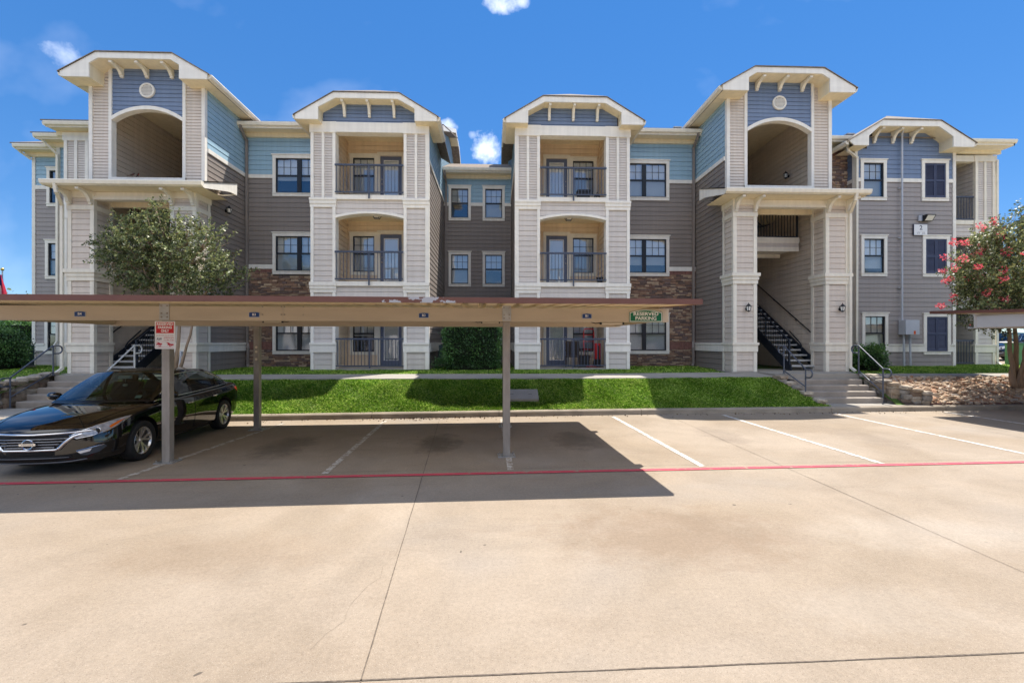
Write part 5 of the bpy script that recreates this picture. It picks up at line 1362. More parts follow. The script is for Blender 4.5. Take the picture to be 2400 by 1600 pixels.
for x in (-.24, .24):
    g = MB(); g.lathe([(0,-.03),(.07,-.03),(.11,-.025),(.125,0),(.11,.025),(.07,.03),(0,.03)], (x,.07,.13), 'x', 16); g.build('wheel', BLK, r)
r = empty('golf_bag', (3.80, 16.8, 1.05), 0, 'red and black bag leaning beside the hand truck on patio', 'bag')
g = MB(); g.lathe([(0,0),(.10,.0),(.12,.06),(.12,.45),(.13,.85),(.12,.88),(0,.86)], (0,0,0), 'z', 14); g.build('bag_body', RED, r, smooth=True)
g = MB(); g.lathe([(.122,.02),(.128,.04),(.128,.28),(.122,.30)], (0,0,0), 'z', 14); g.box(-.03,.03,-.15,-.11,.3,.8); g.build('trim', BLK, r)
g = MB()
for i in range(3): g.tube([(-.05+i*.05,.02,.8),(-.08+i*.09,.03+.02*i,1.12)], .009, 6)
g.build('handle', BLK, r)
def patio_chair(x, y, z, rz, label):
    r = empty('patio_chair', (x, y, z), rz, label, 'chair', 'dark chairs on the right patio')
    g = MB(); g.box(-.25,.25,-.25,.25,.36,.44); g.build('seat', DKB, r, bevel=.02)
    g = MB(); g.prism([(.22,.40),(.30,.95),(.26,.97),(.17,.42)], 'x', -.25, .25); g.build('backrest', DKB, r)
    for sx in (-1, 1):
        g = MB(); g.box(sx*.27-.03, sx*.27+.03, -.26, .26, .60, .64); g.build('armrest', DKB, r)
        for sy in (-1, 1):
            g = MB(); g.box(sx*.25-.02, sx*.25+.02, sy*.22-.02, sy*.22+.02, 0, .60 if sy < 0 else .42); g.build('leg', DKB, r)
patio_chair(2.93, 16.95, 1.05, R(160), 'dark brown patio chair turned to the wall beside the patio door')
r = empty('patio_table', (3.28, 17.45, 1.05), 0, 'low dark green topped table between patio chair and hand truck', 'table')
g = MB(); g.box(-.28,.28,-.22,.22,.58,.62); g.build('tabletop', pm('table_green', (0.03,0.06,0.05), rough=0.4), r)
for sx in (-1,1):
    for sy in (-1,1):
        g = MB(); g.box(sx*.25-.018,sx*.25+.018,sy*.19-.018,sy*.19+.018,0,.58); g.build('leg', BLK, r)
r = empty('storage_bin', (3.3, 16.85, 1.05), 0, 'black storage bin on the floor under the patio table', 'bin')
g = MB(); g.prism([(-.17,0),(.17,0),(.2,.38),(-.2,.38)], 'y', -.14, .14); g.build('tub', BLK, r)
g = MB(); g.box(-.22,.22,-.16,.16,.38,.42); g.build('lid', BLK, r)
r = empty('planter_box', (3.25, 16.72, F3), 0, 'black box standing at the top right balcony railing', 'box')
g = MB(); g.box(-.22,.22,-.14,.14,0,.34); g.build('tub', BLK, r, bevel=.015)
g = MB(); g.box(-.24,.24,-.16,.16,.30,.36); g.build('rim', pm('black_rim', (0.02,0.02,0.022), rough=0.4), r)
r = empty('folded_chair', (3.78, 16.75, F3), 0, 'folded black chair frame in corner of top right balcony', 'chair')
g = MB(); g.tube([(-.18,0,0),(.0,.02,.34),(.12,.0,.02)], .016, 6); g.tube([(-.14,.05,.03),(.06,.06,.28)], .016, 6); g.build('frame', BLK, r)
g = MB(); g.box(-.12,.10,-.01,.01,.16,.22); g.build('seat', BLK, r)
r = empty('flower_pot', (3.86, 16.7, F2), 0, 'small black pot in the corner of the middle right balcony', 'pot')
g = MB(); g.lathe([(0,0),(.09,0),(.12,.2),(.13,.2),(.13,.23),(.10,.23),(.10,.2),(0,.19)], (0,0,0), 'z', 14); g.build('pot_body', BLK, r, smooth=False)
g = MB(); g.lathe([(0,.195),(.1,.2)], (0,0,0), 'z', 14); g.build('soil', M['mulch'], r)
r = empty('garden_ornament', (2.36, 16.75, F2), 0, 'small pale ornament by the door of the middle right balcony', 'ornament')
g = MB(); g.lathe([(0,0),(.06,0),(.065,.03),(.03,.06),(.045,.12),(.05,.16),(.025,.21),(.03,.24),(.018,.28),(0,.29)], (0,0,0), 'z', 12); g.build('figure', M['lamp_glass'], r, smooth=True)
g = MB(); g.lathe([(0,-.001),(.09,0),(.09,.02),(0,.021)], (0,0,0), 'z', 12); g.build('saucer', BLK, r)
# two small birds perched on the sill of the left tower
BRD = pm('bird_brown', (0.09, 0.045, 0.035), rough=0.8, var=0.3, scale=30); BRR = pm('bird_red', (0.32, 0.05, 0.03), rough=0.8)
def bird(x, rz, label):
    r = empty('bird', (x, 15.72, 7.51), rz, label, 'bird', 'small birds on the tower sill')
    g = MB(); g.tube([(-.075,0,.035),(-.03,0,.055),(.01,0,.075),(.045,0,.10),(.06,0,.118),(.075,0,.118),(.088,0,.112)], [.006,.022,.030,.026,.021,.016,.002], 8)
    g.tube([(-.14,0,.022),(-.06,0,.045)], [.008,.013], 6)
    for sy in (-.012, .012): g.tube([(.005,sy,.055),(.008,sy,0)], .003, 5)
    g.build('bird_body', BRD, r, smooth=True)
    g = MB(); g.tube([(.02,0,.067),(.05,0,.088)], [.018,.016], 8); g.build('breast', BRR, r, smooth=True)
bird(-12.18, R(20), 'small reddish bird at the left on the tower sill'); bird(-11.98, R(-30), 'small reddish bird at the right on the tower sill')

# ------------------------------------------------------------------ flag far left
r = empty('flag_pole', (-31.2, 30.0, 1.0), 0, 'pole with a drooping red white and blue flag at far left', 'flag pole')
g = MB(); g.tube([(0,0,0),(0,0,5.45)], [.05,.035], 8); g.build('pole', M['galv'], r)
g = MB(); g.lathe([(0,.12),(.08,.07),(.09,.0),(.06,-.07),(0,-.09)], (0,0,5.55), 'z', 10); g.build('finial', pm('brass', (0.5,0.36,0.12), rough=0.3, metal=0.8), r, smooth=True)
def flag_fn(u, v): # u along drop, v around the folds
    w = .10+.62*u**.8
    return (-.02+w*(v-.45)+.05*math.sin(v*16+u*2), -.06+.13*math.sin(v*12+u*3), 5.2-1.75*u-.25*abs(v-.5)*u)
FL = [pm('flag_red', (0.42,0.01,0.04), rough=0.8), pm('flag_white', (0.6,0.6,0.62), rough=0.8), pm('flag_blue', (0.015,0.03,0.16), rough=0.8)]
g = MB(); g.grid(flag_fn, 24, 20)
for k, f in enumerate(g.f):
    i, j = divmod(k, 20); u = i/24; v = j/20
    g.m[k] = 2 if (u < .36 and v < .8) or v < .12 else (0 if v > .38 else 1)
g.build('flag', FL, r, smooth=True)
# ------------------------------------------------------------------ the black sedan
PAINT = pm('black_car_paint', (0.002, 0.002, 0.003), rough=0.03, var=0.02, spec=0.5)
PAINT.node_tree.nodes['Principled BSDF'].inputs['IOR'].default_value = 1.75
TRIMB = pm('black_trim', (0.012, 0.012, 0.013), rough=0.35); RUB = pm('tyre_rubber', (0.018, 0.018, 0.019), rough=0.85, var=0.15, scale=12)
ALLOY = pm('alloy', (0.62, 0.60, 0.57), rough=0.28, var=0.04, metal=0.85); HEADL = pm('headlight_lens', (0.33, 0.34, 0.37), rough=0.08, var=0.45, scale=14, spec=0.8, coat=1.0)
AMBER = pm('amber_lens', (0.75, 0.16, 0.01), rough=0.15, coat=1.0); TAILR = pm('tail_lens', (0.42, 0.02, 0.02), rough=0.15, coat=1.0); LENSW = pm('clear_lens', (0.72, 0.70, 0.70), rough=0.15, coat=1.0)
DKHOLE = pm('dark_opening', (0.004, 0.004, 0.005), rough=0.7); CABIN = pm('cabin_grey', (0.055, 0.050, 0.046), rough=0.8, var=0.2)
CGLASS = glass('car_glass', (0.60, 0.70, 0.68), ior=1.55, see=0.75); SGLASS = glass('car_side_glass', (0.5, 0.62, 0.64), ior=1.6, see=0.5)
def interp(tab, x):
    """Catmull-Rom through a table of (x, values...) with descending or ascending x"""
    n = len(tab)
    xs = [t[0] for t in tab]
    if xs[0] > xs[-1]: tab = tab[::-1]; xs = xs[::-1]
    x = max(xs[0], min(xs[-1], x))
    k = max(0, min(n-2, next((i for i in range(n-1) if x <= xs[i+1]), n-2)))
    t = (x-xs[k])/(xs[k+1]-xs[k]); out = []
    for c in range(1, len(tab[0])):
        p1, p2 = tab[k][c], tab[k+1][c]; h = xs[k+1]-xs[k]
        m1 = (p2-tab[k-1][c])/(xs[k+1]-xs[k-1])*h if k > 0 else p2-p1
        m2 = (tab[k+2][c]-p1)/(xs[k+2]-xs[k])*h if k+2 < n else p2-p1
        out.append((2*t**3-3*t*t+1)*p1+(t**3-2*t*t+t)*m1+(-2*t**3+3*t*t)*p2+(t**3-t*t)*m2)
    return out
# stations along the length: x, half width, underside z, belt z (shoulder), top z at the shoulder inset, top z on the centre line
ST = [(2.37, .34, .30, .53, .60, .645), (2.34, .55, .24, .55, .64, .69), (2.27, .72, .20, .60, .70, .75), (2.12, .83, .185, .66, .76, .805), (1.90, .885, .18, .74, .815, .86),
      (1.60, .91, .18, .80, .865, .91), (1.30, .915, .18, .84, .90, .945), (1.0, .915, .18, .868, .925, .968), (.75, .913, .18, .885, .935, .97), (.3, .912, .18, .90, .945, .97),
      (-.3, .912, .18, .915, .955, .97), (-.9, .912, .18, .93, .968, .98), (-1.4, .908, .19, .945, .985, 1.0), (-1.75, .90, .21, .95, 1.005, 1.035), (-2.05, .87, .25, .945, 1.01, 1.05),
      (-2.28, .80, .29, .90, .98, 1.02), (-2.40, .66, .33, .78, .90, .95), (-2.43, .45, .36, .70, .82, .87)]
def car_section(x):
    w, zb, zs, ze, zt = interp(ST, x)
    # half section, underside centre -> side -> top centre
    return [(0, zb), (w*.55, zb), (w*.86, zb+.01), (w*.945, zb+.06), (w*.975, zb+.16), (w*.995, zb+.30), (w, zb+(zs-zb)*.58), (w*.985, zb+(zs-zb)*.80), (w*.955, zs),
            (w*.90, zs+(ze-zs)*.62), (w*.80, ze), (w*.62, ze+(zt-ze)*.45), (w*.42, ze+(zt-ze)*.75), (w*.20, ze+(zt-ze)*.94), (0, zt)]
def smooth_ring(ring, sub=3):
    n = len(ring); out = []
    for i in range(n-1):
        p0 = ring[i-1] if i else (-ring[1][0], ring[1][1]); p1, p2 = ring[i], ring[i+1]; p3 = ring[i+2] if i+2 < n else (-ring[n-2][0], ring[n-2][1])
        for k in range(sub):
            t = k/sub
            out.append(tuple(.5*((2*b)+(-a+c)*t+(2*a-5*b+4*c-d)*t*t+(-a+3*b-3*c+d)*t**3) for a, b, c, d in zip(p0, p1, p2, p3)))
    out.append(ring[-1]); return out
def car_body_mesh():
    N = 110; vs = []; fs = []
    xsn = []
    for i in range(N+1):
        t = i/N; e = .5-.5*math.cos(math.pi*t); xsn.append(2.37+(-2.43-2.37)*(.55*t+.45*e))
    for x in xsn:
        h = smooth_ring(car_section(x)); full = h + [(-y, z) for y, z in h[-2:0:-1]]
        # nose and tail bow: centre further out than the corners
        vs.append([(x-(.10*(abs(y)/.9)**2*max(0, (x-1.7)/.67)) + (.05*(abs(y)/.9)**2*max(0, (-x-1.9)/.5)), y, z) for y, z in full])
    k = len(vs[0]); flat = [p for r_ in vs for p in r_]
    for i in range(N):
        for j in range(k): fs.append((i*k+j, i*k+(j+1) % k, (i+1)*k+(j+1) % k, (i+1)*k+j))
    fs.append(tuple(range(k-1, -1, -1))); fs.append(tuple(N*k+j for j in range(k)))
    return flat, fs
WF, WR, WRAD = 1.38, -1.39, .333
def build_car():
    root = empty('parked_car', (0,0,0), 0)
    flat, fs = car_body_mesh(); g = MB(); g.add(flat, fs)
    tmp = g.build('car_body_raw', PAINT, None, smooth=True)
    bm = bmesh.new(); bm.from_mesh(tmp.data); bmesh.ops.recalc_face_normals(bm, faces=bm.faces); bm.to_mesh(tmp.data); bm.free()
    cut = MB()
    for x in (WF, WR):
        for s in (-1, 1): cut.lathe([(0,s*.55),(.385,s*.55),(.385,s*1.3),(0,s*1.3)], (x,0,WRAD+.02), 'y', 40)
    cutter = cut.build('cutter', DKHOLE, None)
    bm = bmesh.new(); bm.from_mesh(cutter.data); bmesh.ops.remove_doubles(bm, verts=bm.verts, dist=1e-4); bmesh.ops.recalc_face_normals(bm, faces=bm.faces); bm.to_mesh(cutter.data); bm.free()
    b = tmp.modifiers.new('b', 'BOOLEAN'); b.operation = 'DIFFERENCE'; b.object = cutter; b.solver = 'EXACT'
    dg = bpy.context.evaluated_depsgraph_get(); dg.update()
    me = bpy.data.meshes.new_from_object(tmp.evaluated_get(dg)); me.name = 'car_body'
    bpy.data.objects.remove(tmp); bpy.data.objects.remove(cutter)
    for p in me.polygons: p.use_smooth = True
    me.materials.clear(); me.materials.append(PAINT); me.materials.append(DKHOLE)
    for p in me.polygons:
        c = p.center; p.material_index = 0
        for wx in (WF, WR):
            rr = math.hypot(c.x-wx, c.z-WRAD-.02)
            if rr < .3855 and .52 < abs(c.y) < .9 and (abs(rr-.385) < .02 or abs(p.normal.y) > .9 and abs(abs(c.y)-.55) < .01): p.material_index = 1
        if c.z < .24 and p.normal.z < -.7: p.material_index = 1
    body = bpy.data.objects.new('body', me); COL.objects.link(body); body.parent = root
    es = body.modifiers.new('es', 'EDGE_SPLIT'); es.split_angle = R(42)
    bm = bmesh.new(); bm.from_mesh(me); tree = BVHTree.FromBMesh(bm); bm.free()
    def hit(o, d):
        h = tree.ray_cast(Vector(o), Vector(d)); return h[0], h[1]
    def front_pt(y, z, out=.004):
        p, n = hit((4, y, z), (-1, 0, 0))
        if p is None: p, n = Vector((2.2, y, z)), Vector((1, 0, 0))
        return p + Vector((out, 0, 0)) + n*out*.3
    def side_pt(x, z, s=1, out=.003):
        p, n = hit((x, s*3, z), (0, -s, 0))
        if p is None: return Vector((x, s*.9, z))
        return p + n*out
    def top_pt(x, y, out=.003):
        p, n = hit((x, y, 3), (0, 0, -1)); return (p if p is not None else Vector((x, y, .9)))+Vector((0,0,out))
    def conform(poly, fn, cuts=5, mi=0, g=None):
        bm = bmesh.new(); f = bm.faces.new([bm.verts.new((p[0], p[1], 0)) for p in poly])
        bmesh.ops.triangulate(bm, faces=[f]); bmesh.ops.subdivide_edges(bm, edges=bm.edges[:], cuts=cuts, use_grid_fill=True)
        bm.verts.index_update(); g = g or MB()
        g.add([fn(v.co.x, v.co.y) for v in bm.verts], [[v.index for v in q.verts] for q in bm.faces], mi); bm.free(); return g
    # ---- front: grille, badge, headlights, lower intake, fog lamps
    gr = [(-.52,.625),(.52,.625),(.40,.50),(.34,.425),(-.34,.425),(-.40,.50)]
    conform(gr, lambda y, z: front_pt(y, z, .006)).build('grille', DKHOLE, root)
    g = MB()
    for z in (.455, .495, .535, .575): g.tube([front_pt(-.52*(z-.2)/.42*1.02+.52*(z-.2)/.42*2.04*i/16, z, .012) for i in range(17)], .0105, 6)
    g.build('grille_bars', pm('grille_bar', (0.25,0.26,0.28), rough=0.2, metal=0.9), root, smooth=True)
    g = MB(); outer = [(-.74,.655),(-.52,.588),(-.42,.50),(-.355,.42),(.355,.42),(.42,.50),(.52,.588),(.74,.655),(.50,.625),(0,.605)]
    pth = [(-.76,.675),(-.53,.60),(-.43,.51),(-.37,.435),(-.33,.415),(0,.41),(.33,.415),(.37,.435),(.43,.51),(.53,.60),(.76,.675)]
    pp = [front_pt(y, z, .010) for y, z in pth]; fine = []
    for a, b2 in zip(pp, pp[1:]): fine += [a.lerp(b2, k/4) for k in range(4)]
    fine.append(pp[-1]); nfine = len(fine)
    g.tube(fine, [.010+.018*min(1, min(i, nfine-1-i)/6) if i < 14 or i > nfine-15 else .019 for i in range(nfine)], 8)
    g.tube([front_pt(-.74+1.48*i/24,   .64+.03*abs(-1+2*i/24)**2, .010) for i in range(25)], .016, 8); g.build('grille_surround', M['chrome'], root, smooth=True)
    g = MB(); c0 = front_pt(0, .508, .035)
    g.tube([c0+Vector((0, .070*math.cos(a), .070*math.sin(a))) for a in [2*math.pi*k/28 for k in range(28)]], .010, 8, closed=True); g.box(c0.x-.006, c0.x+.012, -.105, .105, c0.z-.016, c0.z+.016)
    bd = g.build('badge', M['chrome'], root, smooth=False)
    text_mesh('badge_lettering', 'NISSAN', .026, TRIMB, bd, (c0.x+.0125, 0, c0.z), (R(90), 0, R(90)), width=.15, depth=.0005)
    for s in (-1, 1):
        hl = [(s*.48,.605),(s*.56,.56),(s*.70,.585),(s*.815,.635),(s*.855,.69),(s*.868,.80),(s*.83,.785),(s*.72,.73),(s*.59,.668)]
        if s < 0: hl = hl[::-1]
        fnh = lambda y, z: front_pt(y, z, .007)
        h = conform(hl, fnh, 6).build('headlight', HEADL, root, smooth=True)
        g = MB(); pts = [front_pt(y, z, .012) for y, z in hl]; g.tube(pts, .006, 6, closed=True); g.build('headlight_rim', M['chrome'], h, smooth=True)
        am = [(s*.825,.665),(s*.852,.71),(s*.862,.765),(s*.838,.745),(s*.81,.69)]
        if s < 0: am = am[::-1]
        conform(am, lambda y, z: front_pt(y, z, .013), 3).build('indicator', AMBER, h)
        c1 = front_pt(s*.745, .655, .014); g = MB(); g.lathe([(.045,0),(.048,.012),(.040,.016)], c1, 'x', 20); g.build('projector_ring', M['chrome'], h, smooth=True)
        g = MB(); g.lathe([(.040,.006),(.02,.014),(0,.016)], c1, 'x', 20); g.build('projector_lens', CGLASS if False else TRIMB, h, smooth=True)
        # fog lamp pocket
        fg = [(s*.56,.375),(s*.80,.43),(s*.815,.40),(s*.76,.33),(s*.66,.305),(s*.60,.315)]
        if s < 0: fg = fg[::-1]
        q = conform(fg, lambda y, z: front_pt(y, z, .005), 4).build('fog_pocket', pm('fog_pocket', (0.05,0.06,0.075), rough=0.3), root)
        lp = [(s*.565,.368),(s*.71,.40),(s*.69,.36),(s*.60,.337)]
        if s < 0: lp = lp[::-1]
        conform(lp, lambda y, z: front_pt(y, z, .011), 4).build('fog_lamp', LENSW, q)
        g = MB(); g.tube([front_pt(y, z, .012) for y, z in ((s*.56,.378),(s*.68,.408),(s*.80,.436))], .006, 6); g.build('fog_trim', M['chrome'], q)
    conform([(-.48,.335),(.48,.335),(.52,.30),(.42,.255),(-.42,.255),(-.52,.30)], lambda y, z: front_pt(y, z, .005), 6).build('lower_intake', DKHOLE, root)
    g = MB(); g.tube([front_pt(-.48+.96*i/16, .297, .012) for i in range(17)], .007, 6); g.tube([front_pt(-.66+1.32*i/20, .222+.03*abs(-1+i/10)**3, .012) for i in range(21)], .011, 6); g.build('intake_bars', pm('intake_bar', (0.10,0.105,0.12), rough=0.3), root, smooth=True)
    # ---- seams: bonnet, doors, wing, boot; handles, sill strip
    g = MB(); sm = []
    for s in (-1, 1):
        g.tube([top_pt(1.02+1.28*t, s*(.80-.10*t-.12*t*t), .001) for t in [i/16 for i in range(17)]], .0045, 5)
        for xs in ((.93, .92, .95, .95), (-.16, -.17, -.18, -.18), ):
            g.tube([side_pt(xs[min(3, int(4*i/12))]-.0, .28+(.90-.28)*i/12, s, .001) for i in range(13)], .0045, 5)
        arc_pts = [(-1.02,.30),(-1.02,.45),(-1.06,.60),(-1.16,.72),(-1.28,.80),(-1.34,.90)]
        g.tube([side_pt(x, z, s, .001) for x, z in arc_pts], .0045, 5)
        g.tube([side_pt(.93-1.95*i/14, .275, s, .001) for i in range(15)], .005, 5)
    g.tube([front_pt(-.60+1.2*i/20, .665+.012*abs(-1+i/10), .001) for i in range(21)], .005, 5)
    g.build('panel_seams', DKHOLE, root)
    for s in (-1, 1):
        for x in (-.02, -.98):
            g = MB(); p = side_pt(x, .785 if x > -.5 else .815, s, .012)
            g.tube([p+Vector((.095,-s*.012,0)), p+Vector((.075,s*.012,.002)), p+Vector((0,s*.016,.004)), p+Vector((-.075,s*.012,.002)), p+Vector((-.095,-s*.012,0))], [.010,.014,.014,.014,.010], 8); g.build('door_handle', M['chrome'], root, smooth=True)
    # ---- cabin
    P0, P1, P2, P3 = Vector((.97,.80,.945)), Vector((.24,.615,1.395)), Vector((-1.10,.59,1.38)), Vector((-1.82,.74,1.03))
    C0, C1, C2, C3 = Vector((1.24,0,.962)), Vector((.36,0,1.44)), Vector((-1.17,0,1.425)), Vector((-1.93,0,1.05))
    def bez(a, m, b, t): return a*(1-t)**2 + m*2*t*(1-t) + b*t*t
    A_ = lambda t: bez(P0, P0.lerp(P1, .5)+Vector((-.02,.012,.035)), P1, t)
    AC = lambda t: bez(C0, C0.lerp(C1, .5)+Vector((-.03,0,.045)), C1, t)
    Rr = lambda t: bez(P1, P1.lerp(P2, .45)+Vector((0,.055,.085)), P2, t)
    RC = lambda t: bez(C1, C1.lerp(C2, .45)+Vector((0,0,.085)), C2, t)
    Cp = lambda t: bez(P2, P2.lerp(P3, .5)+Vector((-.02,.03,.05)), P3, t)
    CC = lambda t: bez(C2, C2.lerp(C3, .5)+Vector((-.02,0,.055)), C3, t)
    def across(S, C, v, k=.045):   # v in -1..1
        q = abs(v); p = C.lerp(Vector((S.x, 0, S.z)), q**2.0); return Vector((p.x, S.y*v, p.z + 0*k))
    g = MB(); g.grid(lambda u, v: across(Rr(u), RC(u), 1-2*v), 24, 24, flip=True); g.build('roof', PAINT, root, smooth=True)
    def panes(name, S, C, mat, lo, hi, side):
        g = MB(); g.grid(lambda u, v: across(S(lo+(hi-lo)*u), C(lo+(hi-lo)*u), (1-2*v)*side), 20, 24, flip=True)
        return g.build(name, mat, root, smooth=True)
    panes('windshield', A_, AC, CGLASS, .06, .97, .95); panes('rear_window', Cp, CC, CGLASS, .05, .93, .93)
    g = MB()                                      # pillars: the painted strip between glass and side
    for s in (-1, 1):
        g.grid(lambda u, v: across(A_(u), AC(u), s*(.945+.055*v)), 16, 2); g.grid(lambda u, v: across(Cp(u), CC(u), s*(.925+.075*v)), 16, 2)
    g.grid(lambda u, v: across(A_(.955+.045*u), AC(.955+.045*u), 1-2*v), 2, 20); g.grid(lambda u, v: across(Cp(.055*u), CC(.055*u), 1-2*v), 2, 20); g.grid(lambda u, v: across(Cp(.92+.08*u), CC(.92+.08*u), 1-2*v), 2, 20)
    g.build('pillars', PAINT, root, smooth=True)
    g = MB(); g.grid(lambda u, v: across(A_(.065*u), AC(.065*u), 1-2*v)+Vector((.012*(1-u),0,-.006)), 3, 20); g.build('cowl', TRIMB, root)
    # sides: belt line below, pillar and roof rail above
    up = [A_(t/10) for t in range(10)] + [Rr(t/14) for t in range(14)] + [Cp(t/10) for t in range(11)]
    def upper(x):
        for a, b2 in zip(up, up[1:]):
            if b2.x <= x <= a.x: return a.lerp(b2, (a.x-x)/(a.x-b2.x) if a.x != b2.x else 0)
        return up[0] if x > up[0].x else up[-1]
    def belt(x):
        w, zb, zs, ze, zt = interp(ST, x); return Vector((x, w*.872, ze-.005))
    def side(x, v, s, out=0.0):
        a, b2 = belt(x), upper(x); p = a.lerp(b2, v); bow = .030*math.sin(math.pi*v)*min(1, (b2.z-a.z)/.3)
        return Vector((p.x, s*(p.y+bow+out), p.z))
    for s in (-1, 1):
        X0, X1 = P0.x, P3.x
        g = MB()        # frames of the side glass, as strips so the panes stay see-through
        def sidequad(xa, xb, va, vb, n=10, out=0.0, gg=None, m=1):
            (gg or g).grid(lambda u, v: side(xa(v)+(xb(v)-xa(v))*u, va(xa(v)+(xb(v)-xa(v))*u)+(vb(xa(v)+(xb(v)-xa(v))*u)-va(xa(v)+(xb(v)-xa(v))*u))*v, s, out), n, 8, flip=s > 0)
        def vtop(x): hgt = upper(x).z-belt(x).z; return max(.05, 1-.055/max(hgt, .06))
        def vbot(x): hgt = upper(x).z-belt(x).z; return min(.6, .028/max(hgt, .05))
        K = lambda c: (lambda v: c)
        sidequad(K(X0), K(X1), vtop, lambda x: 1.0, 60); sidequad(K(X0), K(X1), lambda x: 0.0, vbot, 60)
        sidequad(lambda v: -.17-.03*v, lambda v: -.275-.03*v, vbot, vtop, 4)           # centre pillar
        sidequad(K(X0), lambda v: .74, vbot, vtop, 6)
        sidequad(lambda v: -1.62, K(X1), vbot, vtop, 6); sidequad(lambda v: -1.22-.02*v, lambda v: -1.27-.02*v, vbot, vtop, 3)
        g.build('window_pillars', PAINT, root, smooth=True)
        for nm, xa, xb in (('side_window', lambda v: .74, lambda v: -.17-.03*v), ('side_window', lambda v: -.275-.03*v, lambda v: -1.22-.02*v), ('quarter_window', lambda v: -1.27-.02*v, lambda v: -1.62)):
            gg = MB(); sidequad(xa, xb, vbot, vtop, 14, -.004, gg); gg.build(nm, SGLASS, root, smooth=True)
        g = MB(); g.tube([side(X0-.02+(X1+.1-X0+.02)*i/30, vbot(X0-.02+(X1+.1-X0+.02)*i/30)*.6, s, .006) for i in range(31)], .007, 6)
        xs = [.74-2.40*i/34 for i in range(35)]; g.tube([side(x, vtop(x), s, .006) for x in xs], .006, 6); g.build('window_chrome', M['chrome'], root, smooth=True)
        # mirror
        mp = belt(.70)+Vector((0, .0, .05)); g = MB()
        c = Vector((mp.x, s*(mp.y+.16), mp.z+.045))
        g.tube([Vector((mp.x+.02, s*(mp.y-.01), mp.z)), Vector((mp.x+.02, s*(mp.y+.10), mp.z+.01))], .022, 8)
        g.grid(lambda u, v: c+Vector((.075*math.sin(math.pi*u)*math.cos(2*math.pi*v)+.02*math.sin(math.pi*u), s*.115*-math.cos(math.pi*u), .072*math.sin(math.pi*u)**.7*math.sin(2*math.pi*v))), 12, 16); g.build('mirror', PAINT, root, smooth=True)
    # dark cabin inside: seats, dashboard, steering wheel
    g = MB(); g.box(-1.75, .95, -.76, .76, .55, .62); g.prism([(1.02,.93),(.62,.95),(.55,.75),(1.0,.75)], 'y', -.74, .74)
    for y in (-.38, .38):
        g.prism([(.30,.62),(-.15,.60),(-.35,1.18),(-.24,1.20),(-.02,.80),(.30,.76)], 'y', y-.24, y+.24); g.prism([(-.27,1.19),(-.36,1.17),(-.37,1.33),(-.30,1.34)], 'y', y-.12, y+.12)
    g.prism([(-.75,.62),(-1.2,.6),(-1.42,1.14),(-1.3,1.15),(-1.05,.80),(-.75,.78)], 'y', -.66, .66)
    g.build('interior', CABIN, root)
    g = MB(); g.tube([Vector((.42,.38,.93))+Vector((.06*math.sin(a), .18*math.cos(a), .17*math.sin(a))) for a in [2*math.pi*k/20 for k in range(20)]], .016, 6, closed=True); g.build('steering_wheel', TRIMB, root)
    g = MB(); m0 = across(A_(.86), AC(.86), .0)+Vector((-.06,0,-.05)); g.box(m0.x-.02, m0.x+.015, -.11, .11, m0.z-.03, m0.z+.03); g.tube([(m0.x,0,m0.z-.03),(m0.x,0,m0.z-.10)], .003, 5)
    g.lathe([(0,-.05),(.022,-.04),(.03,0),(.022,.04),(0,.05)], (m0.x,0,m0.z-.15), 'x', 10); g.build('rear_view_mirror', pm('pale_tag', (0.45,0.55,0.52), rough=0.5), root)
    g = MB(); g.grid(lambda u, v: across(A_(.10+.085*u), AC(.10+.085*u), .68+.10*v)+Vector((-.006,0,-.004)), 2, 2); g.build('inspection_sticker', pm('sticker', (0.35,0.50,0.45), rough=0.5), root)
    # ---- tail lamps, rear plate
    for s in (-1, 1):
        tp = [(-2.02,.93),(-2.20,.86),(-2.30,.76),(-2.24,.74),(-2.10,.82),(-1.92,.90)]
        g = conform(tp, lambda x, z: side_pt(x, z, s, .006), 4); g.build('tail_light', TAILR, root)
    # ---- wheels
    def wheel_parts():
        ty = MB(); ty.lathe([(.225,-.095),(.255,-.108),(.305,-.108),(.325,-.095),(.333,-.06),(.333,.06),(.325,.095),(.305,.108),(.255,.108),(.225,.095),(.225,-.095)], (0,0,0), 'y', 40)
        rm = MB(); rm.lathe([(.228,.10),(.232,.096),(.222,.085),(.208,.06),(.20,-.08),(.228,-.098)], (0,0,0), 'y', 40)
        rm.lathe([(.0,.062),(.03,.062),(.036,.05),(.05,.045),(.06,.02)], (0,0,0), 'y', 20)
        for k in range(5):
            for d in (-.22, .22):
                a = 2*math.pi*k/5+d*.35; b2 = 2*math.pi*k/5+d
                p = Vector((.045*math.cos(a), .045, .045*math.sin(a))); q = Vector((.215*math.cos(b2), .072, .215*math.sin(b2)))
                t = (q-p).normalized(); n = Vector((0,1,0)); s_ = t.cross(n)
                vs = []
                for c_, w_ in ((p, .017), (q, .022)):
                    for (e, f) in ((-1,-.02),(1,-.02),(.7,.006),(-.7,.006)): vs.append(c_+s_*w_*e+n*f)
                rm.add(vs, [(0,1,2,3),(7,6,5,4),(0,4,5,1),(1,5,6,2),(2,6,7,3),(3,7,4,0)])
        dk = MB(); dk.lathe([(0,-.02),(.19,-.02),(.2,-.06)], (0,0,0), 'y', 24); dk.lathe([(0,-.005),(.135,-.005),(.14,-.02)], (0,0,0), 'y', 24)
        return ty, rm, dk
    first = None
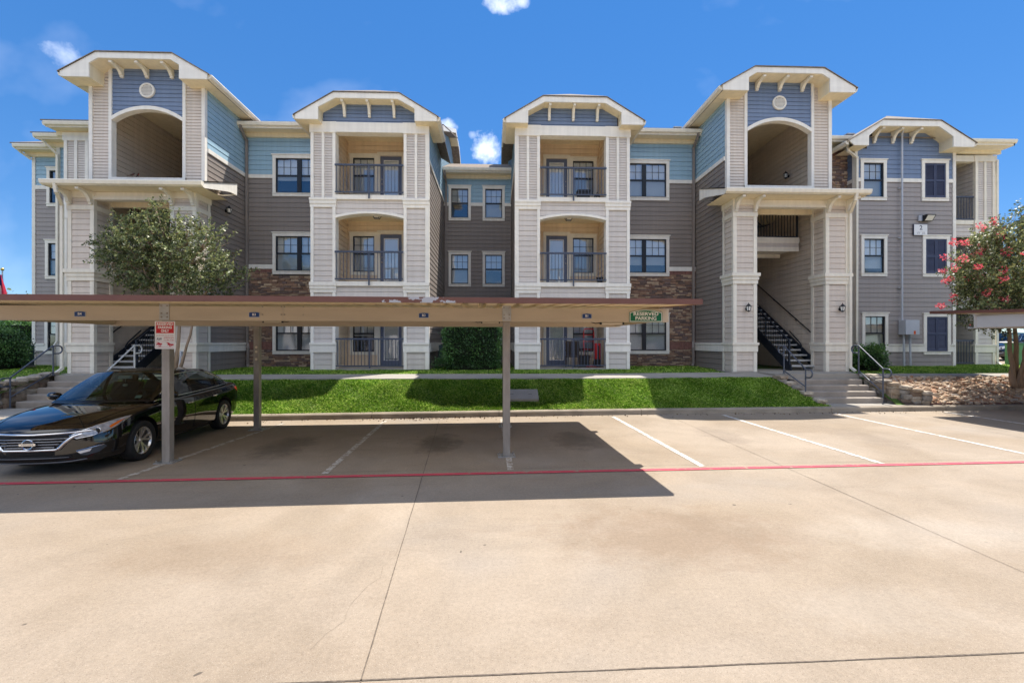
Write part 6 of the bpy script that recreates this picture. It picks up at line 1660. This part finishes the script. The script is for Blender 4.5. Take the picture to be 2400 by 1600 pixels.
    for x in (WF, WR):
        for s in (1, -1):
            if first is None:
                ty, rm, dk = wheel_parts(); first = empty('wheel', (0,0,0)); first.parent = root
                ty.build('tyre', RUB, first, smooth=True).modifiers.new('e', 'EDGE_SPLIT').split_angle = R(40)
                rm.build('rim', ALLOY, first, smooth=False); dk.build('brake_disc', pm('brake_disc', (0.05,0.05,0.052), rough=0.5), first); w = first
            else: w = copy_tree(first, root)
            w.location = (x, s*.805, WRAD); w.rotation_euler = (0, R(17*x+20*s), 0 if s > 0 else math.pi)
    return root
car = build_car()
tag(car, 'glossy black sedan parked nose out under the carport', 'car')
car.location = (-6.98, 9.22, 0); car.rotation_euler = (0, 0, R(-84.5))
for i, (x, y, rz, lab) in enumerate(((27.6, 23.5, 195, 'dark car far behind the pink flowering tree trunk'), (32.5, 25.5, 205, 'second dark car farther right behind the pink tree'))):
    c = copy_tree(car); c.location = (x, y, 1.005); c.rotation_euler = (0, 0, R(rz)); tag(c, lab, 'car', 'cars parked beyond the building end')
# ------------------------------------------------------------------ plants
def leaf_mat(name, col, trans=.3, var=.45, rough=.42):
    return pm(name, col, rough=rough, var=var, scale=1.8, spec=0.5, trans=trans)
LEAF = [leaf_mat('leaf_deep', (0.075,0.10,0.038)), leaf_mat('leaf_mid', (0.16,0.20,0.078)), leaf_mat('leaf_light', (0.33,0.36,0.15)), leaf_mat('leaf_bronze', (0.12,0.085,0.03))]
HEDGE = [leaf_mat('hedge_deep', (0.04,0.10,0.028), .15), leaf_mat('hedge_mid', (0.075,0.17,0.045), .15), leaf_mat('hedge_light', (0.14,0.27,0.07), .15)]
BARK = pm('smooth_bark', (0.30,0.215,0.15), rough=0.8, var=0.3, scale=5, stretch=(3,3,.6), bump=.3, bscale=18)
TWIG = pm('twig_bark', (0.13,0.085,0.06), rough=0.9)
PINK = [pm('petal_coral', (0.80,0.10,0.15), rough=0.6, var=.15, trans=.3), pm('petal_pink', (0.90,0.27,0.30), rough=0.6, var=.15, trans=.3)]
RNG = np.random.default_rng(11)
def leaves_from(centres, dirs, size, rng, aspect=.5, fold=.35):
    """one folded leaf (two triangles pairs) per centre; dirs are the leaf axes"""
    n = len(centres)
    d = dirs/np.linalg.norm(dirs, axis=1, keepdims=True)
    r = rng.normal(size=(n,3)); s = np.cross(d, r); s /= np.linalg.norm(s, axis=1, keepdims=True)+1e-9
    u = np.cross(s, d)
    L = size*rng.uniform(.7, 1.3, (n,1)); W = L*aspect*.5
    a = centres; b = centres+d*L*.5+s*W+u*W*fold; c = centres+d*L; e = centres+d*L*.5-s*W+u*W*fold
    v = np.stack([a,b,c,e], 1).reshape(-1,3)
    f = np.arange(4*n).reshape(n,4)
    return v, f
def tube_np(g, pts, r0, r1, n=7):
    k = len(pts); g.tube(pts, [r0+(r1-r0)*i/(k-1) for i in range(k)], n)
def crape_myrtle(root, base, blobs, n_twigs, leaf, stems, seed, flowers=0, flower_side=None, crown_leaves=11):
    """base: world position; blobs: (centre, radii, weight) in world; grows stems, limbs to the clumps, twigs with paired leaves"""
    rng = np.random.default_rng(seed); rnd = random.Random(seed); off = tuple(base)
    g = MB(); tips = []
    B = Vector(base)
    st = []
    for (dx, dy, hx, hy, hz, r) in stems:
        p0 = B+Vector((dx*.35, dy*.35, -.05)); p3 = B+Vector((hx, hy, hz)); m = p0.lerp(p3, .45)+Vector((dx, dy, 0))*.5
        pts = [p0*(1-t)**2+m*2*t*(1-t)+p3*t*t for t in [i/8 for i in range(9)]]
        pts = [p+Vector((rnd.uniform(-.02,.02), rnd.uniform(-.02,.02), 0)) for p in pts]
        g.tube(pts, [r*(1.25-.1*i if i < 3 else 1.0-.055*i) for i in range(9)], 9); st.append(p3)
    for (c, rad, wt) in blobs:
        c = Vector(c); s = min(st, key=lambda q: (q-c).length)
        m = s.lerp(c, .5)+Vector((rnd.uniform(-.15,.15), rnd.uniform(-.15,.15), .1))
        pts = [s*(1-t)**2+m*2*t*(1-t)+c*t*t for t in [i/6 for i in range(7)]]
        tube_np(g, pts, .035, .012, 6)
        for _ in range(5):
            e = c+Vector((rnd.gauss(0,.5)*rad[0], rnd.gauss(0,.5)*rad[1], rnd.gauss(.15,.45)*rad[2]))
            tube_np(g, [c.lerp(s,.25), c.lerp(e,.5)+Vector((0,0,-.03)), e], .013, .004, 5)
    cs, ds, mi = [], [], []; fc = []
    W = np.array([b[2] for b in blobs], float); W /= W.sum()
    nb = len(g.f)
    for k in rng.choice(len(blobs), n_twigs, p=W):
        c, rad, wt = blobs[k]; c = np.array(c); rad = np.array(rad)
        q = rng.normal(size=3); q /= np.linalg.norm(q); rr = rng.uniform(.25, 1)**.45
        p = c+q*rad*rr
        outw = q*np.array([1,1,.7])+np.array([0,0,.45])+rng.normal(size=3)*.45; outw /= np.linalg.norm(outw)
        Lt = rng.uniform(.16, .42)
        if rr > .85 and rng.random() < .3: Lt *= 1.5
        m = int(crown_leaves*Lt/.3)+2
        for i in range(m):
            t = (i+rng.uniform(0,.6))/m; side = rng.normal(size=3); side -= outw*side.dot(outw); side /= np.linalg.norm(side)+1e-9
            cs.append(p+outw*Lt*t); ds.append(outw*.55+side+np.array([0,0,-.15]))
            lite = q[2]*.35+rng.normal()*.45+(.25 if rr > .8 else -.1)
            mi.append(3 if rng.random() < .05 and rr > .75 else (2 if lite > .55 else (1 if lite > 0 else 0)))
        if rng.random() < .35: g.tube([p, p+outw*Lt], [.005,.002], 4, mi=1)
        if flowers and rr > .72 and q[2] > -.55: fc.append((p+outw*Lt, outw))
    v, f = leaves_from(np.array(cs), np.array(ds), leaf, rng); v -= np.array(off)
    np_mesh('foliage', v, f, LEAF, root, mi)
    g.build('trunk', [BARK, TWIG], root, off, smooth=True)
    if flowers:
        if flower_side is not None: fc.sort(key=lambda a: -np.dot(a[0], flower_side)+rng.normal()*1.5)
        cs, ds, mi = [], [], []
        for (p, o) in fc[:flowers]:
            n = int(rng.integers(28, 56)); R_ = rng.uniform(.06, .105)
            for _ in range(n):
                q = rng.normal(size=3); q /= np.linalg.norm(q)
                cs.append(p+o*rng.uniform(0,.16)+q*R_*rng.uniform(.3,1)); ds.append(q+rng.normal(size=3)*.3); mi.append(int(rng.random() < .45))
        v, f = leaves_from(np.array(cs), np.array(ds), .052, rng, aspect=.95, fold=.5); v -= np.array(off)
        np_mesh('blossom', v, f, PINK, root, mi)
bz = ground_z(-9.9, 14.0)
r = empty('crape_myrtle_tree', (-9.75, 14.0, .9), 0, 'leafy green crape myrtle behind the black car, without flowers', 'tree')
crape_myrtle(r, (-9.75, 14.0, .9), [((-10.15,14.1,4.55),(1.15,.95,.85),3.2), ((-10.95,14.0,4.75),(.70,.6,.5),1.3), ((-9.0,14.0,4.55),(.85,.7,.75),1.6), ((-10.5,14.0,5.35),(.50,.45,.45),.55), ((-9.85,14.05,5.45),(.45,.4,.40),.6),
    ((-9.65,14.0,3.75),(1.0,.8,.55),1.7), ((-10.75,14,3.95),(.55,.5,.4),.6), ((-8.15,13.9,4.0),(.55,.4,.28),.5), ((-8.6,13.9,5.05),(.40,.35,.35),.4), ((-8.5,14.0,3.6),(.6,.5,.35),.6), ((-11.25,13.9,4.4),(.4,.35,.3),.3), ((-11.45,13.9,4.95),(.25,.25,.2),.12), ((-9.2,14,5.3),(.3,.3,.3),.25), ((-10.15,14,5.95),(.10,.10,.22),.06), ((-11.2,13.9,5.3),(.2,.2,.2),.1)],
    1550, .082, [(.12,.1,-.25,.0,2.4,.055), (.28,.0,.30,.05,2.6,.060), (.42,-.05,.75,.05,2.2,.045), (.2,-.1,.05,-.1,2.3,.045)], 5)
r = empty('crape_myrtle_tree', (16.15, 13.55, .62), 0, 'crape myrtle with coral pink blossoms growing from the rock bed', 'tree')
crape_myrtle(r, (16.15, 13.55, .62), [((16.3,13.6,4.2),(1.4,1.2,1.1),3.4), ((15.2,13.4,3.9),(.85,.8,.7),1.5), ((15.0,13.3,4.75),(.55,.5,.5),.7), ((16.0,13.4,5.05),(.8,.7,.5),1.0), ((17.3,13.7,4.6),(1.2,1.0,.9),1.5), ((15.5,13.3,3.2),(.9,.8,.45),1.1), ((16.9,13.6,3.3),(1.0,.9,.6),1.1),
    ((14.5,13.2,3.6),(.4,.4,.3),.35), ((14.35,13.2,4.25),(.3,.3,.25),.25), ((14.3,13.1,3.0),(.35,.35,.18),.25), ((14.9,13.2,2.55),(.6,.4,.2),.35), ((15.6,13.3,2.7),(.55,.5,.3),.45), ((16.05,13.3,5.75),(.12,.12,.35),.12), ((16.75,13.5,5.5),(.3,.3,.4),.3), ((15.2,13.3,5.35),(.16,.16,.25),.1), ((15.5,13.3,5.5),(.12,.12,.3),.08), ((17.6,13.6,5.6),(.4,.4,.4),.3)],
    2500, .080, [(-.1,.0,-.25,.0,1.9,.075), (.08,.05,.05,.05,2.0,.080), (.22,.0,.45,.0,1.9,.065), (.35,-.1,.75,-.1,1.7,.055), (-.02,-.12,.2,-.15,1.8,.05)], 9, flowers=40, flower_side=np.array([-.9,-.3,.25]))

def leafy_surface(root, name, fn_pts, n, size, mats, seed, off, aspect=.6, jit=.05):
    rng = np.random.default_rng(seed)
    P, Nn = fn_pts(n, rng)
    P = P+Nn*rng.normal(-.02, jit, (n,1)); d = Nn*rng.uniform(.2,1,(n,1))+rng.normal(size=(n,3))*.55+np.array([0,0,.25])
    v, f = leaves_from(P, d, size, rng, aspect=aspect); v -= np.array(off)
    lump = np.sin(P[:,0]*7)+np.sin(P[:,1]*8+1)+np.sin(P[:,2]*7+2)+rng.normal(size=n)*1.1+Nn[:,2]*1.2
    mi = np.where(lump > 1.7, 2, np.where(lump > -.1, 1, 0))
    return np_mesh(name, v, f, mats, root, mi)
def box_pts(c, h):
    c = np.array(c); h = np.array(h)
    def fn(n, rng):
        A = np.array([h[1]*h[2], h[1]*h[2], h[0]*h[2], h[0]*h[2], h[0]*h[1]]); k = rng.choice(5, n, p=A/A.sum())
        q = rng.uniform(-1, 1, (n,3)); N = np.zeros((n,3))
        for i, (ax, s) in enumerate(((0,-1),(0,1),(1,-1),(1,1),(2,1))):
            m = k == i; q[m,ax] = s; N[m,ax] = s
        e = np.abs(q)**5; rr = (e.sum(1)**(1/5))[:,None]       # rounded corners
        q = q/np.maximum(rr, 1e-6)*1.0; wob = 1+.05*np.sin(q[:,[0]]*9+q[:,[2]]*7)+.04*np.sin(q[:,[1]]*11+q[:,[2]]*5)
        N = N+q*.5; N /= np.linalg.norm(N, axis=1, keepdims=True)
        return c+q*h*wob, N
    return fn
def ball_pts(blobs):
    def fn(n, rng):
        w = np.array([r[0]*r[2] for c, r in blobs]); k = rng.choice(len(blobs), n, p=w/w.sum())
        q = rng.normal(size=(n,3)); q /= np.linalg.norm(q, axis=1, keepdims=True); q[:,2] = np.where(q[:,2] < -.6, -q[:,2], q[:,2])
        C = np.array([c for c, r in blobs])[k]; Rr = np.array([r for c, r in blobs])[k]
        return C+q*Rr*rng.uniform(.72,1.05,(n,1)), q
    return fn
DARKCORE = pm('shrub_inside', (0.012,0.018,0.008), rough=1.0)  # solid filler inside the foliage, its inner shade put into a near-black colour
r = empty('clipped_shrub', (-.85, 16.9, .98), 0, 'clipped boxy green shrub between the two balcony stacks', 'shrub')
g = MB(); g.box(-1.75, .05, 16.35, 17.45, .95, 2.50); g.build('dark_core', DARKCORE, r, r.location)
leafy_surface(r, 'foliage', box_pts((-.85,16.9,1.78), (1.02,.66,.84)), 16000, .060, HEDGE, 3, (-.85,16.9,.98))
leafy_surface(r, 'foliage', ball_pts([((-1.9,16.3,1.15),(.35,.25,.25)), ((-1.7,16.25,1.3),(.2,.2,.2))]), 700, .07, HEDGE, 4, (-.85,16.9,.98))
r = empty('round_shrub', (-18.2, 17.2, 1.0), 0, 'rounded dark green shrub at the left end of building', 'shrub')
g = MB(); g.lathe([(0,-.1),(.7,0),(.85,.6),(.6,1.2),(0,1.4)], (-18.2,17.2,1.0), 'z', 12); g.build('dark_core', DARKCORE, r, r.location)
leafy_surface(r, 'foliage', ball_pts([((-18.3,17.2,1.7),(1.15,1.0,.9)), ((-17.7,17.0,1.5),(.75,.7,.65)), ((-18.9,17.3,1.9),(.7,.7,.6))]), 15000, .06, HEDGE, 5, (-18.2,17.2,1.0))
r = empty('small_shrub', (13.4, 15.9, .98), 0, 'small dark shrub under the right wing window by the handrail', 'shrub')
g = MB(); g.lathe([(0,-.05),(.3,0),(.38,.4),(.2,.7),(0,.75)], (13.4,15.9,.98), 'z', 10); g.build('dark_core', DARKCORE, r, r.location)
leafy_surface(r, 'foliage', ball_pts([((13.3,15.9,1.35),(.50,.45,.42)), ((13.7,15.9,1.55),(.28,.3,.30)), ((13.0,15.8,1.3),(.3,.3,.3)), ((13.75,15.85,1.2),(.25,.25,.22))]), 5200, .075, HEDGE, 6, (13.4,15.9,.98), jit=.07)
# hedge and trees far left, trees beyond the right end
r = empty('hedge', (-27, 24, 1.0), 0, 'tall clipped hedge running behind the left end of building', 'hedge')
g = MB(); g.box(-36, -20.9, 23.4, 24.8, .9, 2.8); g.build('dark_core', DARKCORE, r, r.location)
leafy_surface(r, 'foliage', box_pts((-28.4,24.1,1.9), (7.7,.85,1.15)), 16000, .13, HEDGE, 7, (-27,24,1.0))
def far_tree(x, y, z, h, w, label, seed, mats=None, n=5200, size=.22):
    r = empty('background_tree', (x, y, z), 0, label, 'tree', 'trees beyond the building'); rnd = random.Random(seed)
    g = MB(); g.tube([(x,y,z-.1),(x+.05,y,z+h*.35),(x-.1,y,z+h*.7)], [.16,.12,.04], 8)
    bl = []
    for _ in range(9):
        a = rnd.uniform(0, 6.28); rr = rnd.uniform(.1,.75)*w; c = (x+rr*math.cos(a), y+rr*math.sin(a), z+h*rnd.uniform(.42,.86))
        bl.append((c, (w*rnd.uniform(.32,.5), w*rnd.uniform(.32,.5), h*rnd.uniform(.10,.18)))); g.tube([(x,y,z+h*.35),c], [.06,.02], 5)
    bl.append(((x,y,z+h*.8),(w*.5,w*.5,h*.18)))
    g.build('trunk', TWIG, r, r.location)
    leafy_surface(r, 'crown', ball_pts(bl), n, size, mats or LEAF[:3], seed, (x,y,z), jit=.25)
far_tree(-36, 38, 1, 4.6, 3.0, 'bushy tree under the flag at the left edge', 21, LEAF[1:4]); far_tree(-30, 36, 1, 3.2, 2.6, 'low sunlit tree behind the hedge at left', 22)
far_tree(-44, 40, 1, 5.6, 3.4, 'leafy tree farthest left behind the flag pole', 23)
far_tree(-29.5, 33, 1, 2.9, 2.2, 'low bush nearest the hedge behind the left wing', 24)
far_tree(38, 36, 1, 6.5, 4.0, 'tree beyond the parked cars right of the building', 25); far_tree(46, 40, 1, 8.0, 5.0, 'tall tree farthest right beyond the parked cars', 26)
far_tree(33, 42, 1, 6.0, 4.0, 'tree behind the right end of the building', 27); far_tree(30.5, 33, 1, 5.2, 2.6, 'tree nearest the right end balcony of the building', 28)

# ------------------------------------------------------------------ grass
GRASS = [pm('grass_deep', (0.075,0.18,0.012), rough=.6, var=.15, scale=1.2, trans=.35, spec=.25), pm('grass_mid', (0.21,0.38,0.036), rough=.6, var=.15, scale=1.2, trans=.35, spec=.25), pm('grass_light', (0.56,0.68,0.17), rough=.6, var=.3, scale=1.2, trans=.35, spec=.25)]
def grass(name, n, xr, yf, skip, seed, h=(.022,.048), w=.014):
    rng = np.random.default_rng(seed)
    x = rng.uniform(xr[0], xr[1], n); y = np.empty(n); z = np.empty(n); ok = np.ones(n, bool); t = rng.random(n)
    for i in range(n):
        a, b = yf(x[i]); y[i] = a+(b-a)*t[i]; z[i] = ground_z(x[i], y[i])-.01
        if skip and skip(x[i], y[i]): ok[i] = False
    x, y, z = x[ok], y[ok], z[ok]; n = len(x)
    a = rng.uniform(0, 2*np.pi, n); H = rng.uniform(*h, n)*(1+.25*np.sin(x*3.1+y*4.7)+.2*np.sin(x*9+y*7)); W = w*rng.uniform(.7,1.5,n)
    lean = rng.normal(0,1.1,(n,2))*H[:,None]
    base = np.stack([x,y,z],1); dx = np.stack([np.cos(a)*W, np.sin(a)*W, np.zeros(n)],1)
    tip = base+np.stack([lean[:,0], lean[:,1], H],1)
    v = np.stack([base-dx, base+dx, tip],1).reshape(-1,3); f = np.arange(3*n).reshape(n,3)
    lum = np.sin(x*1.7+y*2.3)*.18+np.sin(x*5.1-y*4.2)*.15+rng.normal(size=n)*.9
    mi = np.where(lum > .75, 2, np.where(lum > -.35, 1, 0))
    o = np_mesh(name, v, f, GRASS, None, mi); o['kind'] = 'stuff'; return o
pth = lambda x, y: PATH_F+path_shift(x)-.02 < y < PATH_B+path_shift(x)+.02 and -11 < x < 9.1
def sk(x, y): return in_steps(x, y) or (pth(x, y)) or (-14.0 < x < -9.7 and y > 14.35) or (-11.1 < x < -9.7 and y > 13.95) or (8.0 < x < 12.3 and y > 15.0) or (.2 < x < 1.24 and 12.72 < y < 13.18) or (x > 8.85 and y > 14.2)
o = grass('grass', 200000, (-12.0, 9.6), lambda x: (kerb_y(x)+.17, PATH_F+path_shift(x)), sk, 1); tag(o, 'green grass on the bank between kerb and path', 'grass')
o = grass('grass', 42000, (-9.8, 8.3), lambda x: (PATH_B+path_shift(x), 16.36 if (-6.6 < x < -2.3 or .7 < x < 4.9) else 18.2), sk, 2); tag(o, 'shaded grass strip between path and building wall', 'grass')
o = grass('grass', 30000, (-22, -13.6), lambda x: (13.2 if x > -14.2 else 12.2, 19.8), None, 3); tag(o, 'grass left of the stone wall and left steps', 'grass')
o = grass('grass', 34000, (11.8, 23), lambda x: (14.97, 17.75 if x < 18.6 else 18.9), None, 4); tag(o, 'grass strip in front of the right wing', 'grass')
# ------------------------------------------------------------------ rock bed by the right steps
def rock_bed():
    rng = np.random.default_rng(4); rnd = random.Random(2)
    bm = bmesh.new(); bmesh.ops.create_icosphere(bm, subdivisions=2, radius=1); sv = np.array([v.co[:] for v in bm.verts]); sf = np.array([[v.index for v in f.verts] for f in bm.faces]); bm.free()
    V, F, Mi = [], [], []; b = 0
    for i in range(6500):
        x = rng.uniform(11.9, 22); y = kerb_y(x)+.2+(14.22-.01*(x-12)-kerb_y(x)-.25)*rng.random()
        if x < 12.75 and y < 13.2 or x < 12.05 : continue
        s = rng.uniform(.025,.06)*(1+.6*(rng.random() < .08)); sc = np.array([s*rng.uniform(.9,1.6), s*rng.uniform(.7,1.1), s*rng.uniform(.35,.65)])
        v = np.sign(sv)*np.abs(sv)**.8*sc*(1+rng.normal(0,.07,(len(sv),1))); a = rng.uniform(0,6.28); tl = rng.normal(0,.3)
        ca, sa = math.cos(a), math.sin(a); v = v@np.array([[ca,sa,0],[-sa,ca,0],[0,0,1]]); v = v@np.array([[1,0,tl],[0,1,rng.normal(0,.3)],[-tl,0,1]])
        v += np.array([x, y, ground_z(x, y)+s*.35+rng.uniform(0,.03)])
        V.append(v); F.append(sf+b); b += len(sv); Mi.append(np.full(len(sf), rng.choice(5, p=[.35,.25,.15,.15,.10])))
    mats = [pm('bed_rock_%s' % n, c, rough=.9, var=.2, scale=9, bump=.3, bscale=60) for n, c in (('tan',(0.44,0.325,0.225)),('buff',(0.50,0.395,0.29)),('rust',(0.35,0.20,0.125)),('brown',(0.27,0.18,0.12)),('grey',(0.42,0.365,0.31)))]
    o = np_mesh('rock_bed', np.concatenate(V), np.concatenate(F), mats, None, np.concatenate(Mi), smooth=False)
    tag(o, 'bed of tan river rocks under the flowering tree', 'rocks', kind='stuff')
rock_bed()
ground_patch('rock_bed_soil', (11.95, 23), (None, 14.25), M['mulch'], 40, 8)
g = MB()
for i in range(24):
    x0 = 12.7+i*.42; x1 = x0+.415; g.box(x0, x1, kerb_y(x0)+.19, kerb_y(x0)+.23, .05, .20)
structure(g.build('bed_edging', pm('edging', (0.16,0.085,0.065), rough=.9, var=.3)))

# ------------------------------------------------------------------ dry leaves gathered in the gutter of the kerb
def litter():
    rng = np.random.default_rng(31); n = 420
    x = np.concatenate([rng.normal(-1.9, .9, 170), rng.uniform(-6, 13, 250)]); y = np.array([kerb_y(a) for a in x])-np.abs(rng.normal(0, .16, n))-.015
    c = np.stack([x, y, rng.uniform(.006, .014, n)], 1); d = rng.normal(size=(n, 3)); d[:, 2] = rng.uniform(0, .25, n)
    v, f = leaves_from(c, d, .045, rng, aspect=.55)
    o = np_mesh('leaf_litter', v, f, [pm('dry_leaf', (0.16,0.10,0.045), rough=.9, var=.3), pm('dry_leaf_dark', (0.07,0.045,0.025), rough=.9)], None, rng.integers(0, 2, n))
    tag(o, 'dry leaves gathered along the foot of the kerb', 'leaves', kind='stuff')
litter()
# ------------------------------------------------------------------ the building across the lot: what the window panes look out on
r = empty('opposite_building', (0, -24, 0), 0, 'pale gabled apartment building across the lot, mirrored in the window panes', 'building')
def wall_box(x0, x1, y0, y1, z1, key):
    g = MB(); g.box(x0, x1, y0, y1, 0, z1); return g.build('wall', M[key], r, r.location)
wall_box(-34, 34, -34, -24, 8.6, 'siding_taupe')
g = MB(); g.prism([(-33.5,8.6),(-24.5,8.6),(-23.4,8.5),(-29,10.6),(-34.6,8.5)][1:], 'x', -34.6, 34.6); g.build('roof', M['shingle'], r, r.location)
for c in (-24, -11, 2.5, 14, 27):
    wall_box(c-2.3, c+2.3, -24, -21.4, 9.0, 'siding_beige')
    g = MB(); g.prism([(c-2.9,9.0),(c+2.9,9.0),(c+1.1,10.3),(c-1.1,10.3)], 'y', -28, -21.0); g.build('gable', M['trim_white'], r, r.location)
    for z in (1.3, 4.4, 7.2):
        g = MB(); g.box(c-1.2, c+1.2, -21.42, -21.36, z, z+1.5); g.build('window', M['window_frame'], r, r.location)
for c in (-29, -17.5, -4.5, 8.2, 20.5):
    for z in (1.6, 4.7, 6.9):
        g = MB(); g.box(c-.9, c+.9, -24.03, -23.97, z, z+1.4); g.build('window', M['window_frame'], r, r.location)
for i, x in enumerate((-19, -7.5, 7.0, 19.5)):
    far_tree(x, -17.5, 0, 5.0+.6*(i % 2), 2.2, ('broad tree', 'slim tree', 'round tree', 'low tree')[i]+' across the lot, mirrored in the ground floor panes', 40+i, n=2600, size=.25)
